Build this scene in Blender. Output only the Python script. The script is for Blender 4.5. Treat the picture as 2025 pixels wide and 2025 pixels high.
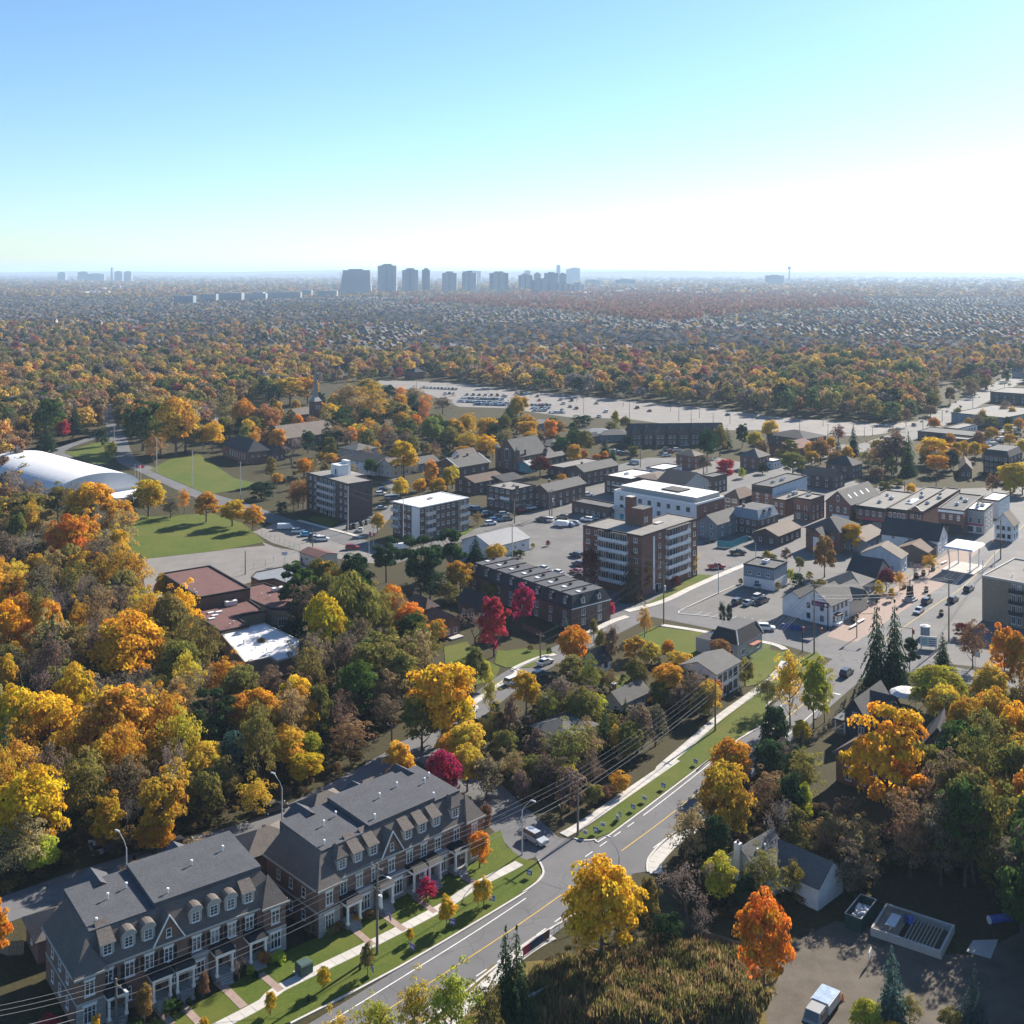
import bpy, math, random
import numpy as np
from mathutils import Vector, Matrix
RAD = math.radians
for o in list(bpy.data.objects): bpy.data.objects.remove(o)
scene = bpy.context.scene
C = scene.collection

# ------------------------------------------------------------------ camera, sky, sun, exposure
CAM_H = 92.0      # drone height above the flat ground
FPX = 2200.0      # focal length in photograph pixels
PCX, PHY = 1012.5, 535.0
cam = bpy.data.cameras.new('camera'); cam_o = bpy.data.objects.new('camera', cam); C.objects.link(cam_o)
cam_o.location = (0, 0, CAM_H); cam_o.rotation_euler = (RAD(90), 0, 0)
cam.sensor_width = 36; cam.lens = 36 * FPX / 2025; cam.shift_y = -(1012.5 - PHY) / 2025
cam.clip_start = 1; cam.clip_end = 120000
scene.camera = cam_o
SUN_AZ, SUN_EL = 38.5, 28.0     # degrees right of the view direction, above the horizon
w = bpy.data.worlds.new('World'); scene.world = w; w.use_nodes = True
nt = w.node_tree; bg = nt.nodes['Background']
sky = nt.nodes.new('ShaderNodeTexSky'); sky.sky_type = 'NISHITA'; sky.sun_disc = False
sky.sun_elevation = RAD(SUN_EL); sky.sun_rotation = RAD(SUN_AZ)
sky.altitude = 200; sky.air_density = 1.0; sky.dust_density = 0.25; sky.ozone_density = 2.5
wb = nt.nodes.new('ShaderNodeMix'); wb.data_type = 'RGBA'; wb.blend_type = 'MULTIPLY'; wb.inputs[0].default_value = 1; wb.inputs[7].default_value = (.84, 1.0, 1.14, 1)   # white balance, the same everywhere
nt.links.new(sky.outputs[0], wb.inputs[6]); nt.links.new(wb.outputs[2], bg.inputs[0]); bg.inputs[1].default_value = 0.058
sun = bpy.data.lights.new('sun', 'SUN'); sun.energy = 5.0; sun.angle = RAD(0.5); sun.color = (1, 0.91, 0.78)
sun_o = bpy.data.objects.new('sun', sun); C.objects.link(sun_o)
a, e = RAD(SUN_AZ), RAD(SUN_EL)
sun_dir = Vector((math.sin(a) * math.cos(e), math.cos(a) * math.cos(e), math.sin(e)))
sun_o.rotation_euler = sun_dir.to_track_quat('Z', 'Y').to_euler()
scene.view_settings.view_transform = 'Standard'; scene.view_settings.look = 'None'
scene.view_settings.exposure = 1.35; scene.view_settings.gamma = 1
scene.render.engine = 'CYCLES'
scene.cycles.max_bounces = 5; scene.cycles.diffuse_bounces = 2; scene.cycles.transmission_bounces = 4
scene.cycles.transparent_max_bounces = 4; scene.cycles.volume_bounces = 0

# ------------------------------------------------------------------ photograph pixel -> place on the ground (or at height h)
S5, S3 = 525 / 1932, 300 / 1932
TL = {'A': (1140, 830, S3), 'B': (1430, 880, S3), 'C': (1725, 900, S3), 'D': (590, 880, S3), 'E': (860, 830, S3),
      'H': (0, 800, S3), 'S': (290, 1080, 350 / 1932), 'P': (0, 0, 1), 'W': (0, 0, 2025 / 1932), 'T': (640, 500, 600 / 1932)}
for r_ in range(1, 4):
    for c_ in range(4): TL['%d%d' % (r_, c_)] = (c_ * 500, r_ * 500, S5)
def px(t, x, y):
    o = TL[t]; return o[0] + x * o[2], o[1] + y * o[2]
def g(t, x, y, h=0.0):
    X, Y = px(t, x, y); k = (CAM_H - h) / (Y - PHY)
    return Vector(((X - PCX) * k, FPX * k))
def ppm(Y): return FPX / Y
rng = random.Random(7)

# ------------------------------------------------------------------ mesh helpers
class MB:
    def __init__(s): s.v = []; s.f = []; s.m = []
    def poly(s, pts, mi=0):
        n = len(s.v); s.v += [tuple(p) for p in pts]; s.f.append(tuple(range(n, n + len(pts)))); s.m.append(mi); return s
    def box(s, x0, x1, y0, y1, z0, z1, mi=0, top=None, bottom=True):
        n = len(s.v)
        s.v += [(x0, y0, z0), (x1, y0, z0), (x1, y1, z0), (x0, y1, z0), (x0, y0, z1), (x1, y0, z1), (x1, y1, z1), (x0, y1, z1)]
        fs = [(0, 1, 5, 4), (1, 2, 6, 5), (2, 3, 7, 6), (3, 0, 4, 7), (4, 5, 6, 7)] + ([(3, 2, 1, 0)] if bottom else [])
        for i, q in enumerate(fs):
            s.f.append(tuple(n + k for k in q)); s.m.append(top if (i == 4 and top is not None) else mi)
        return s
    def prism(s, pts, z0, z1, mi=0, top=None):
        pts = [tuple(p)[:2] for p in pts]
        if sum(pts[i][0] * pts[(i + 1) % len(pts)][1] - pts[(i + 1) % len(pts)][0] * pts[i][1] for i in range(len(pts))) < 0: pts = pts[::-1]
        n = len(s.v); k = len(pts)
        s.v += [(x, y, z0) for x, y in pts] + [(x, y, z1) for x, y in pts]
        for i in range(k):
            j = (i + 1) % k; s.f.append((n + i, n + j, n + k + j, n + k + i)); s.m.append(mi)
        s.f.append(tuple(range(n + k, n + 2 * k))); s.m.append(mi if top is None else top)
        s.f.append(tuple(range(n + k - 1, n - 1, -1))); s.m.append(mi)
        return s
    def frustum(s, x0, x1, y0, y1, z0, a0, a1, b0, b1, z1, mi=0, top=None):
        n = len(s.v)
        s.v += [(x0, y0, z0), (x1, y0, z0), (x1, y1, z0), (x0, y1, z0), (a0, b0, z1), (a1, b0, z1), (a1, b1, z1), (a0, b1, z1)]
        for i, q in enumerate([(0, 1, 5, 4), (1, 2, 6, 5), (2, 3, 7, 6), (3, 0, 4, 7), (4, 5, 6, 7), (3, 2, 1, 0)]):
            s.f.append(tuple(n + k for k in q)); s.m.append(top if (i == 4 and top is not None) else mi)
        return s
    def gable(s, x0, x1, y0, y1, z, rh, ax='x', ov=0.4, th=0.18, mi=0, gm=None):
        """two roof slabs with thickness and overhang, gable walls in material gm"""
        sl = rh / (((y1 - y0) if ax == 'x' else (x1 - x0)) / 2)
        def P(u, v_, zz): return (u, v_, zz) if ax == 'x' else (v_, u, zz)
        u0, u1, v0, v1 = (x0, x1, y0, y1) if ax == 'x' else (y0, y1, x0, x1)
        vm = (v0 + v1) / 2
        for sgn in (-1, 1):
            ve = v0 - ov if sgn < 0 else v1 + ov; ze = z - ov * sl
            a = [P(u0 - ov, ve, ze), P(u1 + ov, ve, ze), P(u1 + ov, vm, z + rh), P(u0 - ov, vm, z + rh)]
            b = [(p[0], p[1], p[2] + th) for p in a]
            n = len(s.v); s.v += a + b
            for q in [(0, 1, 5, 4), (1, 2, 6, 5), (2, 3, 7, 6), (3, 0, 4, 7), (4, 5, 6, 7), (3, 2, 1, 0)]:
                s.f.append(tuple(n + k for k in q)); s.m.append(mi)
        if gm is not None:
            for u in (u0, u1):
                n = len(s.v); d = 0.02 if u == u0 else -0.02
                s.v += [P(u, v0, z - .02), P(u, v1, z - .02), P(u, vm, z + rh)]; s.f.append((n, n + 1, n + 2)); s.m.append(gm)
        return s
    def hip(s, x0, x1, y0, y1, z, rh, ov=0.45, mi=0):
        x0 -= ov; x1 += ov; y0 -= ov; y1 += ov
        n = len(s.v); L, D = x1 - x0, y1 - y0
        if L >= D: r0, r1 = (x0 + D / 2, (y0 + y1) / 2), (x1 - D / 2, (y0 + y1) / 2)
        else: r0, r1 = ((x0 + x1) / 2, y0 + L / 2), ((x0 + x1) / 2, y1 - L / 2)
        s.v += [(x0, y0, z), (x1, y0, z), (x1, y1, z), (x0, y1, z), (x0, y0, z + .18), (x1, y0, z + .18), (x1, y1, z + .18), (x0, y1, z + .18), (*r0, z + rh), (*r1, z + rh)]
        fs = [(3, 2, 1, 0), (0, 1, 5, 4), (1, 2, 6, 5), (2, 3, 7, 6), (3, 0, 4, 7)]
        fs += [(4, 5, 9, 8), (5, 6, 9), (6, 7, 8, 9), (7, 4, 8)] if L >= D else [(4, 5, 8), (5, 6, 9, 8), (6, 7, 9), (7, 4, 8, 9)]
        for q in fs: s.f.append(tuple(n + k for k in q)); s.m.append(mi)
        return s
    def tube(s, pts, rad, k=6, mi=0, cap=True):
        pts = [Vector(p) for p in pts]; rad = rad if isinstance(rad, (list, tuple)) else [rad] * len(pts)
        n = len(s.v)
        for i, p in enumerate(pts):
            d = (pts[min(i + 1, len(pts) - 1)] - pts[max(i - 1, 0)]).normalized()
            a = d.orthogonal().normalized() if abs(d.z) < .95 else (Vector((1, 0, 0)) - d * d.x).normalized()
            b = d.cross(a)
            for j in range(k):
                t = 2 * math.pi * j / k; s.v.append(tuple(p + (a * math.cos(t) + b * math.sin(t)) * rad[i]))
        for i in range(len(pts) - 1):
            for j in range(k):
                jj = (j + 1) % k; s.f.append((n + i * k + j, n + i * k + jj, n + (i + 1) * k + jj, n + (i + 1) * k + j)); s.m.append(mi)
        if cap:
            s.f.append(tuple(n + j for j in range(k - 1, -1, -1))); s.m.append(mi)
            e_ = n + (len(pts) - 1) * k; s.f.append(tuple(e_ + j for j in range(k))); s.m.append(mi)
        return s
    def mesh(s, name, mats):
        me = bpy.data.meshes.new(name); me.from_pydata(s.v, [], s.f)
        for m_ in (mats if isinstance(mats, (list, tuple)) else [mats]): me.materials.append(m_)
        me.polygons.foreach_set('material_index', s.m); me.update(); return me
    def obj(s, name, mats, parent=None, loc=(0, 0, 0), rz=0): return link(name, s.mesh(name, mats), parent, loc, rz)
def link(name, me, parent=None, loc=(0, 0, 0), rz=0):
    o = bpy.data.objects.new(name, me); C.objects.link(o); o.parent = parent; o.location = loc; o.rotation_euler = (0, 0, rz); return o
def tag(o, label, cat, group=None):
    o['label'] = label; o['category'] = cat
    if group: o['group'] = group
    return o
def thing(name, label, cat, x=0, y=0, rz=0, group=None, z=0.0):
    return tag(link(name, None, None, (x, y, z), rz), label, cat, group)
def struct(name, mb, mats): o = mb.obj(name, mats); o['kind'] = 'structure'; return o

# ------------------------------------------------------------------ materials
def nd(t, kind, **kw):
    n = t.nodes.new(kind)
    for k, v in kw.items():
        if k in n.inputs: n.inputs[k].default_value = v
        else: setattr(n, k, v)
    return n
def base_mat(name, rough=.9, spec=.25):
    m = bpy.data.materials.new(name); m.use_nodes = True; t = m.node_tree; b = t.nodes['Principled BSDF']
    b.inputs['Roughness'].default_value = rough; b.inputs['Specular IOR Level'].default_value = spec
    return m, t, b
def coords(t, which='Object'):
    return nd(t, 'ShaderNodeTexCoord').outputs[which]
def noise(t, vec, scale, detail=4, rough=.6):
    n = nd(t, 'ShaderNodeTexNoise'); n.inputs['Scale'].default_value = scale; n.inputs['Detail'].default_value = detail; n.inputs['Roughness'].default_value = rough
    t.links.new(vec, n.inputs['Vector']); return n.outputs['Fac']
def ramp(t, fac, stops):
    r = nd(t, 'ShaderNodeValToRGB'); cr = r.color_ramp
    while len(cr.elements) < len(stops): cr.elements.new(.5)
    for el, (p, c) in zip(cr.elements, stops): el.position = p; el.color = (*c, 1) if len(c) == 3 else c
    t.links.new(fac, r.inputs[0]); return r.outputs[0]
def mix(t, fac, a, b, mode='MIX'):
    n = nd(t, 'ShaderNodeMix'); n.data_type = 'RGBA'; n.blend_type = mode
    for s_, v in ((0, fac), (6, a), (7, b)):
        if hasattr(v, 'is_output'): t.links.new(v, n.inputs[s_])
        else: n.inputs[s_].default_value = v if s_ == 0 else (*v, 1)
    return n.outputs[2]
def bump(t, b, h, dist=.05, st=.5):
    n = nd(t, 'ShaderNodeBump'); n.inputs['Strength'].default_value = st; n.inputs['Distance'].default_value = dist
    t.links.new(h, n.inputs['Height']); t.links.new(n.outputs[0], b.inputs['Normal'])
def wallvec(t):
    sp = nd(t, 'ShaderNodeSeparateXYZ'); t.links.new(coords(t), sp.inputs[0])
    ad = nd(t, 'ShaderNodeMath', operation='ADD'); t.links.new(sp.outputs[0], ad.inputs[0]); t.links.new(sp.outputs[1], ad.inputs[1])
    cb = nd(t, 'ShaderNodeCombineXYZ'); t.links.new(ad.outputs[0], cb.inputs[0]); t.links.new(sp.outputs[2], cb.inputs[1]); return cb.outputs[0]
def sc(c, k): return tuple(min(1, x * k) for x in c)
MATS = {}
def plain(name, c, rough=.9, var=.25, scale=.6, spec=.25, fine=6.0, metal=0):
    if name in MATS: return MATS[name]
    m, t, b = base_mat(name, rough, spec); v = coords(t)
    col = ramp(t, noise(t, v, scale, 5), [(.3, sc(c, 1 - var)), (.7, sc(c, 1 + var))])
    col = mix(t, .35, col, ramp(t, noise(t, v, fine, 3), [(.35, sc(c, 1 - var * 1.4)), (.65, sc(c, 1 + var * 1.4))]))
    t.links.new(col, b.inputs[0]); b.inputs['Metallic'].default_value = metal
    MATS[name] = m; return m
def brick(name, c, c2=None, mortar=(.32, .3, .28), sc_=1.0, msz=.012):
    if name in MATS: return MATS[name]
    m, t, b = base_mat(name, .92, .2); v = wallvec(t)
    n = nd(t, 'ShaderNodeTexBrick'); n.inputs['Scale'].default_value = 1; n.inputs['Brick Width'].default_value = .24 * sc_; n.inputs['Row Height'].default_value = .085 * sc_
    n.inputs['Mortar Size'].default_value = msz; n.inputs['Color1'].default_value = (*sc(c, .8), 1); n.inputs['Color2'].default_value = (*(c2 or sc(c, 1.25)), 1); n.inputs['Mortar'].default_value = (*mortar, 1)
    t.links.new(v, n.inputs['Vector'])
    col = mix(t, .55, n.outputs['Color'], ramp(t, noise(t, v, 1.3, 6, .7), [(.3, sc(c, .6)), (.7, sc(c, 1.4))]))
    col = mix(t, ramp(t, noise(t, coords(t), .25, 3), [(.45, (0, 0, 0)), (.75, (.35, .35, .35))]), col, sc(c, .55))
    t.links.new(col, b.inputs[0]); bump(t, b, n.outputs['Fac'], -.01, .4)
    MATS[name] = m; return m
def shingle(name, c, rough=.85, row=.16):
    if name in MATS: return MATS[name]
    m, t, b = base_mat(name, rough, .12); v = coords(t)
    col = ramp(t, noise(t, v, .35, 5, .65), [(.25, sc(c, .72)), (.75, sc(c, 1.3))])
    mp = nd(t, 'ShaderNodeMapping'); mp.inputs['Scale'].default_value = (3.2, 3.2, 1 / row); t.links.new(v, mp.inputs[0])
    n2 = noise(t, mp.outputs[0], 1.2, 2)
    col = mix(t, .45, col, ramp(t, n2, [(.3, sc(c, .55)), (.7, sc(c, 1.5))]))
    t.links.new(col, b.inputs[0]); bump(t, b, n2, .03, .5)
    MATS[name] = m; return m
def siding(name, c, row=.2):
    if name in MATS: return MATS[name]
    m, t, b = base_mat(name, .75, .3); v = coords(t)
    sp = nd(t, 'ShaderNodeSeparateXYZ'); t.links.new(v, sp.inputs[0])
    mm = nd(t, 'ShaderNodeMath', operation='MULTIPLY'); mm.inputs[1].default_value = 1 / row; t.links.new(sp.outputs[2], mm.inputs[0])
    fr = nd(t, 'ShaderNodeMath', operation='FRACT'); t.links.new(mm.outputs[0], fr.inputs[0])
    col = mix(t, ramp(t, fr.outputs[0], [(0, (.4, .4, .4)), (.15, (0, 0, 0))]), ramp(t, noise(t, v, .7, 5), [(.3, sc(c, .86)), (.7, sc(c, 1.1))]), sc(c, .55))
    t.links.new(col, b.inputs[0]); bump(t, b, fr.outputs[0], .02, .4)
    MATS[name] = m; return m
def glass(name, c=(.03, .045, .06), curtain=(.28, .29, .28)):
    if name in MATS: return MATS[name]
    m, t, b = base_mat(name, .12, .6)
    oi = nd(t, 'ShaderNodeObjectInfo'); v = coords(t)
    f = ramp(t, oi.outputs['Random'], [(.55, (0, 0, 0)), (.95, (.7, .7, .7))])  # some panes paler at random, for curtains behind them
    t.links.new(mix(t, f, c, curtain), b.inputs[0])
    bump(t, b, noise(t, v, 1.2, 1), .02, .25)
    MATS[name] = m; return m
def grassm(name, c1, c2, leaf=(.4, .25, .05), amt=.5):
    if name in MATS: return MATS[name]
    m, t, b = base_mat(name, .95, .1); v = coords(t)
    col = ramp(t, noise(t, v, .22, 6, .7), [(.3, c1), (.7, c2)])
    col = mix(t, .4, col, ramp(t, noise(t, v, 4.0, 3), [(.3, sc(c1, .6)), (.7, sc(c2, 1.35))]))
    col = mix(t, ramp(t, noise(t, v, .05, 4, .65), [(.4, (0, 0, 0)), (.7, (.55, .55, .55))]), col, (c2[0] * 1.5, c2[1] * 1.02, c2[2] * 1.5))
    vo = nd(t, 'ShaderNodeTexVoronoi'); vo.inputs['Scale'].default_value = 1.9; t.links.new(v, vo.inputs['Vector'])
    spk = ramp(t, vo.outputs['Distance'], [(.1, (1, 1, 1)), (.2, (0, 0, 0))])
    patch = ramp(t, noise(t, v, .12, 3), [(.5, (0, 0, 0)), (.66, (amt, amt, amt))])
    col = mix(t, mix(t, 1.0, spk, patch, 'MULTIPLY'), col, leaf)
    t.links.new(col, b.inputs[0]); bump(t, b, noise(t, v, 9, 3), .06, .6)
    MATS[name] = m; return m
def asphaltm(name, c, crack=.5, patch=.25):
    if name in MATS: return MATS[name]
    m, t, b = base_mat(name, .88, .25); v = coords(t)
    col = ramp(t, noise(t, v, .09, 6, .7), [(.3, sc(c, 1 - patch)), (.7, sc(c, 1 + patch))])
    col = mix(t, .3, col, ramp(t, noise(t, v, 7, 3), [(.3, sc(c, .7)), (.7, sc(c, 1.35))]))
    wv = nd(t, 'ShaderNodeVectorMath', operation='MULTIPLY_ADD'); nn = nd(t, 'ShaderNodeTexNoise'); nn.inputs['Scale'].default_value = .3; t.links.new(v, nn.inputs['Vector'])
    t.links.new(nn.outputs['Color'], wv.inputs[0]); wv.inputs[1].default_value = (3, 3, 3); t.links.new(v, wv.inputs[2])
    vo = nd(t, 'ShaderNodeTexVoronoi', feature='DISTANCE_TO_EDGE'); vo.inputs['Scale'].default_value = .11; t.links.new(wv.outputs[0], vo.inputs['Vector'])
    col = mix(t, ramp(t, vo.outputs['Distance'], [(0, (crack, crack, crack)), (.012, (0, 0, 0))]), col, sc(c, .4))
    t.links.new(col, b.inputs[0]); bump(t, b, noise(t, v, 12, 2), .02, .4)
    MATS[name] = m; return m
def painted(name, rough=.3, coat=.5):
    """vehicle paint, colour taken from the object"""
    if name in MATS: return MATS[name]
    m, t, b = base_mat(name, rough, .5); oi = nd(t, 'ShaderNodeObjectInfo'); v = coords(t)
    col = mix(t, ramp(t, noise(t, v, 2, 4), [(.5, (0, 0, 0)), (.8, (.25, .25, .25))]), oi.outputs['Color'], (.12, .11, .1))
    t.links.new(col, b.inputs[0]); b.inputs['Coat Weight'].default_value = coat
    MATS[name] = m; return m
def leafm(name, inst=False, trans=.42):
    if name in MATS: return MATS[name]
    m = bpy.data.materials.new(name); m.use_nodes = True; t = m.node_tree; t.nodes.remove(t.nodes['Principled BSDF'])
    if inst:
        at = nd(t, 'ShaderNodeAttribute'); at.attribute_type = 'INSTANCER'; at.attribute_name = 'tint'; base = at.outputs['Color']
    else: base = nd(t, 'ShaderNodeObjectInfo').outputs['Color']
    va = nd(t, 'ShaderNodeAttribute'); va.attribute_name = 'var'
    sp = nd(t, 'ShaderNodeSeparateColor'); t.links.new(va.outputs['Color'], sp.inputs[0])
    hs = nd(t, 'ShaderNodeHueSaturation'); t.links.new(base, hs.inputs['Color'])
    for k, (lo, hi) in (('Hue', (.474, .522)), ('Value', (.55, 1.45))):
        mr = nd(t, 'ShaderNodeMapRange'); mr.inputs['To Min'].default_value = lo; mr.inputs['To Max'].default_value = hi
        t.links.new(sp.outputs[1 if k == 'Hue' else 0], mr.inputs[0]); t.links.new(mr.outputs[0], hs.inputs[k])
    d = nd(t, 'ShaderNodeBsdfDiffuse'); tr = nd(t, 'ShaderNodeBsdfTranslucent'); mx = nd(t, 'ShaderNodeMixShader'); mx.inputs[0].default_value = trans
    t.links.new(hs.outputs[0], d.inputs[0]); t.links.new(hs.outputs[0], tr.inputs[0]); t.links.new(d.outputs[0], mx.inputs[1]); t.links.new(tr.outputs[0], mx.inputs[2])
    t.links.new(mx.outputs[0], t.nodes['Material Output'].inputs[0])
    MATS[name] = m; return m

M_asph = asphaltm('asphalt', (.12, .12, .125)); M_asph2 = asphaltm('old_asphalt', (.125, .122, .12), .35, .32); M_lot = asphaltm('pale_lot_asphalt', (.18, .168, .158), .3)
M_conc = plain('concrete', (.42, .40, .37), .9, .12, .5); M_kerb = plain('kerb_concrete', (.46, .44, .41), .9, .12, .8)
M_paver = plain('paver', (.27, .2, .17), .9, .2, 1.2); M_gravel = plain('gravel', (.1, .085, .068), .95, .4, .3)
M_white = plain('white_paint', (.78, .78, .76), .6, .06, .5); M_yellow = plain('yellow_line', (.55, .36, .05), .7, .2, .8); M_line = plain('white_line', (.62, .62, .6), .7, .2, .8)
M_grass = grassm('lawn', (.05, .082, .012), (.092, .118, .02)); M_drygrass = grassm('dry_grass', (.08, .085, .02), (.15, .12, .04), (.4, .22, .05), .8)
M_black = plain('black_metal', (.02, .02, .022), .5, .2, 1); M_dark = plain('dark_trim', (.035, .03, .03), .7, .2, 1); M_steel = plain('galvanised_steel', (.45, .46, .47), .45, .12, 1, .5)
M_wood = plain('weathered_wood', (.2, .16, .12), .9, .3, 1.5); M_bark = plain('bark', (.10, .08, .065), .95, .35, 4)
M_glass = glass('window_glass'); M_rub = plain('rubber', (.015, .015, .016), .8, .1, 1)
M_tar = plain('flat_roof_gravel', (.2, .19, .18), .95, .2, .25); M_tard = plain('flat_roof_dark', (.1, .1, .105), .95, .25, .25); M_mem = plain('white_membrane', (.62, .62, .63), .7, .1, .3)
# ------------------------------------------------------------------ ground, roads, pavements
def groundm():
    m, t, b = base_mat('ground_cover', .95, .1); v = coords(t)
    col = ramp(t, noise(t, v, .035, 6, .7), [(.3, (.025, .03, .011)), (.5, (.045, .04, .017)), (.7, (.07, .052, .025))])
    col = mix(t, .5, col, ramp(t, noise(t, v, 1.6, 5, .7), [(.3, (.018, .022, .009)), (.5, (.045, .036, .017)), (.68, (.13, .08, .03))]))
    far = ramp(t, noise(t, v, .004, 5, .6), [(.35, (.035, .04, .018)), (.65, (.075, .065, .04))])
    col = mix(t, .4, col, far)
    t.links.new(col, b.inputs[0]); bump(t, b, noise(t, v, 2.5, 4), .12, .6); return m
mb = MB()
xs = [-30000, -3000, -600, -300, -150, 0, 150, 300, 600, 3000, 30000]; ys = [-600, 0, 200, 400, 700, 1500, 6000, 34000]
for i in range(len(xs) - 1):
    for j in range(len(ys) - 1): mb.poly([(xs[i], ys[j], 0), (xs[i + 1], ys[j], 0), (xs[i + 1], ys[j + 1], 0), (xs[i], ys[j + 1], 0)])
struct('ground', mb, groundm())

def PG(lst):
    """[('31', x, y), ...] or continued (x, y) in the same tile"""
    out = []; t = None
    for q in lst:
        if len(q) == 3: t = q[0]; q = q[1:]
        out.append(g(t, *q))
    return out
def smooth(pts, n=4):
    out = []
    for i in range(len(pts) - 1):
        p0, p1, p2, p3 = pts[max(i - 1, 0)], pts[i], pts[i + 1], pts[min(i + 2, len(pts) - 1)]
        for k in range(n):
            s = k / n
            out.append(.5 * ((2 * p1) + (p2 - p0) * s + (2 * p0 - 5 * p1 + 4 * p2 - p3) * s * s + (3 * p1 - p0 - 3 * p2 + p3) * s ** 3))
    return out + [pts[-1]]
def offs(pts, d):
    out = []
    for i, p in enumerate(pts):
        t = (pts[min(i + 1, len(pts) - 1)] - pts[max(i - 1, 0)]).normalized(); out.append(p + Vector((-t.y, t.x)) * d)
    return out
def strip(mb, pts, wd, z, mi=0, z0=None):
    a, b = offs(pts, wd / 2), offs(pts, -wd / 2)
    for i in range(len(pts) - 1):
        q = [b[i], b[i + 1], a[i + 1], a[i]]
        if z0 is None: mb.poly([(*p, z) for p in q], mi)
        else: mb.prism(q, z0, z, mi)
    return mb
def sheet(name, lst, mat, z, z0=None, raw=False):
    pts = lst if raw else PG(lst); m_ = MB()
    if z0 is None:
        if sum(pts[i].x * pts[(i + 1) % len(pts)].y - pts[(i + 1) % len(pts)].x * pts[i].y for i in range(len(pts))) < 0: pts = pts[::-1]
        m_.poly([(*p, z) for p in pts])
    else: m_.prism(pts, z0, z)
    return struct(name, m_, mat)

V2 = lambda x, y: Vector((x, y))
MAIN = smooth([V2(-42, 110), V2(-15.5, 138.4), V2(.85, 156.3), V2(17.5, 176.5), V2(32.5, 195.7), V2(75.5, 254.5), V2(114, 303), V2(133, 326), V2(158, 363), V2(200, 424), V2(262, 515)], 6)
LANE = smooth(PG([('P', -60, 1822), (0, 1802), (170, 1742), (340, 1690), (525, 1636), (660, 1572), (745, 1525), (840, 1467), (945, 1395), (1020, 1338), (1110, 1290), (1190, 1252), (1250, 1222), (1326, 1185), (1475, 1117), (1610, 1058), (1700, 1022)]), 4)
CROSS = smooth(PG([('P', 1080, 1690), (1035, 1645), (985, 1598), (930, 1545), (860, 1490), (815, 1460)]), 4)
CORNER = smooth(PG([('P', 1235, 1196), (1330, 1214), (1440, 1236), (1560, 1262), (1660, 1290), (1760, 1309), (1860, 1330), (2060, 1368)]), 3)
HILL = smooth(PG([('P', 205, 800), (228, 846), (246, 905), (293, 930), (391, 975), (470, 1000), (560, 1032), (700, 1072), (800, 1100)]), 4)
ALLEY = smooth(PG([('P', 760, 1112), (850, 1082), (930, 1057), (1030, 1027), (1140, 990), (1215, 955), (1290, 925)]), 3)
FAR_ROAD = smooth(PG([('P', 1650, 905), (1720, 885), (1790, 862), (1850, 832), (1930, 790), (2060, 727), (2200, 690)]), 3)
CHURCH_ST = smooth(PG([('P', 1420, 975), (1470, 955), (1530, 938), (1600, 910), (1680, 880)]), 3)

# paved town block, then lots, then roads (each sheet a few millimetres above the last)
sheet('town_pavement', [('P', 885, 1125), (1000, 1050), (1120, 1000), (1180, 930), (1280, 905), (1420, 905), (1560, 932), (1700, 952), (1850, 968), (2080, 960), (2080, 1335), (1760, 1300), (1660, 1283), (1480, 1232), (1300, 1200), (1160, 1256), (1080, 1200), (960, 1145)], M_asph2, .004)
sheet('parking_lot', [('11', 860, 925), (1200, 935), (1700, 960), ('12', 0, 995), (500, 1035), (1000, 1085), (1500, 1130), (1932, 1190), ('13', 400, 1215), (900, 1245), (1180, 1225), (1100, 1290), (800, 1330), (500, 1330), (0, 1290), ('12', 1500, 1290), (900, 1210), (450, 1195), (0, 1130), ('11', 1500, 1120), (1230, 1010), (900, 965)], M_lot, .006)
sheet('school_yard', [('20', 1020, 390), (1500, 330), (1932, 290), ('21', 60, 260), (160, 300), (330, 330), ('P', 700, 1090), (600, 1135), (500, 1150), (330, 1200), (290, 1180)], M_lot, .006)
sheet('school_car_park', [('21', 0, 190), (160, 130), (420, 190), (640, 280), (900, 350), (880, 420), (700, 400), (340, 330), (140, 270)], M_lot, .008)
sheet('apartment_drive', [('D', 420, 1060), (640, 960), (1000, 880), (1150, 800), (1180, 560), (1040, 480), (1250, 420), (1300, 640), (1200, 900), (1000, 1110), (830, 1190)], M_asph2, .010)
sheet('arena_car_park', [('H', 100, 700), (560, 600), (780, 560), (960, 690), (1130, 760), (1300, 800), (1560, 880), (1720, 960), (1560, 1010), (1300, 930), (900, 800), (600, 760)], M_asph2, .008)
sheet('arena_drive', [('H', 0, 640), (300, 690), (620, 560), (900, 470), (1210, 370), (1380, 340), (1400, 400), (1200, 440), (940, 530), (780, 610), (560, 720)], M_asph, .012)
sheet('corner_car_park', [('22', 1270, 775), (1560, 640), (1760, 560), (1932, 600), ('23', 240, 640), (230, 830), (0, 860), ('22', 1700, 850)], M_asph2, .010)
sheet('apartment_car_park', [('E', 1000, 1800), (1200, 1690), (1480, 1560), (1850, 1590), (1950, 1950), (1500, 2050), (1250, 1900)], M_asph2, .010)
sheet('building_site_yard', [('33', -300, 1500), (250, 1340), (560, 1180), (780, 1230), (1330, 1420), (1560, 1430), (1932, 1250), (2100, 1500), (1932, 1932), (1500, 2050), (500, 2050), (-200, 1900)], M_gravel, .006)
sheet('plaza', [('23', 500, 950), (560, 880), (820, 700), (1000, 590), (1250, 430), (1390, 340), (1660, 280), (1760, 330), (1560, 480), (1290, 640), (1000, 810), (840, 990), (640, 990)], M_paver, .014)
road = MB()
strip(road, MAIN, 10.2, .018); struct('main_road', road, M_asph)
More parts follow.
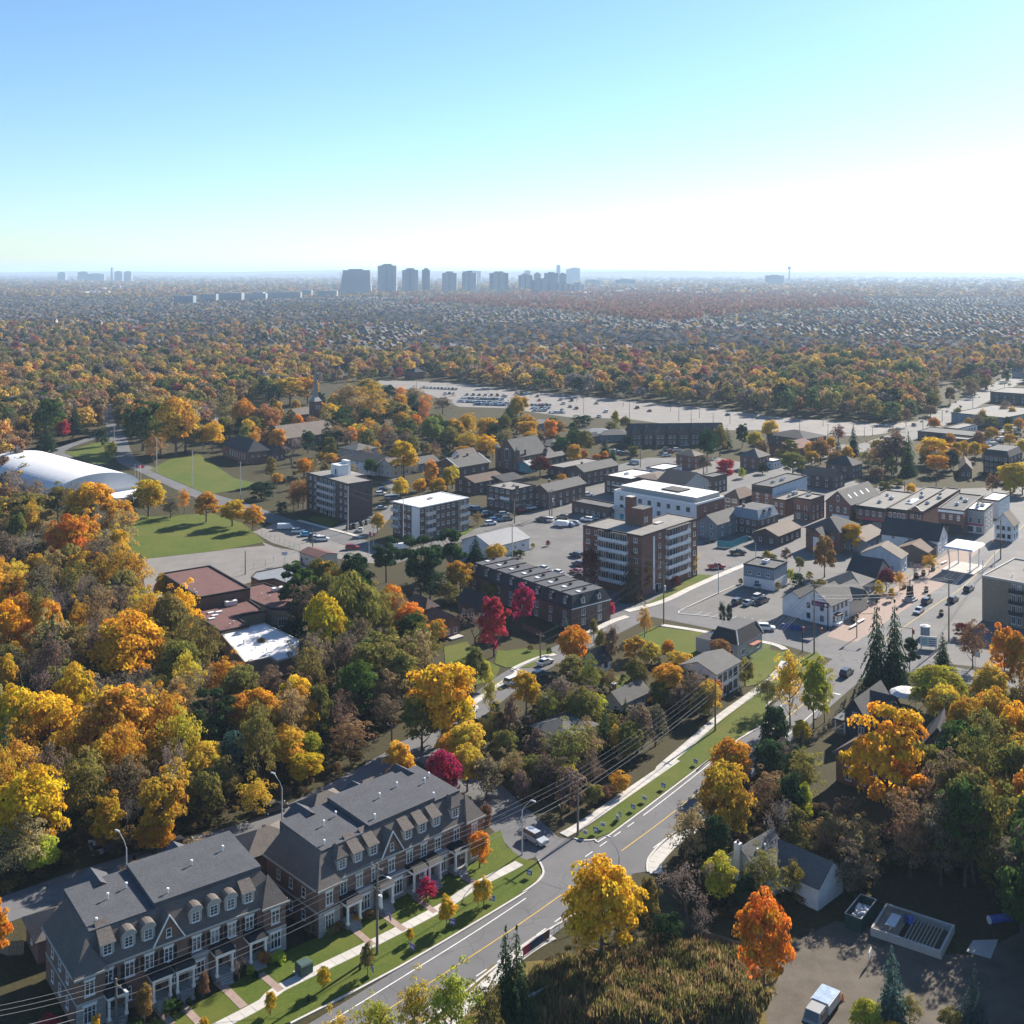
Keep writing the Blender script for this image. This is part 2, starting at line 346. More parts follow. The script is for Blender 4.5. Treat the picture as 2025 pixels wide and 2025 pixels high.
for nm, ln, wd, z in (('back_street', LANE, 7.4, .026), ('cross_street', CROSS, 8.5, .022), ('corner_street', CORNER, 11, .030), ('hill_street', HILL, 9, .022), ('alley_street', ALLEY, 8, .034), ('arterial_road', FAR_ROAD, 18, .018), ('church_street', CHURCH_ST, 8, .022)):
    struct(nm, strip(MB(), ln, wd, z), M_asph if nm not in ('arterial_road', 'alley_street') else M_asph2)
sheet('junction', [('32', 200, 880), (275, 830), (240, 745), (160, 660), (300, 560), (490, 590), (640, 600), (800, 540), (1030, 640), (1040, 820), (700, 880), (400, 950)], M_asph, .038)

# markings: one marked sheet per road
mk = MB()
ci = [p for p in MAIN]
def along(pts, a0, a1):
    out = []; s = 0
    for i in range(len(pts) - 1):
        d = (pts[i + 1] - pts[i]).length
        if s >= a0 and s <= a1: out.append(pts[i])
        s += d
    return out
def resample(pts, step):
    out = [pts[0].copy()]; left = step
    for i in range(len(pts) - 1):
        p, q = pts[i], pts[i + 1]; d = (q - p).length; dirn = (q - p) / d; pos = 0
        while d - pos >= left: pos += left; out.append(p + dirn * pos); left = step
        left -= d - pos
    return out
MR = resample(MAIN, 1.0)
def near_i(X, Y): return min(range(len(MR)), key=lambda i: (MR[i] - V2(X, Y)).length)
j0, j1, j2, j3 = near_i(7.5, 164), near_i(17, 176), near_i(66, 242), near_i(88, 271)
strip(mk, MR[:j0 + 1], .14, .044, 1); strip(mk, MR[j1:j2], .14, .044, 1); strip(mk, MR[j3:], .14, .044, 1)
for sgn, segs in ((1, [(0, j0 - 3), (j1 + 12, j2)]), (-1, [(0, j0 - 26), (j1 + 4, j2)])):
    for a_, b_ in segs: strip(mk, offs(MR[a_:b_], 3.45 * sgn), .16, .044, 0)
for k in range(j0 - 22, j0 - 2, 4): strip(mk, offs(MR[k:k + 3], -3.45), .16, .044, 0)
for k in range(j1 - 5, j1 + 11, 4): strip(mk, offs(MR[k:k + 3], 3.45), .16, .044, 0)
q = MR[j2 + 2]; d_ = (MR[j2 + 3] - q).normalized(); n_ = V2(-d_.y, d_.x)
mk.prism([q - n_ * 4.5, q - n_ * .2, q - n_ * .2 + d_ * .5, q - n_ * 4.5 + d_ * .5], .04, .046, 0)
for i in range(9):   # stall lines of the corner car park
    p = g('22', 1360 + i * 62, 800 + i * 9); dd = V2(.67, .74)
    mk.prism([p, p + V2(.1, 0), p + dd * 5 + V2(.1, 0), p + dd * 5], .02, .04, 0)
struct('road_markings', mk, [M_line, M_yellow])

# lawns and verges (real steps above the road)
LW = .10
sheet('townhouse_lawn', [('30', 560, 2150), (1000, 2150), (1500, 2110), ('31', 280, 1920), (1070, 1512), (1930, 1000), ('32', 125, 965), (222, 895), (262, 825), (225, 750), (130, 735), (0, 640), ('31', 1800, 520), (1640, 620), (1250, 860), (960, 1050), (620, 1240), (280, 1390), ('30', 1700, 1640), (1350, 1830)], M_grass, LW, -.2)
sheet('road_verge', [('32', 500, 575), (570, 588), (650, 583), (755, 548), (1470, 10), ('22', 1385, 1925), (1700, 1690), (1925, 1550), ('23', 60, 1440), (300, 1240), (470, 1120), (420, 1060), (300, 1110), (0, 1320), ('22', 1800, 1330), (1540, 1540), (1150, 1900), ('32', 1150, 60), (950, 200), (750, 390)], M_grass, LW, -.2)
sheet('corner_lawn', [('22', 840, 1000), (1080, 880), (1470, 930), (1470, 960), (1400, 1100), (1240, 1120), (1050, 1030)], M_grass, LW, -.2)
sheet('diner_lawn', [('22', 1690, 1110), (1880, 1010), (1932, 1010), ('23', 80, 1050), (300, 1085), (0, 1300), ('22', 1750, 1320)], M_grass, LW, -.2)
sheet('apartment_lawn', [('22', 1010, 720), (1160, 640), (1390, 500), (1530, 510), (1330, 600), (1140, 690)], M_grass, LW, -.2)
sheet('front_lawn', [('22', 0, 1060), (140, 1040), (370, 1070), (180, 1180), (0, 1180), ('21', 1760, 1150), (1780, 1050)], M_grass, LW, -.2)
sheet('back_garden_lawn', [('22', 680, 1280), (900, 1215), (990, 1290), (800, 1350)], M_grass, LW, -.2)
sheet('house_lawn', [('21', 1390, 1030), (1560, 990), (1620, 1080), (1800, 1180), (1760, 1260), (1560, 1330), (1400, 1150)], M_grass, LW, -.2)
sheet('playing_field', [('P', 225, 1012), (300, 1022), (420, 1015), (480, 1035), (525, 1072), (440, 1088), (290, 1105), (220, 1070)], M_grass, .06, -.2)
sheet('hall_lawn', [('10', 1090, 1580), (1240, 1500), (1440, 1460), (1700, 1640), (1880, 1680), (1700, 1730), (1520, 1760), (1430, 1725), (1250, 1650)], M_grass, LW, -.2)
sheet('slope_lawn', [('H', 820, 610), (1210, 490), (1400, 470), (1500, 640), (1420, 720), (1250, 790), (1000, 690)], M_grass, LW, -.2)
sheet('block_lawn', [('D', 200, 900), (560, 960), (400, 1040), (120, 950)], M_grass, LW, -.2)
sheet('block_corner_lawn', [('E', 210, 1440), (380, 1370), (500, 1400), (380, 1470), (250, 1480)], M_grass, LW, -.2)
sheet('dry_garden', [('32', 1500, 900), (1360, 1080), (1500, 640), (1700, 560), (1750, 700)], M_drygrass, .02)
sheet('scrub_field', [('32', -700, 2100), (-100, 1500), (600, 1440), (1300, 1300), (1850, 1480), (1900, 1932), (1700, 2200)], M_drygrass, .02)

# kerbs, paving slabs laid one by one
M_slab = [plain('slab_%d' % i, c, .9, .1, .9) for i, c in enumerate([(.44, .42, .39), (.40, .385, .36), (.47, .45, .415)])]
def kerb(name, lst): struct(name, strip(MB(), smooth(PG(lst), 3), .32, .15, 0, -.1), M_kerb)
kerb('kerb_townhouses', [('31', 275, 1932), (1070, 1520), (1930, 1010), ('32', 130, 975), (232, 900), (276, 828), (240, 742)])
kerb('kerb_verge', [('32', 485, 580), (560, 598), (650, 593), (760, 558), (1480, 15), ('22', 1390, 1932), (1700, 1700), (1932, 1560), ('23', 60, 1455), (300, 1250)])
kerb('kerb_opposite', [('31', 1000, 2140), ('32', 70, 1405), (375, 1215), (700, 1010)])
kerb('kerb_bend', [('32', 1035, 830), (1030, 770), (1060, 700), (1200, 560), (1480, 375), ('22', 1850, 1932), (1990, 1830)])
kerb('kerb_corner_park', [('22', 1830, 870), (1500, 810), (1280, 790), (1262, 775), (1290, 755), (1540, 640), (1740, 555)])
def slabs(name, lst, wd, ln, raise_=.125, limit=999):
    pts = resample(smooth(PG(lst), 4), ln); root = None
    me = []
    hw = wd / 2; hl = ln / 2 - .012
    for k_ in range(3):
        b = MB().frustum(-hl, hl, -hw, hw, -.12, -hl + .01, hl - .01, -hw + .01, hw - .01, .0, 0); me.append(b.mesh('slab', M_slab[k_]))
    root = struct(name, strip(MB(), pts, wd + .05, raise_ - .02, 0, -.15), M_kerb)
    for i in range(min(len(pts) - 1, limit)):
        c = (pts[i] + pts[i + 1]) / 2; d = pts[i + 1] - pts[i]
        link('slab', me[rng.choice((0, 0, 1, 2))], root, (c.x, c.y, raise_ + rng.uniform(-.004, .006)), math.atan2(d.y, d.x))
slabs('sidewalk_townhouses', [('30', 1500, 2000), (1930, 1775), ('31', 200, 1675), (850, 1360), (1380, 1085), (1600, 940), (1932, 770), ('32', 110, 735)], 1.7, 1.6)
slabs('sidewalk_verge', [('32', 420, 560), (560, 480), (900, 245), (1240, 10), ('22', 1110, 1930), (1400, 1680), (1560, 1540), (1932, 1265), ('23', 200, 1120)], 1.8, 1.6)
slabs('sidewalk_opposite', [('31', 1250, 2100), ('32', 60, 1470), (380, 1270)], 1.9, 1.6)
slabs('sidewalk_bend', [('32', 1100, 840), (1085, 770), (1130, 700), (1250, 590), (1480, 435), ('22', 1900, 1932)], 2.1, 1.6)
slabs('sidewalk_apartments', [('22', 880, 770), (1140, 700), (1330, 610), (1530, 520), (1720, 440), (1900, 370)], 2.2, 1.8)
slabs('sidewalk_corner', [('22', 600, 930), (760, 850), (890, 805)], 2.0, 1.8)
slabs('sidewalk_lawn_edge', [('22', 1130, 870), (1300, 895), (1480, 925), (1932, 1005), ('23', 200, 1055)], 1.8, 1.8)
slabs('sidewalk_back_street', [('21', 1600, 1440), (1760, 1330), (1932, 1215), ('22', 60, 1190), (240, 1110), (380, 1080)], 1.6, 1.8)
slabs('sidewalk_school', [('D', 0, 960), (350, 1055), (640, 1130), (820, 1185)], 1.7, 2.0)
for i, (t_, p, q, wd) in enumerate([('31', (55, 1570), (205, 1695), 1.0), ('31', (715, 1235), (875, 1365), 1.0), ('31', (925, 1125), (1105, 1255), 1.0), ('31', (1170, 1010), (1330, 1125), .9), ('31', (1530, 865), (1640, 925), 1.2), ('30', (1580, 1620), (1775, 1815), 1.1), ('30', (1325, 1800), (1460, 1940), 1.0), ('30', (1125, 1795), (1250, 1940), 1.0)]):
    a_, b_ = g(t_, *p), g(t_, *q); struct('walkway', strip(MB(), [a_, b_], wd, LW + .03, 0, 0), M_paver)
# ------------------------------------------------------------------ building kit
TL.update({'U': (1600, 1340, S3), 'X': (1725, 740, S3), 'Y': (400, 740, S3), 'V': (1440, 1660, S3), 'N': (1550, 1140, 200 / 1932), 'Q': (1780, 1200, 200 / 1932)})
M_red = brick('red_brick', (.17, .065, .045)); M_brown = brick('brown_brick', (.11, .062, .046)); M_dkbr = brick('dark_brick', (.075, .05, .045)); M_tan = brick('tan_brick', (.26, .2, .14)); M_orbr = brick('orange_brick', (.24, .1, .055))
M_thb = brick('townhouse_brick', (.17, .085, .062), (.24, .15, .12)); M_stone = brick('grey_stone', (.3, .3, .3), (.38, .37, .36), (.4, .4, .4), 2.6)
M_sh = shingle('grey_shingle', (.115, .113, .11)); M_shd = shingle('charcoal_shingle', (.05, .05, .055)); M_shb = shingle('brown_shingle', (.12, .088, .072)); M_sht = shingle('tan_shingle', (.165, .138, .118)); M_deck = shingle('townhouse_deck_roof', (.08, .083, .093)); M_mans = shingle('townhouse_slope_shingle', (.125, .11, .10))
M_ws = siding('white_siding', (.68, .69, .7)); M_bs = siding('pale_blue_siding', (.42, .5, .58)); M_nv = siding('navy_siding', (.035, .05, .07)); M_gs = siding('grey_siding', (.22, .23, .24)); M_cs = siding('cream_siding', (.55, .5, .4)); M_ts = siding('slate_blue_siding', (.2, .24, .29)); M_stu = plain('grey_stucco', (.36, .35, .35), .9, .12, .5); M_wst = plain('white_stucco', (.66, .66, .66), .85, .1, .4)
M_metal = plain('metal_roof', (.2, .205, .215), .5, .08, .5, .4); M_maroon = plain('maroon_roof', (.13, .065, .06), .9, .18, .3); M_teal = plain('teal_panel', (.05, .28, .32), .6, .1, 1); M_gal = M_steel
WM = {}; WP = {}
def win_mesh(wd, ht, kind, fm):
    key = (round(wd, 2), round(ht, 2), kind, fm.name)
    if key in WM: return WM[key]
    b = MB(); a, c, f = wd / 2, ht / 2, .07
    for q in ((-a, a, c - f, c), (-a, a, -c, -c + f), (-a, -a + f, -c + f, c - f), (a - f, a, -c + f, c - f)): b.box(q[0], q[1], -.08, .03, q[2], q[3], 0)
    if kind in ('two', 'grid'): b.box(-.03, .03, -.06, .02, -c + f, c - f, 0)
    if kind == 'sash': b.box(-a + f, a - f, -.06, .02, -.03, .03, 0)
    if kind == 'grid':
        for zz in (-c / 3, c / 3): b.box(-a + f, -.03, -.055, .02, zz - .02, zz + .02, 0); b.box(.03, a - f, -.055, .02, zz - .02, zz + .02, 0)
    if kind == 'three':
        for xx in (-a / 3, a / 3): b.box(xx - .03, xx + .03, -.06, .02, -c + f, c - f, 0)
    if kind == 'arch':
        pts = [(-a, c)] + [(-a * math.cos(t_ * math.pi / 8), c + .45 * a * math.sin(t_ * math.pi / 8)) for t_ in range(1, 8)] + [(a, c)]
        n = len(b.v); b.v += [(p[0], -.09, p[1]) for p in pts]; b.f.append(tuple(range(n + len(pts) - 1, n - 1, -1))); b.m.append(0); b.box(-.03, .03, -.06, .02, -c + f, c - f, 0)
    b.box(-a - .06, a + .06, -.14, .01, -c - .08, -c, 0)
    b.poly([(-a + f * .5, -.02, -c + f * .5), (a - f * .5, -.02, -c + f * .5), (a - f * .5, -.02, c - f * .5), (-a + f * .5, -.02, c - f * .5)], 1)
    whole = b.mesh('window', [fm, M_glass]); p = MB().poly([b.v[i] for i in b.f[-1]]); b.f.pop(); b.m.pop()
    WM[key] = whole; WP[key] = (b.mesh('window', fm), p.mesh('pane', M_glass)); return whole
def put_win(parent, wd, ht, kind, fm, loc, rz=0):
    win_mesh(wd, ht, kind, fm); fr_, pn = WP[round(wd, 2), round(ht, 2), kind, fm.name]
    o = link('window', fr_, parent, loc, rz); link('pane', pn, o); return o
def poff(pts, d):
    out = []; n = len(pts)
    for i in range(n):
        p0, p, p1 = V2(*pts[i - 1]), V2(*pts[i]), V2(*pts[(i + 1) % n])
        a = (p - p0).normalized(); b = (p1 - p).normalized(); na, nb = V2(a.y, -a.x), V2(b.y, -b.x); k = 1 + na.dot(nb)
        out.append(tuple(p + (na + nb) * (d / max(k, .3))))
    return out
class Bld:
    def __init__(s, name, label, cat, t, F, R, L, h, ang=None, group=None):
        f = g(t, *F, h)
        if isinstance(R, tuple):
            r = g(t, *R, h) - f
            if isinstance(L, tuple):
                l = g(t, *L, h) - f; la, ll = math.atan2(r.y, r.x), math.atan2(l.y, l.x) - math.pi / 2
                A = (la * r.length + ll * l.length) / (r.length + l.length) if ang is None else RAD(ang)
            else: A = math.atan2(r.y, r.x) if ang is None else RAD(ang)
            s.L = r.x * math.cos(A) + r.y * math.sin(A)
        else:
            s.L = R
            if isinstance(L, tuple):
                l = g(t, *L, h) - f; A = (math.atan2(l.y, l.x) - math.pi / 2) if ang is None else RAD(ang)
            else: A = RAD(48 if ang is None else ang)
        s.D = (-l.x * math.sin(A) + l.y * math.cos(A)) if isinstance(L, tuple) else L
        s.h = h; s.A = A; s.f = f
        s.root = thing(name, label, cat, f.x, f.y, A, group); s.wall = None
    def loc(s, t, p, h=0):
        d = g(t, *p, h) - s.f; return (d.x * math.cos(s.A) + d.y * math.sin(s.A), -d.x * math.sin(s.A) + d.y * math.cos(s.A))
    def rect(s, x0=0, x1=None, y0=0, y1=None): x1 = s.L if x1 is None else x1; y1 = s.D if y1 is None else y1; return [(x0, y0), (x1, y0), (x1, y1), (x0, y1)]
    def walls(s, mat, poly=None, h=None, z0=-.3, name='wall'):
        s.poly = poly or s.rect(); s.h = h or s.h
        return MB().prism(s.poly, z0, s.h).obj(name, mat, s.root)
    def flat(s, mat, trim=None, par=.45, poly=None, h=None, th=.3):
        p = poly or s.poly; h = h or s.h
        r = MB().prism(poff(p, -th - .01), h, h + .06).obj('roof', mat, s.root)
        o, i_ = poff(p, .07), poff(p, -th); b = MB(); n = len(p)
        for k in range(n):
            j = (k + 1) % n; b.prism([o[k], o[j], i_[j], i_[k]], h - .12 if par > .2 else h, h + par)
        b.obj('parapet', trim or M_dark, s.root); return r
    def gable(s, mat, wallm, rh, ax='x', r=None, h=None, ov=.45, name='roof'):
        x0, x1, y0, y1 = r or (0, s.L, 0, s.D); return MB().gable(x0, x1, y0, y1, h or s.h, rh, ax, ov, .18, 0, 1).obj(name, [mat, wallm], s.root)
    def hip(s, mat, rh, r=None, h=None, ov=.5):
        x0, x1, y0, y1 = r or (0, s.L, 0, s.D); return MB().hip(x0, x1, y0, y1, h or s.h, rh, ov).obj('roof', mat, s.root)
    def mansard(s, mat, rh, inset, topm, r=None, h=None):
        x0, x1, y0, y1 = r or (0, s.L, 0, s.D); h = h or s.h
        return MB().frustum(x0 - .25, x1 + .25, y0 - .25, y1 + .25, h, x0 + inset, x1 - inset, y0 + inset, y1 - inset, h + rh, 0, 1).obj('roof', [mat, topm], s.root)
    def fp(s, face, a, z, out=.0):
        return {'f': ((a, -out, z), 0), 'l': ((-out, a, z), -math.pi / 2), 'r': ((s.L + out, a, z), math.pi / 2), 'b': ((a, s.D + out, z), math.pi)}[face]
    def win(s, face, a, z, wd=1.2, ht=1.5, kind='two', fm=None, out=.0, name='window'):
        p, rz = s.fp(face, a, z, out); return put_win(s.root, wd, ht, kind, fm or M_white, p, rz)
    def wins(s, face, aa, zz, wd=1.2, ht=1.5, kind='two', fm=None, out=.0):
        for a_ in aa:
            for z_ in zz: s.win(face, a_, z_, wd, ht, kind, fm, out)
    def row(s, face, n, zz, wd=1.2, ht=1.5, kind='two', fm=None, a0=.06, a1=.94, out=.0):
        T = s.L if face in 'fb' else s.D; s.wins(face, [T * (a0 + (a1 - a0) * (i + .5) / n) for i in range(n)], zz, wd, ht, kind, fm, out)
    def door(s, face, a, wd=1.0, ht=2.1, mat=None, z0=0.0):
        p, rz = s.fp(face, a, z0, .0); b = MB().box(-wd / 2 - .08, wd / 2 + .08, -.05, .02, 0, ht + .1, 1).box(-wd / 2, wd / 2, -.08, .02, .02, ht, 0)
        b.box(wd / 2 - .2, wd / 2 - .12, -.13, -.07, 1, 1.1, 1); return b.obj('door', [mat or M_dark, M_white], s.root, p, rz)
    def bx(s, name, x0, x1, y0, y1, z0, z1, mat, top=None):
        b = MB().box(x0, x1, y0, y1, z0, z1, 0, None if top is None else 1); return b.obj(name, [mat] if top is None else [mat, top], s.root)
    def slab(s, face, name, a0, a1, z0, z1, out, mat, inn=0.0):
        """box fixed to a face, from inn to out in front of it"""
        p, rz = s.fp(face, 0, 0); sg = -1 if face in 'lb' else 1
        b = MB()
        if face in 'fb': b.box(min(a0, a1), max(a0, a1), -out, -inn, z0, z1); o = b.obj(name, mat, s.root) if face == 'f' else b.obj(name, mat, s.root)
        else: b.box(-out, -inn, min(a0, a1), max(a0, a1), z0, z1) if face == 'l' else b.box(s.L + inn, s.L + out, min(a0, a1), max(a0, a1), z0, z1); o = b.obj(name, mat, s.root)
        return o
    def balcony(s, face, a0, a1, z, out=1.4, rail=None, slab=None, ht=1.0):
        b = MB()
        def bb(u0, u1, o0, o1, z0, z1, mi):
            if face == 'f': b.box(u0, u1, -o1, -o0, z0, z1, mi)
            else: b.box(-o1, -o0, u0, u1, z0, z1, mi)
        bb(a0, a1, .0, out, z - .16, z, 1); bb(a0, a1, out - .06, out, z + .05, z + ht, 0); bb(a0, a0 + .05, 0, out - .06, z + .05, z + ht, 0); bb(a1 - .05, a1, 0, out - .06, z + .05, z + ht, 0)
        return link_rail(b, rail or M_white, slab or M_conc, s.root)
    def unit(s, x, y, z=None, sx=1.6, sy=1.2, sz=1.0, mat=None):
        z = (s.h + .06) if z is None else z
        b = MB().box(x - sx / 2, x + sx / 2, y - sy / 2, y + sy / 2, z + .15, z + sz).box(x - sx / 2 + .1, x + sx / 2 - .1, y - sy / 2 + .1, y + sy / 2 - .1, z, z + .15, 1).tube([(x, y, z + sz), (x, y, z + sz + .12)], min(sx, sy) * .35, 10, 1)
        return b.obj('rooftop_unit', [mat or M_steel, M_dark], s.root)
    def vent(s, x, y, z=None):
        z = (s.h + .06) if z is None else z
        return MB().tube([(x, y, z - .2), (x, y, z + .45), (x, y, z + .47), (x, y, z + .7)], [.1, .1, .2, .17], 7).obj('vent', M_white, s.root)
    def chim(s, x, y, z0, z1, sx=.7, sy=.7, mat=None):
        b = MB().box(x - sx / 2, x + sx / 2, y - sy / 2, y + sy / 2, z0, z1).box(x - sx / 2 - .08, x + sx / 2 + .08, y - sy / 2 - .08, y + sy / 2 + .08, z1, z1 + .15, 1).tube([(x, y, z1 + .15), (x, y, z1 + .5)], .14, 6, 1)
        return b.obj('chimney', [mat or M_red, M_conc], s.root)
def link_rail(b, rail, slab, root):
    sl, rl = MB(), MB()
    for f_, m_ in zip(b.f, b.m): (sl if m_ else rl).poly([b.v[i] for i in f_])
    o = sl.obj('balcony', slab, root); rl.obj('railing', rail, o); return o
def textpart(root, txt, loc, rz, size, mat, name='lettering'):
    cu = bpy.data.curves.new(name, 'FONT'); cu.body = txt; cu.size = size; cu.extrude = .02; cu.align_x = 'CENTER'
    tmp = bpy.data.objects.new(name, cu); C.objects.link(tmp); dg = bpy.context.evaluated_depsgraph_get(); me = bpy.data.meshes.new_from_object(tmp.evaluated_get(dg)); bpy.data.objects.remove(tmp)
    me.materials.clear(); me.materials.append(mat); o = link(name, me, root, loc); o.rotation_euler = (math.pi / 2, 0, rz); return o

# ------------------------------------------------------------------ the two townhouse rows
def dormer_mesh(kind):
    b = MB(); w2 = .85
    b.box(-w2, w2, -.05, 2.6, 0, 1.75, 0)
    if kind == 'barrel':
        n = len(b.v); K = 8
        for yy in (-.22, 2.6):
            for k in range(K + 1): t_ = math.pi * k / K; b.v.append((-1.0 * math.cos(t_), yy, 1.7 + .75 * math.sin(t_)))
        for k in range(K): b.f.append((n + k, n + K + 1 + k, n + K + 2 + k, n + k + 1)); b.m.append(1)
        b.f.append(tuple(n + k for k in range(K + 1))); b.m.append(0)
    elif kind == 'shed':
        b.poly([(-1.0, -.3, 1.7), (1.0, -.3, 1.7), (.8, 2.7, 3.35), (-.8, 2.7, 3.35)], 1); b.poly([(-1.0, -.3, 1.7), (-.8, 2.7, 3.35), (-.8, 2.7, 1.6), (-1.0, -.3, 1.6)], 1); b.poly([(1.0, -.3, 1.6), (.8, 2.7, 1.6), (.8, 2.7, 3.35), (1.0, -.3, 1.7)], 1); b.poly([(-1, -.3, 1.6), (1, -.3, 1.6), (1, -.3, 1.7), (-1, -.3, 1.7)], 0)
    else: b.hip(-w2, w2, -.05, 2.6, 1.7, 1.5, .18, 1)
    b.box(-w2 - .06, w2 + .06, -.12, -.05, -.02, .12, 2)
    return b.mesh('dormer', [M_cs_d, M_mans, M_white])
M_cs_d = siding('dormer_siding', (.4, .38, .35))
DM = {k: dormer_mesh(k) for k in ('barrel', 'shed', 'hip')}
M_frame = plain('window_frame', (.7, .71, .72), .5, .05, 1)
def pane_window(parent, x, y, z, wd, ht, kind='grid', rz=0):
    key = ('p', wd, ht, kind)
    if key not in WM:
        full = MB(); a, c, f = wd / 2, ht / 2, .09
        for q in ((-a, a, c - f, c), (-a, a, -c, -c + f), (-a, -a + f, -c + f, c - f), (a - f, a, -c + f, c - f)): full.box(q[0], q[1], -.1, .02, q[2], q[3])
        nv = 2 if wd < 1.5 else 3
        for i in range(1, nv): xx = -a + wd * i / nv; full.box(xx - .045, xx + .045, -.08, .02, -c + f, c - f)
        full.box(-a + f, a - f, -.075, .02, c * .3 - .03, c * .3 + .03); full.box(-a - .1, a + .1, -.18, .02, -c - .12, -c)
        if kind == 'head': full.box(-a - .12, a + .12, -.12, .02, c, c + .28)
        p = MB().poly([(-a + .04, -.03, -c + .04), (a - .04, -.03, -c + .04), (a - .04, -.03, c - .04), (-a + .04, -.03, c - .04)])
        WM[key] = (full.mesh('window', M_frame), p.mesh('pane', M_glass))
    o = link('window', WM[key][0], parent, (x, y, z), rz)
    if parent.parent is None: link('pane', WM[key][1], o)
    else: link('pane', WM[key][1], parent, (x, y, z), rz)
    return o
SHUT = MB().box(-.22, .22, -.06, 0, -.85, .85).mesh('shutter', M_black)
def porch_mesh():
    b = MB().box(-1.15, 1.15, -2.0, .0, 0, .9, 0); 
    for i in range(4): b.box(-.8, .8, -2.0 - .3 * (i + 1), -2.0 - .3 * i, 0, .9 - .2 * (i + 1), 0)
    return b.mesh('porch_base', M_stone)
PORCH = (porch_mesh(), MB().box(-.13, .13, -.13, .13, 0, 2.5).box(-.2, .2, -.2, .2, -.02, .3).box(-.18, .18, -.18, .18, 2.35, 2.5).mesh('column', M_white),
         MB().box(-1.3, 1.3, -2.15, .0, 0, .42).mesh('porch_beam', M_white), MB().frustum(-1.4, 1.4, -2.25, .0, .42, -1.2, 1.2, -1.7, -.02, .85).mesh('porch_roof', M_black))
def townhouse(name, label, t, F, R, L, gab, dorm, porches, stones, shutters, seams, ups):
    B = Bld(name, label, 'townhouse row', t, F, R, L, 6.7); r = B.root; Lx, D = B.L, min(B.D, 12.6); B.D = D; EZ, TZ, IN = 6.7, 10.2, 2.3
    MB().prism([(0, -.7), (3.4, -.7), (3.4, 0), (Lx - 3.2, 0), (Lx - 3.2, -.7), (Lx, -.7), (Lx, D), (0, D)], -.3, EZ).obj('wall', M_thb, r)
    MB().box(-.06, 3.46, -.78, -.7, -.3, 3.35, 0).box(-.1, -.0, -.78, D, 3.3, 3.5, 1).box(-.06, 3.46, -.84, -.78, 3.25, 3.5, 1).obj('stone_bay', [M_stone, M_conc], r)
    MB().box(Lx - 3.26, Lx + .06, -.78, -.7, -.3, 3.35, 0).box(Lx - 3.26, Lx + .06, -.84, -.78, 3.25, 3.5, 1).obj('stone_bay', [M_stone, M_conc], r)
    for a0, a1 in stones: MB().box(a0 * Lx, a1 * Lx, -.55, -.02, -.3, 3.5, 0).box(a0 * Lx - .08, a1 * Lx + .08, -.65, -.02, 3.5, 3.75, 1).obj('stone_bay', [M_stone, M_conc], r)
    # steep slope all round, decks stepped between the units, cornice
    b = MB().frustum(-.4, Lx + .4, -.4, D + .4, EZ, IN, Lx - IN, IN - .1, D - 1.0, TZ, 0, 0)
    for x0, x1 in ((0, 3.4), (Lx - 3.2, Lx)):   # corner hips
        n = len(b.v); b.v += [(x0 - .4, -1.1, EZ), (x1 + .3, -1.1, EZ), (x1 + .3, .6, EZ), (x0 - .4, .6, EZ), ((x0 + x1) / 2, 1.6, TZ - .4)]
        for q in ((0, 1, 4), (1, 2, 4), (3, 0, 4), (2, 3, 4)): b.f.append(tuple(n + k for k in q)); b.m.append(0)
    b.obj('roof', M_mans, r)
    MB().box(-.45, Lx + .45, -.47, -.4, EZ - .22, EZ + .06).box(-.47, -.4, -.47, D + .4, EZ - .22, EZ + .06).box(-.45, 3.75, -1.17, -1.1, EZ - .22, EZ + .05).box(Lx - 3.6, Lx + .45, -1.17, -1.1, EZ - .22, EZ + .05).obj('gutter', M_conc, r)
    xs_ = [IN] + [s_ * Lx for s_ in seams] + [Lx - IN]
    for i in range(len(xs_) - 1):
        up = ups[i]; y0 = IN - .1 + up * .3
        bb = MB(); x0, x1 = xs_[i] - (.08 if up else 0) , xs_[i + 1] + (.08 if up else 0)
        zf, zb = TZ + .05 + up, TZ + .75 + up * 1.2
        bb.v += [(x0, y0 - .15, TZ - .2), (x1, y0 - .15, TZ - .2), (x1, D + .2, TZ - 1.4), (x0, D + .2, TZ - 1.4), (x0, y0 - .15, zf), (x1, y0 - .15, zf), (x1, D + .2, zb - .2), (x0, D + .2, zb - .2)]
        for q in [(0, 1, 5, 4), (1, 2, 6, 5), (2, 3, 7, 6), (3, 0, 4, 7), (4, 5, 6, 7)]: bb.f.append(q); bb.m.append(0)
        dk = bb.obj('roof_deck', M_deck, r)
        for k in range(3): MB().tube([(0, 0, -.1), (0, 0, .4), (0, 0, .42), (0, 0, .62)], [.09, .09, .19, .15], 7).obj('vent', M_white, r, (x0 + (x1 - x0) * (.15 + .33 * k), y0 + (1.0 if k == 0 else 4.2 + k), zf + (.12 if k == 0 else .45)))
        # rear bump-out with its own little gable
        xc = (x0 + x1) / 2; MB().box(xc - 1.9, xc + 1.9, D - .2, D + 2.4, 5.5, TZ - .3, 1).gable(xc - 1.9, xc + 1.9, D - 1.5, D + 2.4, TZ - .3, 1.2, 'y', .25, .12, 0, 1).obj('rear_gable', [M_deck, M_thb], r)
    gx = gab * Lx; b = MB(); n = 0
    b.poly([(gx - 1.9, -.12, EZ), (gx + 1.9, -.12, EZ), (gx, -.12, EZ + 3.1)], 1)
    for s_ in (-1, 1): b.poly([(gx + s_ * 2.15, -.35, EZ - .1), (gx, -.35, EZ + 3.4), (gx, 3.0, EZ + 3.4), (gx + s_ * 2.15, .2, EZ - .1)], 0); b.tube([(gx + s_ * 2.1, -.38, EZ - .05), (gx, -.38, EZ + 3.42)], .11, 4, 2)
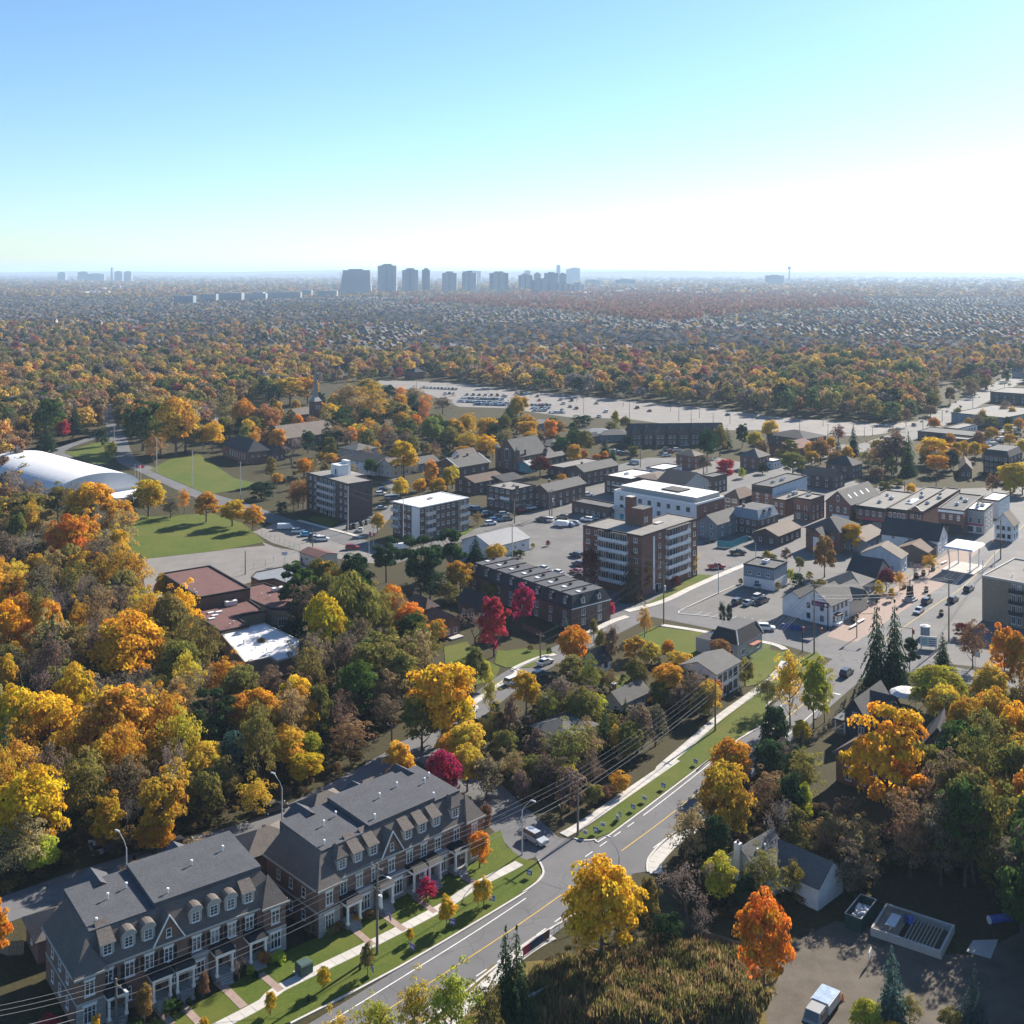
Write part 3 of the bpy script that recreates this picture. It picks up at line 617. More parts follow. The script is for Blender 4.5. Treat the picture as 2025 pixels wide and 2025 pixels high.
    gb = b.obj('front_gable', [M_mans, M_thb, M_white], r); link('window', win_mesh(.7, 1.1, 'sash', M_frame), gb, (gx, -.12, EZ + 1.1))
    for k, a_ in dorm:
        d_ = link('dormer', DM[k], r, (a_ * Lx, .35, EZ + .65)); link('window', win_mesh(1.05, 1.25, 'grid', M_frame), d_, (0, -.06, .95))
    cols2 = []
    xw = 1.7
    for a_ in [.055] + [k[1] for k in dorm] + [gab] + [.945]:
        x = a_ * Lx; yy = -.7 if (x < 3.4 or x > Lx - 3.2) else 0
        pane_window(r, x, yy, 5.0, 1.15, 1.75, 'head')
        if shutters and yy == 0:
            for s_ in (-1, 1): link('shutter', SHUT, r, (x + s_ * .86, yy, 5.0))
    for a_ in (.055, .945): pane_window(r, a_ * Lx, -.78, 1.85, 1.5, 2.1, 'head')
    for a0, a1 in stones: pane_window(r, (a0 + a1) / 2 * Lx, -.55, 1.9, 1.6, 2.1, 'head')
    for a_ in porches:
        x = a_ * Lx; p = thing_part('porch', r, (x, 0, 0)); o = link('porch_base', PORCH[0], p, (0, 0, -.05))
        for s_ in (-1, 1): link('column', PORCH[1], p, (s_ * 1.05, -1.9, .85))
        link('porch_beam', PORCH[2], p, (0, 0, 3.3)); link('porch_roof', PORCH[3], p, (0, 0, 3.3))
        link('door', MB().box(-.5, .5, -.06, .02, 0, 2.1).mesh('door', M_dark), p, (0, 0, .86))
        pane_window(r, x + 1.9, 0, 2.0, .8, 1.7)
    for k in range(3):
        link('window', win_mesh(.9, 1.4, 'sash', M_frame), r, (0, 3 + 3.2 * k, 5.0), -math.pi / 2)
        link('window', win_mesh(.9, 1.4, 'sash', M_frame), r, (0, 3 + 3.2 * k, 1.9), -math.pi / 2)
    MB().tube([(3.5, -.12, 0), (3.5, -.12, EZ)], .05, 5).obj('downpipe', M_conc, r); MB().tube([(gx - 2.3, -.06, 0), (gx - 2.3, -.06, EZ)], .05, 5).obj('downpipe', M_conc, r)
    return B
def thing_part(name, parent, loc): return link(name, None, parent, loc)
R1 = townhouse('townhouse_row', 'long brick townhouse row with round-topped dormers and dark shutters', '30', (545, 1580), (2085, 1035), (270, 1235), .42, [('shed', .145), ('barrel', .24), ('barrel', .33), ('barrel', .555), ('barrel', .645), ('barrel', .73), ('shed', .82)], (.165, .365, .475, .665, .835), ((.51, .605),), True, (.385,), (0, .55))
R2 = townhouse('townhouse_row', 'brick townhouse row with shed dormers and stone bays beside the junction', '31', (460, 945), (1640, 395), (95, 680), .43, [('hip', .15), ('shed', .24), ('shed', .33), ('shed', .54), ('shed', .63), ('shed', .72), ('hip', .845)], (.165, .355, .555, .65, .82), ((.215, .31), (.4, .51), (.69, .775)), False, (.355, .76), (0, .55, .1))
def garage(lab, t, F, ang, L=6.5, D=6.2, mat=None, ven=True):
    B = Bld('garage', lab, 'garage', t, F, L, D, 3.0, ang); B.walls(M_thb); B.hip(mat or M_mans, 2.1)
    MB().box(1, L - 1, D, D + .06, 0, 2.3).obj('garage_door', M_white, B.root); B.win('l', D / 2, 1.7, .8, .9, 'sash')
    MB().tube([(L * .55, D * .6, 4.2), (L * .55, D * .6, 5.0)], [.3, .34], 10).obj('vent', M_dark, B.root)
garage('brick garage by the fence behind the shuttered townhouses', '30', (275, 1335), 36, 7, 6.5)
garage('brick garage behind the shuttered townhouses, next after the fence corner one', '30', (660, 1100), 36, 8, 5)
garage('brick garage behind the middle of the shuttered townhouse row', '30', (1130, 920), 36, 9, 5)
garage('large hip-roofed garage between the two townhouse rows', '30', (1800, 735), 40, 9, 7)
garage('brick garage behind the near end of the shed-dormer townhouses', '31', (430, 440), 43, 8, 6)
garage('brick garage behind the middle of the shed-dormer townhouses', '31', (770, 335), 43, 9, 6)
# ------------------------------------------------------------------ apartment blocks, school, arena
B = Bld('apartment_block', 'six-storey red brick apartment block with white balcony fronts', 'apartments', 'A', (830, 1490), (1535, 1262), (85, 1350), 17.2)
a_, b_ = 13.1, 10.2; L, D = B.L, B.D; B.walls(M_red, [(0, 0), (L, 0), (L, b_), (a_, b_), (a_, D), (0, D)]); B.flat(M_tar, M_dark, .25)
fl = [.0, 2.87, 5.74, 8.61, 11.48, 14.35]; zc = [z + 1.5 for z in fl]
for z in fl[1:]:
    B.balcony('f', L * .41, L * .81, z, 1.3, M_ws); B.balcony('l', D * .22, D * .70, z, 1.3, M_ws)
    for q in (.46, .56, .66, .76): B.win('f', L * q, z + 1.25, 1.6, 2.0, 'two')
    for q in (.28, .4, .52, .64): B.win('l', D * q, z + 1.25, 1.6, 2.0, 'two')
B.wins('f', [L * .31, L * .845, L * .945], zc, 1.1, 1.3, 'sash'); B.wins('l', [D * .1, D * .76, D * .91], zc, 1.3, 1.3, 'two')
B.slab('f', 'stairwell_strip', L * .195, L * .225, 1, 16.2, .05, M_wst); B.slab('f', 'balcony_canopy', L * .4, L * .82, 17.0, 17.18, 1.3, M_dark); B.slab('l', 'balcony_canopy', D * .21, D * .71, 17.0, 17.18, 1.3, M_dark)
B.door('f', L * .26, 1.6, 2.3); px_, py_ = B.loc('A', (900, 1345), 17.2)
B.bx('penthouse', px_ - 2.6, px_ + 2.4, py_ - .3, py_ + 4.0, 17.2, 22.3, M_red, M_tard); B.bx('chimney', px_ - 2.0, px_ + .4, py_ + 4.0, py_ + 6.4, 17.2, 25.2, M_red, M_conc)
for i in range(4): link('window', win_mesh(.55, .6, 'one', M_white), B.root, (px_ - 1.6 + 1.1 * (i % 2), py_ - .3, 18.8 + .9 * (i // 2)))
B.bx('roof_hatch', px_ + 2.4, px_ + 5.6, py_ - 2.0, py_ - .4, 17.3, 17.6, M_conc)
MB().tube([(px_ + .5, py_ + 1, 22.3), (px_ + .5, py_ + 1, 26.0)], .05, 5).tube([(px_ - .4, py_ + 1, 25.4), (px_ + 1.4, py_ + 1, 25.4)], .04, 4).obj('antenna', M_steel, B.root)

B = Bld('apartment_block', 'dark brick apartment block with white rooftop penthouse', 'apartments', 'D', (630, 500), (945, 455), (105, 355), 14)
L, D = B.L, B.D; B.walls(M_dkbr, [(0, 0), (L, 0), (L, D * .38), (L + 5, D * .38), (L + 5, D), (0, D)]); B.flat(M_tar, M_dark, .2)
for k in range(5):
    z = 2.7 * k + .4; B.wins('l', [D * .05, D * .16, D * .78, D * .9], [z + 1.4], 1.2, 1.2, 'two')
    if k: B.balcony('l', D * .28, D * .68, z, 1.3, M_steel)
    for q in (.33, .43, .53, .63): B.win('l', D * q, z + 1.3, 1.6, 1.9, 'two')
q = B.loc('D', (540, 380), 14); B.bx('penthouse', q[0] - 2.2, q[0] + 2.2, q[1] - 2, q[1] + 3.6, 14, 18.0, M_wst, M_mem); B.bx('penthouse', q[0] + 2.2, q[0] + 3.8, q[1] - 1, q[1] + 3, 14, 19.2, M_wst, M_mem); B.door('l', D * .48, 1.6, 2.2)
link('door', MB().box(-.45, .45, -.04, .0, 0, 2).mesh('door', M_dark), B.root, (q[0] - 2.2, q[1], 14.5), -math.pi / 2)

B = Bld('apartment_block', 'four-storey brick apartment block with white roof and pale end panel', 'apartments', 'D', (1550, 800), (2189, 678), (1140, 735), 11.5, 46)
L, D = B.L, B.D; B.walls(M_brown); B.flat(M_mem, M_white, .22)
B.slab('l', 'pale_panel', .15, D * .3, .6, 11.2, .06, M_wst)
for k in range(4):
    z = 2.8 * k + .3
    if k: B.balcony('f', L * .1, L * .27, z, 1.3, M_steel); B.balcony('f', L * .78, L * .98, z, 1.3, M_steel); B.balcony('l', D * .7, D * .99, z, 1.3, M_steel)
    for q in (.14, .22, .82, .93): B.win('f', L * q, z + 1.3, 1.4, 1.9, 'two')
    B.wins('f', [L * .04, L * .36, L * .46, L * .57, L * .68], [z + 1.5], 1.1, 1.1, 'two'); B.wins('l', [D * .4, D * .55, D * .78, D * .9], [z + 1.5], 1.1, 1.1, 'two')
B.unit(L * .5, D * .55, None, 2.4, .6, .7); B.door('f', L * .41, 1.6, 2.2)

B = Bld('apartment_block', 'tan-brown brick apartment block overlooking the plaza street', 'apartments', '23', (2330, 645), 20, (1545, 560), 11.5, 47)
q = B.loc('23', (1810, 380), 11.5); L = B.L = max(q[0], 14); D = B.D; B.walls(M_tan); B.flat(M_tar, M_conc, .4)
for k in range(4):
    z = 2.8 * k + .4
    if k: B.balcony('l', D * .56, D * .7, z, 1.3, M_dark); B.balcony('l', D * .1, D * .24, z, 1.3, M_dark)
    B.wins('l', [D * .6, D * .66, D * .14, D * .2], [z + 1.3], 1.0, 1.9, 'two'); B.wins('l', [D * .48, D * .38, D * .3], [z + 1.5], 1.5, 1.3, 'three')
    B.wins('b', [L * .2, L * .5, L * .8], [z + 1.5], 1.3, 1.3, 'two')
B.bx('penthouse', L * .45, L * .85, D * .35, D * .62, 11.5, 14.4, M_tan, M_tard); B.unit(L * .3, D * .45, None, 2, 1.4, 1.2); B.vent(L * .2, D * .6); B.vent(L * .22, D * .75); B.chim(L * .7, D * .75, 11.5, 13, .8, .8, M_tan)

# mansard townhouse terrace below the apartments
B = Bld('mansard_terrace', 'dark brick terrace with steep mansard roof and white dormer windows', 'terrace', '22', (480, 750), (720, 665), (-240, 480), 5.6, 39)
L, D = B.L, B.D; B.walls(M_brown); B.mansard(M_shd, 2.9, 1.3, M_deck)
for i in range(8):
    a_ = D * (.06 + .88 * i / 7); d_ = MB().box(-.7, .7, -.1, 1.6, 0, 1.6).hip(-.7, .7, -.1, 1.6, 1.6, .5, .12, 1).obj('dormer', [M_dark, M_shd], B.root, (.15, a_, 6.2), -math.pi / 2)
    link('window', win_mesh(1.0, 1.2, 'two', M_white), d_, (0, -.1, .85)); B.win('l', a_, 3.6, 1.2, 1.6, 'grid'); B.win('l', a_ + .2, 1.3, 1.2, 1.5, 'grid')
    MB().box(-.5, .5, -.7, .7, 0, .22).obj('skylight', M_mem, B.root, (L * .35, a_, 8.5)); B.unit(L * .55, a_ + .6, 8.5, .7, .7, .5, M_dark)
    if i: B.bx('party_wall', 1.3, L - 1.3, a_ - D * .063 - .12, a_ - D * .063 + .12, 8.45, 8.75, M_dark)
for q in (.3, .72):
    d_ = MB().box(-.6, .6, -.1, 1.6, 0, 1.5).gable(-.6, .6, -.1, 1.6, 1.5, .6, 'y', .1, .1, 1, 0).obj('dormer', [M_conc, M_shd], B.root, (L * q, .15, 6.2)); link('window', win_mesh(.8, 1.1, 'sash', M_white), d_, (0, -.1, .8))
B.wins('f', [L * .3, L * .72], [4.0, 1.6], 1.3, 1.6, 'grid'); B.slab('f', 'gutter', -.2, L + .2, 5.35, 5.6, .28, M_white); B.slab('l', 'gutter', -.2, D, 5.35, 5.6, .28, M_dark)

# school: several wings of one building
B = Bld('school_building', 'flat-roofed school with maroon gymnasium roof and pale wings', 'school', 'S', (575, 570), (1120, 465), (185, 305), 7.2)
def wing(B, t, pts, h, wallm, roofm, par=.35, trim=None):
    p = [B.loc(t, q, h) for q in pts]
    if sum(p[i][0] * p[(i + 1) % len(p)][1] - p[(i + 1) % len(p)][0] * p[i][1] for i in range(len(p))) < 0: p = p[::-1]
    MB().prism(p, -.3, h).obj('wall', wallm, B.root); B.flat(roofm, trim or M_dark, par, p, h); return p
B.walls(M_brown); B.flat(M_maroon, M_dark, .4)
wing(B, 'S', [(560, 690), (1108, 588), (1290, 712), (975, 775), (1120, 872), (800, 942), (640, 830)], 4.2, M_tan, M_maroon)
wing(B, 'S', [(1120, 585), (1120, 445), (1290, 410), (1470, 470), (1660, 560), (1600, 700), (1365, 692)], 4.0, M_tan, M_maroon)
wing(B, 'S', [(1140, 345), (1190, 290), (1560, 215), (1850, 262), (1840, 420), (1630, 455), (1390, 362), (1222, 385)], 4.6, M_orbr, M_metal, .3, M_dark)
wing(B, 'S', [(800, 950), (1290, 850), (1660, 1030), (1640, 1200), (1430, 1262), (1350, 1215), (1075, 1275)], 3.6, M_tan, M_mem, .25, M_conc)
def at(B, t, p, h): return (*B.loc(t, p, h), h + .06)
q = at(B, 'S', (920, 650), 4.2); B.unit(q[0], q[1], 4.25, 3.0, 1.6, 1.3, M_mem)
q = at(B, 'S', (1430, 490), 4.0); B.unit(q[0], q[1], 4.05, 3.2, 1.4, 1.0, M_mem)
q = at(B, 'S', (1720, 365), 4.6); B.unit(q[0], q[1], 4.65, 2.2, 2.2, 1.4, M_mem)
for p_, h_ in (((700, 735), 4.2), ((790, 725), 4.2), ((710, 800), 4.2), ((745, 765), 4.2)): q = at(B, 'S', p_, h_); MB().box(-.8, .8, -.5, .5, 0, .3).obj('skylight', M_mem, B.root, q)
for p_, h_ in (((1060, 1065), 3.6), ((1185, 1130), 3.6), ((1310, 1150), 3.6), ((910, 880), 4.2), ((950, 850), 4.2), ((1255, 545), 4.0), ((1345, 570), 4.0), ((520, 500), 7.2), ((545, 530), 7.2)): q = at(B, 'S', p_, h_); B.vent(q[0], q[1], h_ + .1)
for p_ in ((1075, 800), (1245, 770), (1480, 830), (1500, 1310)):
    q = B.loc('S', p_, 2.0); link('window', win_mesh(2.2, 1.8, 'three', M_white), B.root, (q[0], q[1] - .06, 2.0), 0)
MB().prism([(0, 0), (3.5, 0), (3.5, 0)], 0, .1) if 0 else None
B = Bld('portable_classroom', 'beige portable classroom with maroon roof in the school car park', 'classroom', 'D', (260, 1440), (485, 1385), (30, 1360), 3.4)
B.walls(M_cs); B.gable(M_maroon, M_cs, .9, 'y', None, None, .25); B.wins('l', [B.D * .25, B.D * .6], [1.9], 1.4, 1.0, 'two'); B.door('l', B.D * .88, .9, 2.0); MB().box(-1.6, 0, B.D * .78, B.D, -.1, .5).obj('entry_deck', M_wood, B.root)

# arena: vaulted roof, low white wings
B = Bld('arena', 'ice arena with white barrel-vault roof and low flat wings', 'arena', 'H', (705, 1175), 34, 78, 5.0, 46)
b = MB(); K = 30; L, D = B.L, B.D
b.box(0, L, 0, D, -.3, 5, 0); n = len(b.v)
for yy in (-.3, D):
    for k in range(K + 1): t_ = math.pi * k / K; b.v.append((L / 2 - (L / 2 + .5) * math.cos(t_), yy, 4.6 + 7.2 * math.sin(t_) ** .85 if 0 < k < K else 4.6))
for k in range(K): b.f.append((n + k, n + k + 1, n + K + 2 + k, n + K + 1 + k)); b.m.append(1)
b.f.append(tuple(n + k for k in range(K + 1))); b.m.append(0)
w_ = b.obj('hall', [M_wst, M_mem], B.root)
for p_ in w_.data.polygons: p_.use_smooth = False
wing(B, 'H', [(290, 735), (610, 710), (683, 735), (640, 790), (380, 790)], 4.2, M_red, M_mem, .3, M_white)
wing(B, 'H', [(690, 800), (900, 765), (960, 800), (740, 835)], 3.4, M_ws, M_mem, .2, M_white)
wing(B, 'H', [(1160, 930), (1400, 895), (1520, 930), (1240, 985)], 4.4, M_red, M_mem, .3, M_white)
wing(B, 'H', [(700, 830), (1170, 940), (1840, 1070), (1700, 1180), (1480, 1200), (960, 1010)], 3.4, M_ws, M_mem, .2, M_white)
wing(B, 'H', [(75, 690), (200, 670), (270, 690), (140, 720)], 3, M_stu, M_tar, .2)

# hall and church group on the left
B = Bld('church_hall', 'red brick church hall with charcoal hip roof', 'hall', 'Y', (585, 1000), (865, 975), (240, 900), 5.5)
B.walls(M_red); B.hip(M_shd, 5.0); B.row('l', 7, [3.0], .7, 2.6, 'sash', None, .1, .75); B.row('f', 3, [3.6], 1.6, .8, 'three'); B.door('l', B.D * .88, 1.6, 2.3)
B = Bld('church', 'long brick church with pointed grey steeple among the trees', 'church', 'Y', (1050, 820), (1490, 700), 17, 6, 47)
B.walls(M_brown); B.gable(M_sht, M_brown, 5.5, 'x'); B.row('f', 5, [3.0], .8, 2.6, 'arch'); B.row('l', 3, [3.0], .8, 2.4, 'arch')
q = B.loc('Y', (1440, 640), 0); MB().box(-2.6, 2.6, -2.6, 2.6, -.3, 14, 0).obj('tower', M_brown, B.root, (q[0], q[1], 0))
MB().frustum(-2.8, 2.8, -2.8, 2.8, 14, -1.4, 1.4, -1.4, 1.4, 16.5).frustum(-1.4, 1.4, -1.4, 1.4, 16.5, -.08, .08, -.08, .08, 36).obj('steeple', M_metal, B.root, (q[0], q[1], 0))
for k in (-1, 0, 1): link('window', win_mesh(.5, 2.2, 'arch', M_white), B.root, (q[0] + k * 1.3, q[1] - 2.6, 10.5))
B = Bld('church_annex', 'low charcoal-roofed annex between church hall and church', 'annex', 'Y', (850, 1020), (1030, 985), 12, 4, 47); B.walls(M_brown); B.gable(M_shd, M_brown, 3, 'y'); B.row('f', 3, [2], .9, 1.2)
B = Bld('house', 'grey-roofed house behind the steeple church', 'house', 'Y', (1200, 520), (1560, 480), 10, 5, 47); B.walls(M_brown); B.gable(M_sht, M_brown, 3.2, 'x'); B.row('f', 4, [2.5], 1, 1.3)
# ------------------------------------------------------------------ streets of houses and shops
def house(label, t, F, R, L, h, wm, rm, rh=2.6, roof='x', cat='house', name='house', ang=None, nf=3, nl=2, rows=None, fm=None, chim=None, doorf=None, kind='sash', ww=1.0, wh=1.35, h0=None, group=None):
    B = Bld(name, label, cat, t, F, R, L, h, ang, group); B.walls(wm)
    if roof in 'xy': B.gable(rm, wm, rh, roof)
    elif roof == 'hip': B.hip(rm, rh)
    elif roof == 'flat': B.flat(rm, M_dark, .4)
    elif roof == 'man': B.mansard(rm, rh, 1.1, M_tard)
    zz = rows or ([1.6] if h < 4.6 else [1.6, 4.3] if h < 7.6 else [1.7, 4.6, 7.2] if h < 10 else [1.7, 4.6, 7.4])
    zz = [z for z in zz if z + wh / 2 < h]
    if nf: B.row('f', nf, zz, ww, wh, kind, fm)
    if nl: B.row('l', nl, zz, ww, wh, kind, fm)
    if chim: B.chim(B.L * chim[0], B.D * chim[1], h, h + rh + .9)
    if doorf is not None: B.door('f', B.L * doorf, 1.0, 2.1)
    return B
# tile E : between the alley and the church
B = Bld('workshop', 'long low workshop with pale grey metal gable roof beside the car park', 'workshop', 'E', (730, 1625), (1200, 1505), (390, 1520), 4, 46); B.walls(M_wst); B.gable(M_metal, M_wst, 2.6, 'x', None, None, .4); B.row('f', 4, [2.2], 1.2, .8, 'two'); B.door('l', B.D * .5, 2.4, 2.6, M_white)
B = house('brick shop-house with flat gravel roof and balcony window facing the car park', 'E', (985, 905), (1290, 840), (650, 850), 8, M_brown, M_tar, 0, 'flat', 'building', 'shop_house', 48, 3, 4, None, None, None, .3, 'two', 1.4, 1.3)
B.balcony('l', B.D * .1, B.D * .4, 4.3, 1.2, M_white); B.slab('l', 'fascia_sign', B.D * .05, B.D * .35, 3.2, 3.6, .2, M_teal); B.slab('l', 'fascia_sign', B.D * .7, B.D * .95, 3.2, 3.7, .2, M_white); B.unit(B.L * .3, B.D * .6, None, 1, 1, .8); B.unit(B.L * .5, B.D * .4, None, 1, 1, .6); B.chim(B.L * .25, .6, 7, 9.4, 1.2, .9)
B = house('brown brick building with gabled end and grey roof by the alley', 'E', (1445, 920), (1900, 805), (1260, 885), 6.6, M_brown, M_sh, 2.2, 'x', 'building', 'shop_house', 49, 5, 2, None, None, (.3, .7)); B.door('f', B.L * .33, 1, 2.1, M_white)
B = Bld('stone_church', 'brown brick church with tall pointed window in its gable front', 'church', 'E', (1065, 470), (1400, 400), 13.5, 6.5, 48); L, D = B.L, B.D
B.walls(M_brown); B.gable(M_sh, M_brown, 7.0, 'x'); B.row('f', 4, [3.2], .9, 2.8, 'arch')
b = MB(); 
for q in (-.2, D - 1.2): b.box(-.9, .6, q, q + 1.4, -.3, 9.5)
b.prism([(-.5, D * .28), (.0, D * .28), (0, D * .72), (-.5, D * .72)], 0, 9.8); b.obj('buttress', M_brown, B.root)
for k in range(2): MB().frustum(-.7, .7, -.7, .7, 0, -.02, .02, -.02, .02, 2.4).obj('pinnacle', M_conc, B.root, (-.15, .5 + k * (D - 1.0), 9.5))
link('window', win_mesh(2.4, 5.2, 'arch', M_wst), B.root, (-.52, D * .5, 6.6), -math.pi / 2)
for k in (.12, .5, .88): link('window', win_mesh(1.0, 1.8, 'arch', M_wst), B.root, (-.55 if k == .5 else -.02, D * k, 1.8), -math.pi / 2)
MB().box(L - .3, L + .3, -.3, D / 2, 6.0, 8.0).obj('end_wall', M_brown, B.root); B.chim(L * .25, .3, 6, 9.2)
MB().gable(L + 2, L + 9, 2, 10, 4, 2.6, 'x', .4, .15, 0, 1).box(L + 2, L + 9, 2, 10, -.3, 4, 1).obj('vestry', [M_sh, M_brown], B.root)
B = house('brick hall with white-trimmed gable and twin chimneys beside the brick church', 'E', (300, 605), (690, 540), (60, 545), 6.6, M_brown, M_sh, 3.0, 'x', 'hall', 'brick_hall', 45, 3, 3, None, None, (.3, .45)); B.chim(B.L * .62, B.D * .45, 7, 10.6); MB().gable(0, B.L, 0, B.D, 6.62, 3.0, 'x', .5, .1, 0, None).obj('verge_trim', M_sh, B.root)
MB().tube([(-.5, -.5, 6.5), (-.5, B.D / 2, 9.85), (-.5, B.D + .5, 6.5)], .14, 4).obj('gable_trim', M_white, B.root); MB().tube([(B.L + .5, -.5, 6.5), (B.L + .5, B.D / 2, 9.85)], .2, 4).obj('gable_trim', M_white, B.root)
house('white house with tan roof behind the twin-chimney hall', 'E', (330, 470), (560, 440), (215, 450), 6, M_ws, M_sht, 2.6, 'x', ang=45)
house('brown-roofed brick building below the twin-chimney hall', 'E', (510, 805), (720, 700), (330, 745), 5, M_brown, M_shb, 1.8, 'x', 'building', 'shop_house', 47)
house('low black-roofed shed behind the flat-roofed shop-house', 'E', (880, 790), (1120, 740), (670, 735), 4.4, M_dkbr, M_shd, 1.6, 'x', 'shed', 'shed', 47, 0, 1)
house('small teal-walled house under the dark red tree', 'E', (1200, 580), (1330, 560), (1080, 555), 3.6, M_teal, M_metal, 1.4, 'x', 'house', 'house', 47)
house('long low flat-roofed brick building behind the dark red tree', 'E', (1640, 620), (1960, 500), (1470, 580), 4.0, M_dkbr, M_tar, 0, 'flat', 'building', 'shop_house', 47)
house('grey hip-roofed bungalow behind the brick church', 'E', (1480, 345), (1710, 300), (1330, 290), 4, M_brown, M_sh, 2.6, 'hip', chim=(.1, .5))
house('low grey-roofed wing beside the brick church', 'E', (1430, 490), (1660, 440), 7, 3.6, M_brown, M_sh, 1.2, 'x', 'house', 'house', 48)
house('grey-roofed house beyond the brick church vestry', 'E', (1840, 250), (2050, 205), (1740, 260), 4.5, M_red, M_sh, 2.4, 'hip', ang=47)
house('small grey house beyond the orange maples', 'E', (1300, 60), (1440, 30), (1190, 40), 4, M_gs, M_sh, 2, 'hip', ang=47)
# tile A
house('brick twin-gabled house beside the white-roofed inn', 'A', (95, 665), (540, 575), 8.5, 6.2, M_brown, M_sh, 2.2, 'x', 'building', 'shop_house', 47, 5, 2, chim=(.2, .6))
B = house('black inn with white roof and a row of white upper windows', 'A', (700, 765), (940, 665), (360, 712), 7, M_dkbr, M_mem, 0, 'flat', 'inn', 'inn', 48, 3, 5, None, None, None, .5, 'two', 1.2, 1.4); B.unit(B.L * .4, B.D * .6, None, 2.2, 1.2, .8); B.slab('l', 'fascia_sign', B.D * .35, B.D * .65, 3.4, 3.9, .15, M_white)
house('white-roofed annex behind the black inn', 'A', (1110, 645), (1345, 590), (880, 615), 5.6, M_ws, M_mem, 0, 'flat', 'annex', 'annex', 48)
house('red brick building with grey hip roof beside the black inn', 'A', (1040, 775), 16, (705, 735), 7, M_red, M_sht, 1.4, 'hip', 'building', 'shop_house', 47, 2, 3, kind='three', ww=1.8)
house('stone building with charcoal gable roof and long window row', 'A', (1360, 845), (1640, 755), (1045, 785), 7, M_stu, M_shd, 4.0, 'y', 'building', 'shop_house', 48, 4, 7, kind='sash', wh=1.7)
B = Bld('office_block', 'long white three-storey office block with brick end wall', 'offices', 'A', (1530, 1085), (1855, 985), (485, 905), 10.3, 47); L, D = B.L, B.D
B.walls(M_wst); B.flat(M_tar, M_white, .5); B.slab('f', 'brick_end', -.04, L, -.3, 10.1, .08, M_red); B.bx('top_storey', 2.0, L - 1, 1.2, D - 1.5, 10.36, 12.3, M_conc, M_mem)
B.row('l', 8, [8.2, 5.0], 1.5, 1.5, 'two', M_dark, .04, .96); B.row('l', 9, [1.8], 1.6, 1.7, 'three'); B.wins('f', [L * .3, L * .7], [8, 5], 1.1, 1.4, 'sash'); B.door('l', D * .9, 1.8, 2.4, M_teal); B.balcony('l', D * .84, D * .99, 4.0, 1.6, M_steel); B.bx('roof_skylight', L * .3, L * .7, D * .3, D * .52, 12.4, 12.75, M_dark)
house('low flat-roofed brick workshop beside the white office block', 'A', (420, 1130), (560, 1085), (0, 1030), 4.2, M_brown, M_tard, 0, 'flat', 'workshop', 'workshop', 48, 2, 6, None, None, None, None, 'two', 1.2, 1.1)
house('grey clapboard house with green-grey roof behind the teal fence yard', 'A', (1790, 1335), (2130, 1235), (1600, 1270), 5.2, M_gs, M_sh, 2.6, 'x', ang=48, nf=3, nl=2)
B = Bld('gabled_terrace', 'row of steep-gabled brick townhouses beside the large parking lot', 'terrace', 'A', (690, 185), 50, 13, 6, 4); L = B.L
B.walls(M_dkbr); B.gable(M_shd, M_dkbr, 4.6, 'x')
for i in range(8):
    x = L * (i + .5) / 8; MB().gable(x - 2.7, x + 2.7, -1.2, 5.5, 6, 4.4 if i % 2 else 3.4, 'y', .35, .15, 0, 1).box(x - 2.5, x + 2.5, -1.2, 0, -.3, 6, 1).obj('front_gable', [M_sh, M_brown], B.root)  # gables in paler shingle and brick: sunlight put into their colour
    for z_ in (1.7, 4.5): link('window', win_mesh(1.2, 1.4, 'two', M_white), B.root, (x - 1.1, -1.22, z_)); link('window', win_mesh(1.0, 1.4, 'two', M_white), B.root, (x + 1.1, -1.22, z_))
house('red brick house with tan hip roof by the terrace car park', 'A', (1500, 470), (1580, 440), (1360, 420), 6, M_red, M_sht, 2.2, 'hip', ang=48)
house('pale grey bungalow left of the gabled terrace', 'A', (330, 200), (640, 150), 12, 3.6, M_gs, M_sh, 2.4, 'hip', ang=10)
house('blue-grey hip-roofed bungalow at the edge of the parking lot', 'A', (100, 190), (450, 150), 13, 3.6, M_gs, M_metal, 2.4, 'hip', ang=12)
B = house('dark brick shop with tall white windows by the red maple', 'A', (1740, 740), (1890, 690), (1600, 715), 7, M_dkbr, M_tard, 0, 'flat', 'shop', 'shop', 48, 3, 2)
# tile B
B = house('brick mansard house with blue slate dormers above the back yard', 'B', (450, 960), (690, 880), (110, 900), 5.6, M_brown, M_ts, 3.2, 'man', 'house', 'house', 47, 3, 4, chim=(.2, .7))
for q in (.35, .65): d_ = MB().box(-.6, .6, -.1, 1.4, 0, 1.5).gable(-.6, .6, -.1, 1.4, 1.5, .6, 'y', .1, .1, 1, 0).obj('dormer', [M_conc, M_shd], B.root, (B.L * q, .2, 6.3)); link('window', win_mesh(.8, 1.1, 'sash', M_white), d_, (0, -.1, .8))
house('low brown-roofed shop on the street corner beyond the mansard house', 'B', (700, 1160), (960, 1040), 9, 3.6, M_dkbr, M_sht, 1.8, 'x', 'shop', 'shop', 50, 4, 2)
house('brown hip-roofed building by the church street', 'B', (200, 690), (360, 610), (10, 660), 5.2, M_brown, M_shb, 3, 'hip', 'building', 'shop_house', 50, 2, 2, kind='three', ww=2.0)
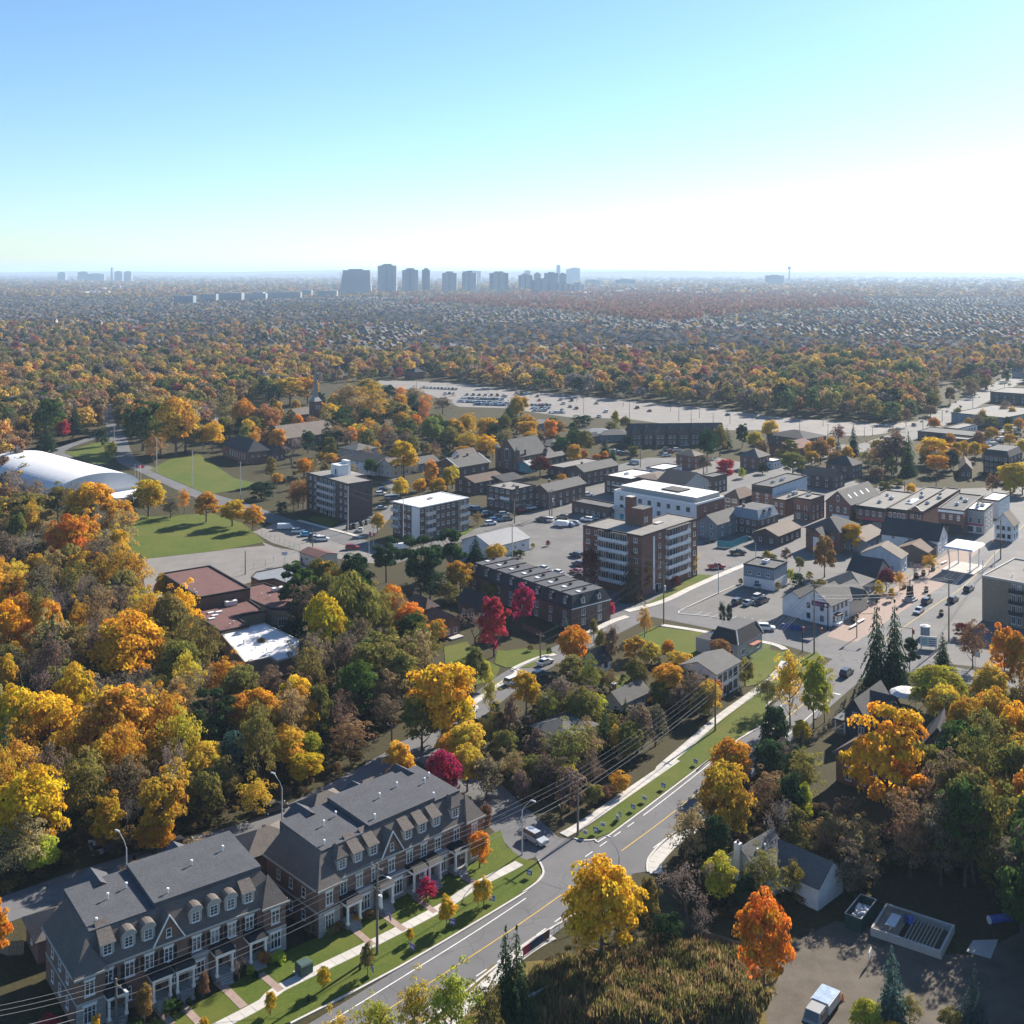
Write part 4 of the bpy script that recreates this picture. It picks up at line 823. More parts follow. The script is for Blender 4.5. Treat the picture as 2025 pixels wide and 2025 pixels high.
B = house('three-storey brick block with pale blue side wall', 'B', (630, 545), (1050, 395), (365, 510), 9.8, M_red, M_tard, 0, 'flat', 'building', 'shop_house', 51, 0, 2, None, None, None, None, 'arch', 1.1, 1.6); B.slab('f', 'blue_side_wall', -.03, B.L, -.3, 9.6, .1, M_bs); B.unit(B.L * .3, B.D * .5, None, 1.6, 1.2, .9); B.unit(B.L * .5, B.D * .4); B.unit(B.L * .65, B.D * .6, None, 2, 1, .7); B.slab('l', 'mansard_front', .1, B.D - .1, 7.4, 9.4, .3, M_shd)
B = house('low brick shop between the blue-sided block and its neighbour', 'B', (790, 712), (1060, 590), (625, 690), 6, M_red, M_tar, 0, 'flat', 'shop', 'shop', 50, 0, 2, kind='two'); B.unit(B.L * .6, B.D * .5, None, 2.4, 1.6, 1.2); B.unit(B.L * .35, B.D * .4, None, 1.2, 1, .8)
B = house('two-storey brick shop with tall white shopfront windows', 'B', (1115, 705), (1335, 655), (890, 675), 8, M_red, M_tar, 0, 'flat', 'shop', 'shop', 48, 3, 2, None, None, None, None, 'sash', 1.0, 1.8); B.slab('l', 'cornice', .0, B.D, 3.5, 3.8, .25, M_dark); B.slab('l', 'shop_window', B.D * .1, B.D * .45, .5, 2.9, .06, M_glass); B.slab('l', 'shop_window', B.D * .55, B.D * .9, .5, 2.9, .06, M_glass); B.unit(B.L * .6, B.D * .6, None, 2, 1.2, .8)
B = house('red brick gable-fronted shop with skylights in its grey roof', 'B', (1620, 760), (1990, 628), (1305, 715), 7.6, M_red, M_sh, 4.2, 'x', 'shop', 'shop', 48, 5, 3, [5.2], None, None, None, 'arch', 1.0, 1.7)
B.slab('l', 'shopfront', B.D * .05, B.D * .75, .2, 3.4, .12, M_ws); link('window', win_mesh(1.0, 1.9, 'arch', M_white), B.root, (-.02, B.D * .5, 9.2), -math.pi / 2)
for i in range(4):
    x = B.L * (.15 + .2 * i); z0 = 7.6 + 4.2 * .42 + .3; MB().poly([(x, B.D * .16, 7.6 + 4.2 * .32 + .22), (x + .9, B.D * .16, 7.6 + 4.2 * .32 + .22), (x + .9, B.D * .3, 7.6 + 4.2 * .6 + .22), (x, B.D * .3, 7.6 + 4.2 * .6 + .22)]).obj('skylight', M_mem, B.root)
B = house('slate-blue flat-roofed clinic over a white ground floor', 'B', (650, 1585), (820, 1495), (250, 1525), 6.2, M_ts, M_tard, 0, 'flat', 'clinic', 'clinic', 54, 0, 3, [4.2], M_white, None, None, 'two', 1.2, .9); B.slab('l', 'ground_floor', .0, B.D - .0, -.3, 2.9, .05, M_wst); B.slab('f', 'ground_floor', .0, B.L, -.3, 2.9, .05, M_wst); B.unit(B.L * .55, B.D * .5, None, 2.4, 1.6, 1.0, M_mem); B.win('l', B.D * .55, 1.7, 1.4, 1.0, 'two', None, .06)
B = house('brick house with charcoal hip roof beside the golden tree', 'B', (1480, 1120), (1640, 1000), (1060, 1050), 6.6, M_red, M_shd, 3.4, 'hip', 'house', 'house', 50, 2, 3); MB().box(-4, 0, B.D * .3, B.D * .8, -.3, 5.4).obj('front_wing', M_red, B.root); MB().gable(-4, .5, B.D * .3, B.D * .8, 5.4, 2.2, 'x', .4, .15, 0, 1).obj('front_wing_roof', [M_shd, M_red], B.root); MB().box(-4.1, -3.95, B.D * .45, B.D * .62, 0, 5).obj('white_panel', M_wst, B.root)
house('dark brick house with charcoal roof and white porch behind the shops', 'B', (1400, 420), (1570, 380), (1030, 360), 5, M_dkbr, M_shd, 2.6, 'y', 'house', 'house', 47, 2, 3)
house('dark red brick house with white-capped charcoal roof', 'B', (1640, 270), (1740, 230), (1340, 220), 6, M_brown, M_shd, 3.4, 'hip', 'house', 'house', 47)
B = house('brick house with grey hip roof and front veranda on the church street', 'B', (445, 165), (590, 130), (240, 130), 5.8, M_red, M_sh, 3.4, 'hip', 'house', 'house', 47)
house('low white-roofed veranda house beside the grey hip roof', 'B', (640, 215), (730, 180), 7, 3.4, M_ws, M_mem, 0, 'flat', 'house', 'house', 47)
# tile C : the shopping street
def shop(label, F, R, L, h, wm, rm, n, ang, sign=None, kind='sash', zc=5.4, trim=None, base=None, **k):
    B = house(label, 'C', F, R, L, h, wm, rm, 0, 'flat', 'shop', 'shop', ang, 0, n, [zc], None, None, None, kind, 1.0, 1.7); D = B.D
    B.slab('l', 'cornice', 0, D, h - .9, h - .1, .3, trim or M_dark); B.slab('l', 'shopfront', .2, D - .2, .2, 2.8, .1, base or M_dark); B.slab('l', 'shop_window', D * .12, D * .42, .6, 2.5, .14, M_glass); B.slab('l', 'shop_window', D * .58, D * .88, .6, 2.5, .14, M_glass)
    if sign: B.slab('l', 'fascia_sign', D * .1, D * .9, 2.9, 3.6, .22, sign)
    B.unit(B.L * .3, D * .5); B.unit(B.L * .55, D * .35, None, 1.8, 1.4, 1.0); B.unit(B.L * .7, D * .65, None, 1.0, 1, .8); return B
M_pink = plain('red_sign', (.42, .06, .1), .6, .1, 1); M_navy = plain('navy_sign', (.03, .06, .14), .6, .1, 1)
shop('brick shop with wide upper windows and a pink-lettered fascia beside the skylit gable shop', (165, 695), (600, 500), (-245, 665), 7.3, M_red, M_tar, 4, 54, M_pink, 'three')
B = shop('brick shop with four arched upper windows', (440, 715), (960, 440), (165, 695), 7.3, M_red, M_tar, 4, 54, M_navy, 'arch'); MB().box(B.L * .25, B.L * .45, B.D * .25, B.D * .6, 7.35, 7.8).obj('skylight', M_mem, B.root)
B = shop('red brick shop with curved gable parapet', (650, 728), (1250, 455), (430, 715), 7.0, M_red, M_tar, 2, 54, None, 'sash')
b = MB(); D = B.D; pts = [(.0, 7.3), (D * .2, 7.4), (D * .35, 8.3), (D * .5, 8.9), (D * .65, 8.3), (D * .8, 7.4), (D, 7.3)]
b.poly([(-.12, y, z) for y, z in pts] + [(-.12, D, 6.9), (-.12, 0, 6.9)]); b.poly([(.18, y, z) for y, z in pts][::-1] + [(.18, 0, 6.9), (.18, D, 6.9)]); b.tube([(.03, y, z) for y, z in pts], .2, 4, 1); b.obj('curved_parapet', [M_red, M_white], B.root)
B = shop('brick shop with white cornice and black shopfront', (1165, 720), (1560, 540), (815, 700), 8.4, M_red, M_tard, 3, 56, M_black, 'sash', 6.0, M_white)
B = shop('pale stone shop with red fascia sign at the street corner', (1425, 715), (1565, 620), (1170, 700), 8.2, M_stu, M_mem, 2, 56, M_pink, 'sash', 4.6, M_stu, M_wst); B.row('f', 3, [5.5, 2.5], 1, 1.4, 'sash'); B.chim(B.L * .3, B.D * .5, 8, 9.6)
house('white flat-roofed rear building behind the stone corner shop', 'C', (1610, 590), (1745, 505), (1400, 560), 6.5, M_wst, M_mem, 0, 'flat', 'building', 'shop_house', 52, 2, 1)
house('white clapboard house with tan gable roof across from the stage canopy', 'C', (1790, 895), (1890, 850), (1530, 880), 5.6, M_ws, M_sht, 3.6, 'x', 'house', 'house', 52, 2, 3, None, M_dark)
house('long charcoal-roofed building facing the stage canopy with pale gable end', 'C', (835, 1090), (975, 1000), (110, 1000), 5, M_ws, M_shd, 4.2, 'y', 'building', 'shop_house', 55, 3, 3)
house('low brown-roofed shop between the charcoal roof and the blue house', 'C', (700, 1240), (960, 1110), (300, 1200), 3.4, M_dkbr, M_shb, 1.8, 'x', 'shop', 'shop', 55, 0, 0)
house('pale blue gabled house with tan roof beside the plaza', '23', (1035, 385), (1095, 350), (740, 350), 4.8, M_bs, M_sht, 3.0, 'x', 'house', 'house', 56, 2, 3)
house('navy-roofed house with small white dormer behind the plaza trees', '23', (850, 515), (930, 445), (650, 480), 4, M_gs, M_shd, 3.6, 'y', 'house', 'house', 54, 2, 2)
house('grey hip-roofed shop behind the corner bistro', '23', (740, 590), (840, 540), (505, 545), 3.6, M_gs, M_sh, 2.6, 'hip', 'shop', 'shop', 50, 2, 2)
B = house('tan-roofed low gabled shop by the golden tree', '23', (775, 260), (910, 190), 9, 3.8, M_gs, M_sht, 1.8, 'x', 'shop', 'shop', 52, 3, 1)  # plain shingle ridge; the shine there is only sun reflection
B = house('white corner bistro with grey gable roof beside the plaza', '23', (525, 725), (660, 665), (300, 675), 5.5, M_ws, M_sh, 3.2, 'x', 'restaurant', 'restaurant', 46, 4, 2, None, M_dark); D = B.D
MB().box(.5, 9, D, D + 5.5, -.3, 4.6, 0).gable(.5, 9, D - 1, D + 5.5, 4.6, 2.2, 'x', .4, .15, 1, 0).obj('rear_wing', [M_ws, M_shd], B.root)
MB().box(B.L, B.L + 10.5, .2, D - .5, -.3, 4.4, 0).gable(B.L + .2, B.L + 10.5, .2, D - .5, 4.4, 2.8, 'x', .4, .15, 1, 0).gable(B.L + 4, B.L + 8, -1.2, 4, 4.4, 2.0, 'y', .3, .12, 1, 2).obj('shop_wing', [M_cs, M_sh, M_shd], B.root)
MB().box(1.5, 4.2, -1.4, 0, -.2, .6, 0).box(1.5, 4.2, -1.5, 0, 2.6, 2.9, 1).box(1.5, 1.7, -1.4, -1.2, .6, 2.6, 0).box(4.0, 4.2, -1.4, -1.2, .6, 2.6, 0).obj('porch', [M_white, M_dark], B.root)
sgn = thing('pole_sign', 'purple bistro pole sign with pink lettering beside the corner bistro', 'sign', *g('23', 505, 905), RAD(-35))
MB().box(-.12, .12, -.12, .12, 0, 6.6).obj('post', M_dark, sgn); MB().box(-4.2, .2, -.16, .16, 5.7, 7.0).obj('board', plain('purple_board', (.05, .02, .06), .5, .1, 1), sgn)
textpart(sgn, 'Bistro', (-2.6, -.18, 5.95), 0, 1.05, plain('pink_letter', (.7, .25, .42), .5, .05, 1)); MB().box(-.8, -.2, -.2, -.16, 6.0, 6.6).obj('emblem', M_white, sgn)
house('white house with grey roof beside the shopping street bend', 'X', (1840, 1790), (1960, 1760), 9, 5, M_ws, M_sht, 3, 'x', 'house', 'house', 50) if 0 else None
# tile X : beyond the shops on the right
B = house('brown multi-storey brick building with dark mansard roof', 'X', (1740, 1060), (1900, 990), (1365, 1045), 8.5, M_brown, M_shd, 2.6, 'man', 'building', 'shop_house', 50, 3, 5); B.slab('l', 'skirt_roof', 0, B.D, 5.4, 6.4, .7, M_shd)
house('brown-roofed house in front of the dark mansard building', 'X', (1270, 1210), (1330, 1120), (1115, 1190), 4, M_dkbr, M_shb, 2.6, 'x', 'house', 'house', 70)
house('long blue-grey warehouse beside the arterial road', 'X', (1690, 560), (1935, 430), (1300, 440), 6, M_ts, M_tar, 0, 'flat', 'warehouse', 'warehouse', 42, 2, 4)
house('dark brick strip building by the arterial road', 'X', (2000, 260), 40, (1695, 175), 7, M_dkbr, M_tar, 0, 'flat', 'building', 'shop_house', 50, 0, 4)
house('low brown plaza building with flat roof near the arterial road', 'X', (1350, 800), (1450, 740), (670, 700), 4, M_brown, M_tard, 0, 'flat', 'building', 'shop_house', 50, 2, 6)
house('white self-storage building with a row of dark doors', 'X', (1090, 700), (1225, 630), 8, 4, M_ws, M_tar, 0, 'flat', 'building', 'shop_house', 45, 6, 1, [1.6], M_dark, None, None, 'one', 1.4, 2.4)
house('low flat-roofed plaza wing in front of the self-storage building', 'X', (1210, 840), (1270, 815), (960, 815), 3.6, M_brown, M_tar, 0, 'flat', 'building', 'shop_house', 48, 1, 3)
house('dark roofed house in the trees by the parking lot entrance', '13', (330, 1360), (390, 1320), (150, 1310), 5, M_brown, M_shd, 3, 'hip', 'house', 'house', 40)
house('red roofed house below the parking lot pines', '13', (260, 1430), (290, 1380), (110, 1400), 4, M_red, M_maroon, 2.4, 'x', 'house', 'house', 45)
# tile D : behind the dark apartment block
house('grey stucco house with blue-grey hip roof behind the dark apartment block', 'D', (740, 75), (1020, 40), (560, 30), 5.6, M_stu, M_sh, 2.4, 'hip', 'house', 'house', 46, 3, 2)
B = house('white house with twin gables beside the dark apartment block', 'D', (960, 240), (1190, 170), (835, 160), 5.4, M_ws, M_shd, 2.6, 'y', 'house', 'house', 46, 3, 2)
house('cream house with tan gable roof behind the golden street tree', 'D', (1190, 270), (1440, 230), (1055, 235), 5.2, M_cs, M_sht, 2.6, 'x', 'house', 'house', 46, 3, 2)
house('grey-roofed bungalow beyond the golden street tree', 'D', (1530, 240), (1740, 190), (1440, 205), 4, M_gs, M_sh, 2.2, 'x', 'house', 'house', 46)
house('grey clapboard lean-to by the dark apartment block', 'D', (640, 230), (830, 170), (520, 195), 3.4, M_gs, M_shd, 2.0, 'y', 'house', 'house', 46, 2, 1)
house('small white house behind the pale willow', '10', (1560, 1200), (1600, 1180), 9, 4, M_ws, M_shd, 2.4, 'y', 'house', 'house', 60)
house('pale bungalow behind the maroon maple', '10', (1380, 1080), (1420, 1060), 9, 5, M_ws, M_sh, 2.4, 'x', 'house', 'house', 50)
# tiles 21/22 : houses between the back street and the main road
B = house('brick bungalow with brown hip roof under the orange maple', '21', (1260, 755), (1320, 725), (1100, 700), 3.2, M_red, M_shb, 2.2, 'hip', 'bungalow', 'bungalow', 40, 2, 2)
B = house('brick bungalow with brown gable roof beside the crimson tree', '21', (1385, 870), (1490, 830), (1235, 820), 3.6, M_red, M_shb, 2.0, 'y', 'bungalow', 'bungalow', 42, 2, 2); B.bx('porch_slab', B.L * .2, B.L * .9, -2.2, 0, -.2, .4, M_conc)
house('dark brick house with charcoal roof beside the mansard terrace', '21', (1640, 740), (1700, 700), (1440, 700), 4.0, M_dkbr, M_shd, 2.8, 'y', 'house', 'house', 40)
house('small white gabled cottage behind the cedar', '22', (650, 1140), (745, 1100), (580, 1110), 2.8, M_ws, M_shd, 2.4, 'x', 'cottage', 'cottage', 40, 2, 1, fm=M_dark)
house('grey-roofed bungalow among the shrubs by the power line', '22', (840, 1440), (1050, 1350), (700, 1400), 3.0, M_stu, M_sh, 1.8, 'x', 'bungalow', 'bungalow', 47, 3, 2, chim=(.2, .7))
B = house('blue-grey roofed bungalow with white garage door', '22', (420, 1700), (690, 1610), (165, 1620), 3.2, M_ws, M_sh, 1.8, 'hip', 'bungalow', 'bungalow', 44, 3, 2); B.slab('l', 'garage_door', B.D * .45, B.D * .7, 0, 2.2, .06, M_white)
house('two-storey white apartment house with low grey roof by the sidewalk', '22', (1530, 1225), (1690, 1130), 8.5, 5.8, M_ws, M_sh, 1.6, 'x', 'house', 'house', 50, 4, 2, [1.5, 4.2], M_dark, None, .5, 'two', 1.5, 1.7)
B = house('grey mansard house with pale metal hips on the corner lawn', '22', (1690, 1015), (1885, 930), (1500, 965), 3.8, M_stu, M_shd, 3.0, 'man', 'house', 'house', 49, 3, 2, ww=1.6, kind='two'); B.bx('awning', B.L * .4, B.L * .75, -1.6, 0, 2.6, 2.9, plain('rust_awning', (.3, .12, .08), .8, .15, 1)); B.bx('side_wing', -.5, 4, B.D, B.D + 4, -.3, 3.4, M_stu, M_shd)
for q in ((-.2, -.2), (B.L + .2, -.2)): MB().tube([(q[0], q[1], 3.85), (q[0] + (1.2 if q[0] < 1 else -1.2), q[1] + 1.2, 6.8)], .16, 4).obj('hip_flashing', M_mem, B.root)
# bottom right : houses under the trees
B = house('white clapboard house with grey roof and tall white chimney', 'V', (440, 500), (770, 240), 7.2, 3.7, M_ws, M_sh, 3.1, 'x', 'house', 'house', 44, 0, 0); D = B.D; L = B.L
B.win('l', D * .36, 3.6, .8, 1.0, 'one', M_dark); B.win('l', D * .18, 1.2, .9, .9, 'one', M_dark); MB().box(-.75, -.02, D * .5 - .1, D * .5 + .9, -.3, 7.6, 0).tube([(-.4, D * .5 + .4, 7.6), (-.4, D * .5 + .4, 8.0)], .2, 8, 1).obj('chimney', [M_ws, M_dark], B.root)
for q in (.3, .55): B.vent(L * q, D * .33, 5.7)
MB().box(L * .55, L * .55 + 7, -6.5, 0, -.3, 3.6, 0).gable(L * .55, L * .55 + 7, -6.5, D * .5, 3.6, 2.2, 'y', .45, .16, 1, 0).obj('cross_wing', [M_ws, M_sh], B.root)
B = house('navy clapboard house with grey cross-gabled roof and front porch', 'U', (700, 480), (1075, 250), (430, 440), 5.0, M_nv, M_sh, 2.6, 'x', 'house', 'house', 50, 0, 0)
B.win('l', B.D * .5, 4.4, .9, 1.5, 'sash'); B.win('l', B.D * .15, 1.7, 1.2, 1.7, 'two'); MB().box(0, B.L * .8, B.D, B.D + 2.2, -.2, .4, 0).box(-.2, B.L * .8, B.D, B.D + 2.4, 2.7, 2.95, 1).box(.0, .18, B.D + 2.0, B.D + 2.2, .4, 2.7, 2).box(0, .18, B.D + .05, B.D + .25, .4, 4.6, 2).box(0, .1, B.D + .2, B.D + 2.0, 1.1, 1.2, 2).obj('porch', [M_wood, M_nv, M_white], B.root)
MB().gable(B.L * .25, B.L * .85, -3.2, B.D * .5, 4.0, 3.4, 'y', .4, .15, 0, 1).box(B.L * .25, B.L * .85, -3.2, 0, -.3, 4.0, 1).obj('rear_wing', [M_shd, M_nv], B.root)
B = house('navy clapboard house with steep gable beyond the tall yellow tree', 'U', (1840, 940), (2000, 700), (1440, 850), 5.0, M_nv, M_shd, 3.8, 'x', 'house', 'house', 62, 0, 0); B.win('l', B.D * .5, 5.6, .8, 1.3, 'sash'); B.win('l', B.D * .3, 2.2, 1.0, 1.4, 'sash')
B = house('brick house with brown roof behind the tall yellow tree', 'U', (1600, 1370), (1745, 1150), (240, 1025), 5.0, M_orbr, M_shb, 3.4, 'hip', 'house', 'house', 46, 2, 6, [1.5, 3.9], None, None, None, 'two', 1.1, 1.3)
# ------------------------------------------------------------------ trees: unit templates (height 1, width 1), copied with their parts
M_leaf = leafm('leaf'); M_leaf_far = leafm('leaf_distant', True)
nr = np.random.default_rng(11)
def quads(cen, nrm, size, asp=1.3, up=None, jit=.35):
    n = len(cen); a = nr.normal(size=(n, 3)) if up is None else np.tile(up, (n, 1)) + nr.normal(size=(n, 3)) * .25
    nrm = nrm / np.linalg.norm(nrm, axis=1, keepdims=True)
    t = a - (a * nrm).sum(1, keepdims=True) * nrm; t /= np.linalg.norm(t, axis=1, keepdims=True) + 1e-9; b = np.cross(nrm, t)
    s = (size * nr.uniform(1 - jit, 1 + jit, n))[:, None]
    return np.stack([cen - t * s * asp, cen + b * s, cen + t * s * asp, cen - b * s], 1).reshape(-1, 3)
def cloud_mesh(name, parts, mat):
    """parts: list of (verts (4n,3), var (n,2))"""
    v = np.concatenate([p[0] for p in parts]); var = np.concatenate([p[1] for p in parts]); n = len(v) // 4
    me = bpy.data.meshes.new(name); me.vertices.add(4 * n); me.vertices.foreach_set('co', v.astype(np.float32).ravel())
    me.loops.add(4 * n); me.loops.foreach_set('vertex_index', np.arange(4 * n, dtype=np.int32))
    me.polygons.add(n); me.polygons.foreach_set('loop_start', np.arange(0, 4 * n, 4, dtype=np.int32)); me.polygons.foreach_set('loop_total', np.full(n, 4, dtype=np.int32))
    at_ = me.attributes.new('var', 'FLOAT_COLOR', 'FACE'); c4 = np.ones((n, 4), np.float32); c4[:, 0] = var[:, 0]; c4[:, 1] = var[:, 1]; c4[:, 2] = 0; at_.data.foreach_set('color', c4.ravel())
    me.materials.append(mat); me.update(); me.validate(); return me
def clumps(n, cen, rad, lo=.75, hi=1.05, squash=1.0):
    d = nr.normal(size=(n, 3)); d /= np.linalg.norm(d, axis=1, keepdims=True); d[:, 2] = np.where(d[:, 2] < -.55, -d[:, 2], d[:, 2])
    return np.array(cen) + d * np.array(rad) * nr.uniform(lo, hi, (n, 1)), d
def crown(ncl, nleaf, leaf, cen, rad, crad, lo=.72, hi=1.04, flat=.8, mat=None, asp=1.3, droop=None, noise_amp=.16):
    cc, cd = clumps(ncl, cen, rad, lo, hi)
    cc[:, 2] += nr.normal(size=ncl) * noise_amp * .25; cc[:, :2] += nr.normal(size=(ncl, 2)) * noise_amp * .25
    parts = []
    for i in range(ncl):
        r = crad * nr.uniform(.65, 1.35); m = int(nleaf * nr.uniform(.6, 1.4))
        d = nr.normal(size=(m, 3)); d /= np.linalg.norm(d, axis=1, keepdims=True); d[:, 2] = np.abs(d[:, 2]) * .9 - .25
        p = cc[i] + d * np.array([r, r, r * flat]) * nr.uniform(.55, 1.05, (m, 1)) ** .6
        nrm = d * .8 + cd[i] * .5 + np.array([0, 0, .35]) + nr.normal(size=(m, 3)) * .5
        hue = nr.uniform(0, 1); val = nr.uniform(.3, .7)
        var = np.stack([np.clip(val + nr.normal(size=m) * .16, 0, 1), np.clip(.5 + (hue - .5) * .8 + nr.normal(size=m) * .12, 0, 1)], 1)
        parts.append((quads(p, nrm, leaf, asp, droop), var))
    return cloud_mesh('crown', parts, mat or M_leaf)
def trunk(h0, r, limbs, top=.75, spread=.28, lean=0, sub=2, seed=0):
    rg = random.Random(seed); b = MB()
    b.tube([(0, 0, -.03), (lean * .2, 0, h0 * .5), (lean * .5, 0, h0), (lean, 0, top * .8), (lean, 0, top)], [r * 1.25, r, r * .85, r * .4, r * .12], 7)
    for i in range(limbs):
        z = h0 + (top - h0) * .75 * (i / max(1, limbs - 1)); an = i * 2.4 + rg.uniform(-.4, .4); q = spread * rg.uniform(.7, 1.15) * (1 - .35 * i / limbs)
        p0 = Vector((lean * .5, 0, z)); p2 = p0 + Vector((math.cos(an) * q, math.sin(an) * q, q * rg.uniform(.5, 1.0))); p1 = (p0 + p2) / 2 + Vector((0, 0, -.03))
        b.tube([p0, p1, p2], [r * .5, r * .32, r * .1], 5)
        for k in range(sub):
            a2 = an + rg.uniform(-.9, .9); e2 = p1.lerp(p2, rg.uniform(.2, .9)); b.tube([e2, e2 + Vector((math.cos(a2), math.sin(a2), rg.uniform(.4, 1.2))) * q * .45], [r * .18, r * .04], 4)
    return b.mesh('trunk', M_bark)
def bare(seed, nleaf):
    rg = random.Random(seed); b = MB(); tips = []
    def grow(p, d, ln, r, lv):
        q = p + d * ln * .55 + Vector((rg.uniform(-.1, .1), rg.uniform(-.1, .1), .03)) * ln; e_ = q + (d + Vector((rg.uniform(-.25, .25), rg.uniform(-.25, .25), .12))).normalized() * ln * .5
        b.tube([p, q, e_], [r, r * .8, r * .55], 5 if lv < 2 else 3, 0, False); tips.append((e_, lv))
        if lv < 4:
            for k in range(3 if lv < 3 else 4):
                an = rg.uniform(0, 6.28); nd_ = (d * .75 + Vector((math.cos(an), math.sin(an), rg.uniform(.0, .5))) * .75).normalized(); grow(e_ if k else q, nd_, ln * rg.uniform(.58, .78), r * .5, lv + 1)
    grow(Vector((0, 0, -.02)), Vector((0, 0, 1)), .26, .022, 0)
    zs = max(v[2] for v in b.v); xs_ = max(max(abs(v[0]), abs(v[1])) for v in b.v); b.v = [(v[0] * .5 / xs_, v[1] * .5 / xs_, v[2] / zs) for v in b.v]
    me = b.mesh('trunk', M_bark)
    tp = np.array([(t[0].x * .5 / xs_, t[0].y * .5 / xs_, t[0].z / zs) for t in tips if t[1] >= 3]); k = nleaf // len(tp) + 1
    p = np.repeat(tp, k, 0) + nr.normal(size=(len(tp) * k, 3)) * .035
    n = len(p); var = np.stack([nr.uniform(.2, .8, n), nr.uniform(.2, .8, n)], 1)
    cr = cloud_mesh('crown', [(quads(p, nr.normal(size=(n, 3)), .006, 3.2), var)], M_leaf)
    return me, cr
def conifer(tiers, droop, leaf=.02, gap=.0, base=.06, narrow=1.0, nb=(17, 7)):
    parts = []
    for i in range(tiers):
        f = i / (tiers - 1); z = base + (.97 - base) * f; R_ = (.5 * (1 - f) ** .72 + .02) * narrow * nr.uniform(.85, 1.1); k = max(4, int(nb[0] + (nb[1] - nb[0]) * f))
        for j in range(k):
            an = 2 * math.pi * (j + nr.uniform(0, 1)) / k; rr = R_ * nr.uniform(.55, 1.2); m = int(14 + 46 * (1 - f))
            s = nr.uniform(.12, 1, m) ** .75; wdt = .055 * (1 - f * .6) * (1.1 - s * .6)
            p = np.stack([np.cos(an) * rr * s - np.sin(an) * nr.normal(size=m) * wdt, np.sin(an) * rr * s + np.cos(an) * nr.normal(size=m) * wdt, z + nr.uniform(-.025, .025) - droop * rr * s * s + nr.normal(size=m) * .008 + .02], 1)
            nrm = np.stack([np.full(m, np.cos(an) * .5), np.full(m, np.sin(an) * .5), np.full(m, .8)], 1) + nr.normal(size=(m, 3)) * .5
            val = nr.uniform(.3, .7); parts.append((quads(p, nrm, leaf * (1.05 - .65 * f), 1.7), np.stack([np.clip(val + nr.normal(size=m) * .15, 0, 1), nr.uniform(.35, .65, m)], 1)))
    return cloud_mesh('crown', parts, M_leaf)
def pine(seed):
    rg = random.Random(seed); parts = []
    for i in range(26):
        z = rg.uniform(.42, .97); q = .46 * math.sqrt(max(.05, 1 - ((z - .6) / .42) ** 2)) * rg.uniform(.35, 1); an = rg.uniform(0, 6.28); c0 = np.array([math.cos(an) * q, math.sin(an) * q, z]); m = 230
        d = nr.normal(size=(m, 3)); d /= np.linalg.norm(d, axis=1, keepdims=True); p = c0 + d * np.array([.16, .16, .055]) * nr.uniform(.3, 1, (m, 1)) ** .5
        parts.append((quads(p, d + np.array([0, 0, .8]) + nr.normal(size=(m, 3)) * .4, .016, 1.8), np.stack([np.clip(rg.uniform(.3, .7) + nr.normal(size=m) * .15, 0, 1), nr.uniform(.3, .7, m)], 1)))
    return cloud_mesh('crown', parts, M_leaf)
TT = {'maple': [(crown(95, 100, .0165, (0, 0, .53), (.38, .38, .40), .125, .7, 1.05, .85), trunk(.12, .03, 7, .8, .26, 0, 2, k)) for k in range(5)],
      'oak': [(crown(75, 95, .0175, (0, 0, .56), (.40, .40, .38), .125, .55, 1.08, .65, None, 1.3, None, .3), trunk(.16, .03, 8, .85, .3, .03, 3, 10 + k)) for k in range(4)],
      'airy': [(crown(95, 48, .0125, (0, 0, .55), (.40, .40, .41), .115, .4, 1.08, .9, None, 1.3, None, .35), trunk(.14, .022, 11, .92, .32, .02, 4, 20 + k)) for k in range(4)],
      'oval': [(crown(90, 95, .0165, (0, 0, .53), (.37, .37, .43), .12, .6, 1.0), trunk(.12, .025, 6, .8, .2, 0, 2, 30 + k)) for k in range(3)],
      'willow': [(crown(75, 90, .012, (0, 0, .58), (.38, .38, .36), .14, .6, 1.05, 1.1, None, 3.2, np.array([0, 0, -1.0])), trunk(.25, .03, 8, .85, .3, 0, 2, 40 + k)) for k in range(2)],
      'spruce': [(conifer(13, .45, .017), trunk(.9, .018, 0, .97, .1, 0, 0, 50)) for k in range(2)] + [(conifer(10, .2, .018, 0, .1), trunk(.9, .018, 0, .97, .1, 0, 0, 52))],
      'cedar': [(crown(60, 80, .016, (0, 0, .48), (.36, .36, .46), .14, .6, 1.0, 1.3), trunk(.1, .03, 3, .6, .1, 0, 0, 60 + k)) for k in range(2)],
      'pine': [(pine(70 + k), trunk(.45, .022, 9, .92, .34, .03, 3, 70 + k)) for k in range(3)],
      'shrub': [(crown(40, 60, .024, (0, 0, .42), (.40, .40, .45), .16, .6, 1.0, .9), trunk(.05, .03, 6, .6, .3, 0, 1, 80 + k)) for k in range(3)]}
TT['bare'] = [bare(90 + k, 900) for k in range(3)]; TT['bare'] = [(c_, t_) for t_, c_ in TT['bare']]
COL = {'Y': (.66, .43, .03), 'y': (.56, .44, .055), 'A': (.56, .335, .042), 'O': (.60, .27, .03), 'R': (.42, .045, .06), 'K': (.45, .04, .10), 'M': (.17, .045, .04), 'G': (.07, .12, .03), 'g': (.16, .21, .05), 'L': (.38, .39, .045), 'V': (.21, .19, .05), 'T': (.33, .25, .11), 'N': (.19, .145, .10), 'D': (.022, .05, .024), 'B': (.075, .13, .125), 'P': (.045, .085, .035), 'S': (.20, .17, .15), 'C': (.34, .19, .07), 'E': (.25, .145, .085)}
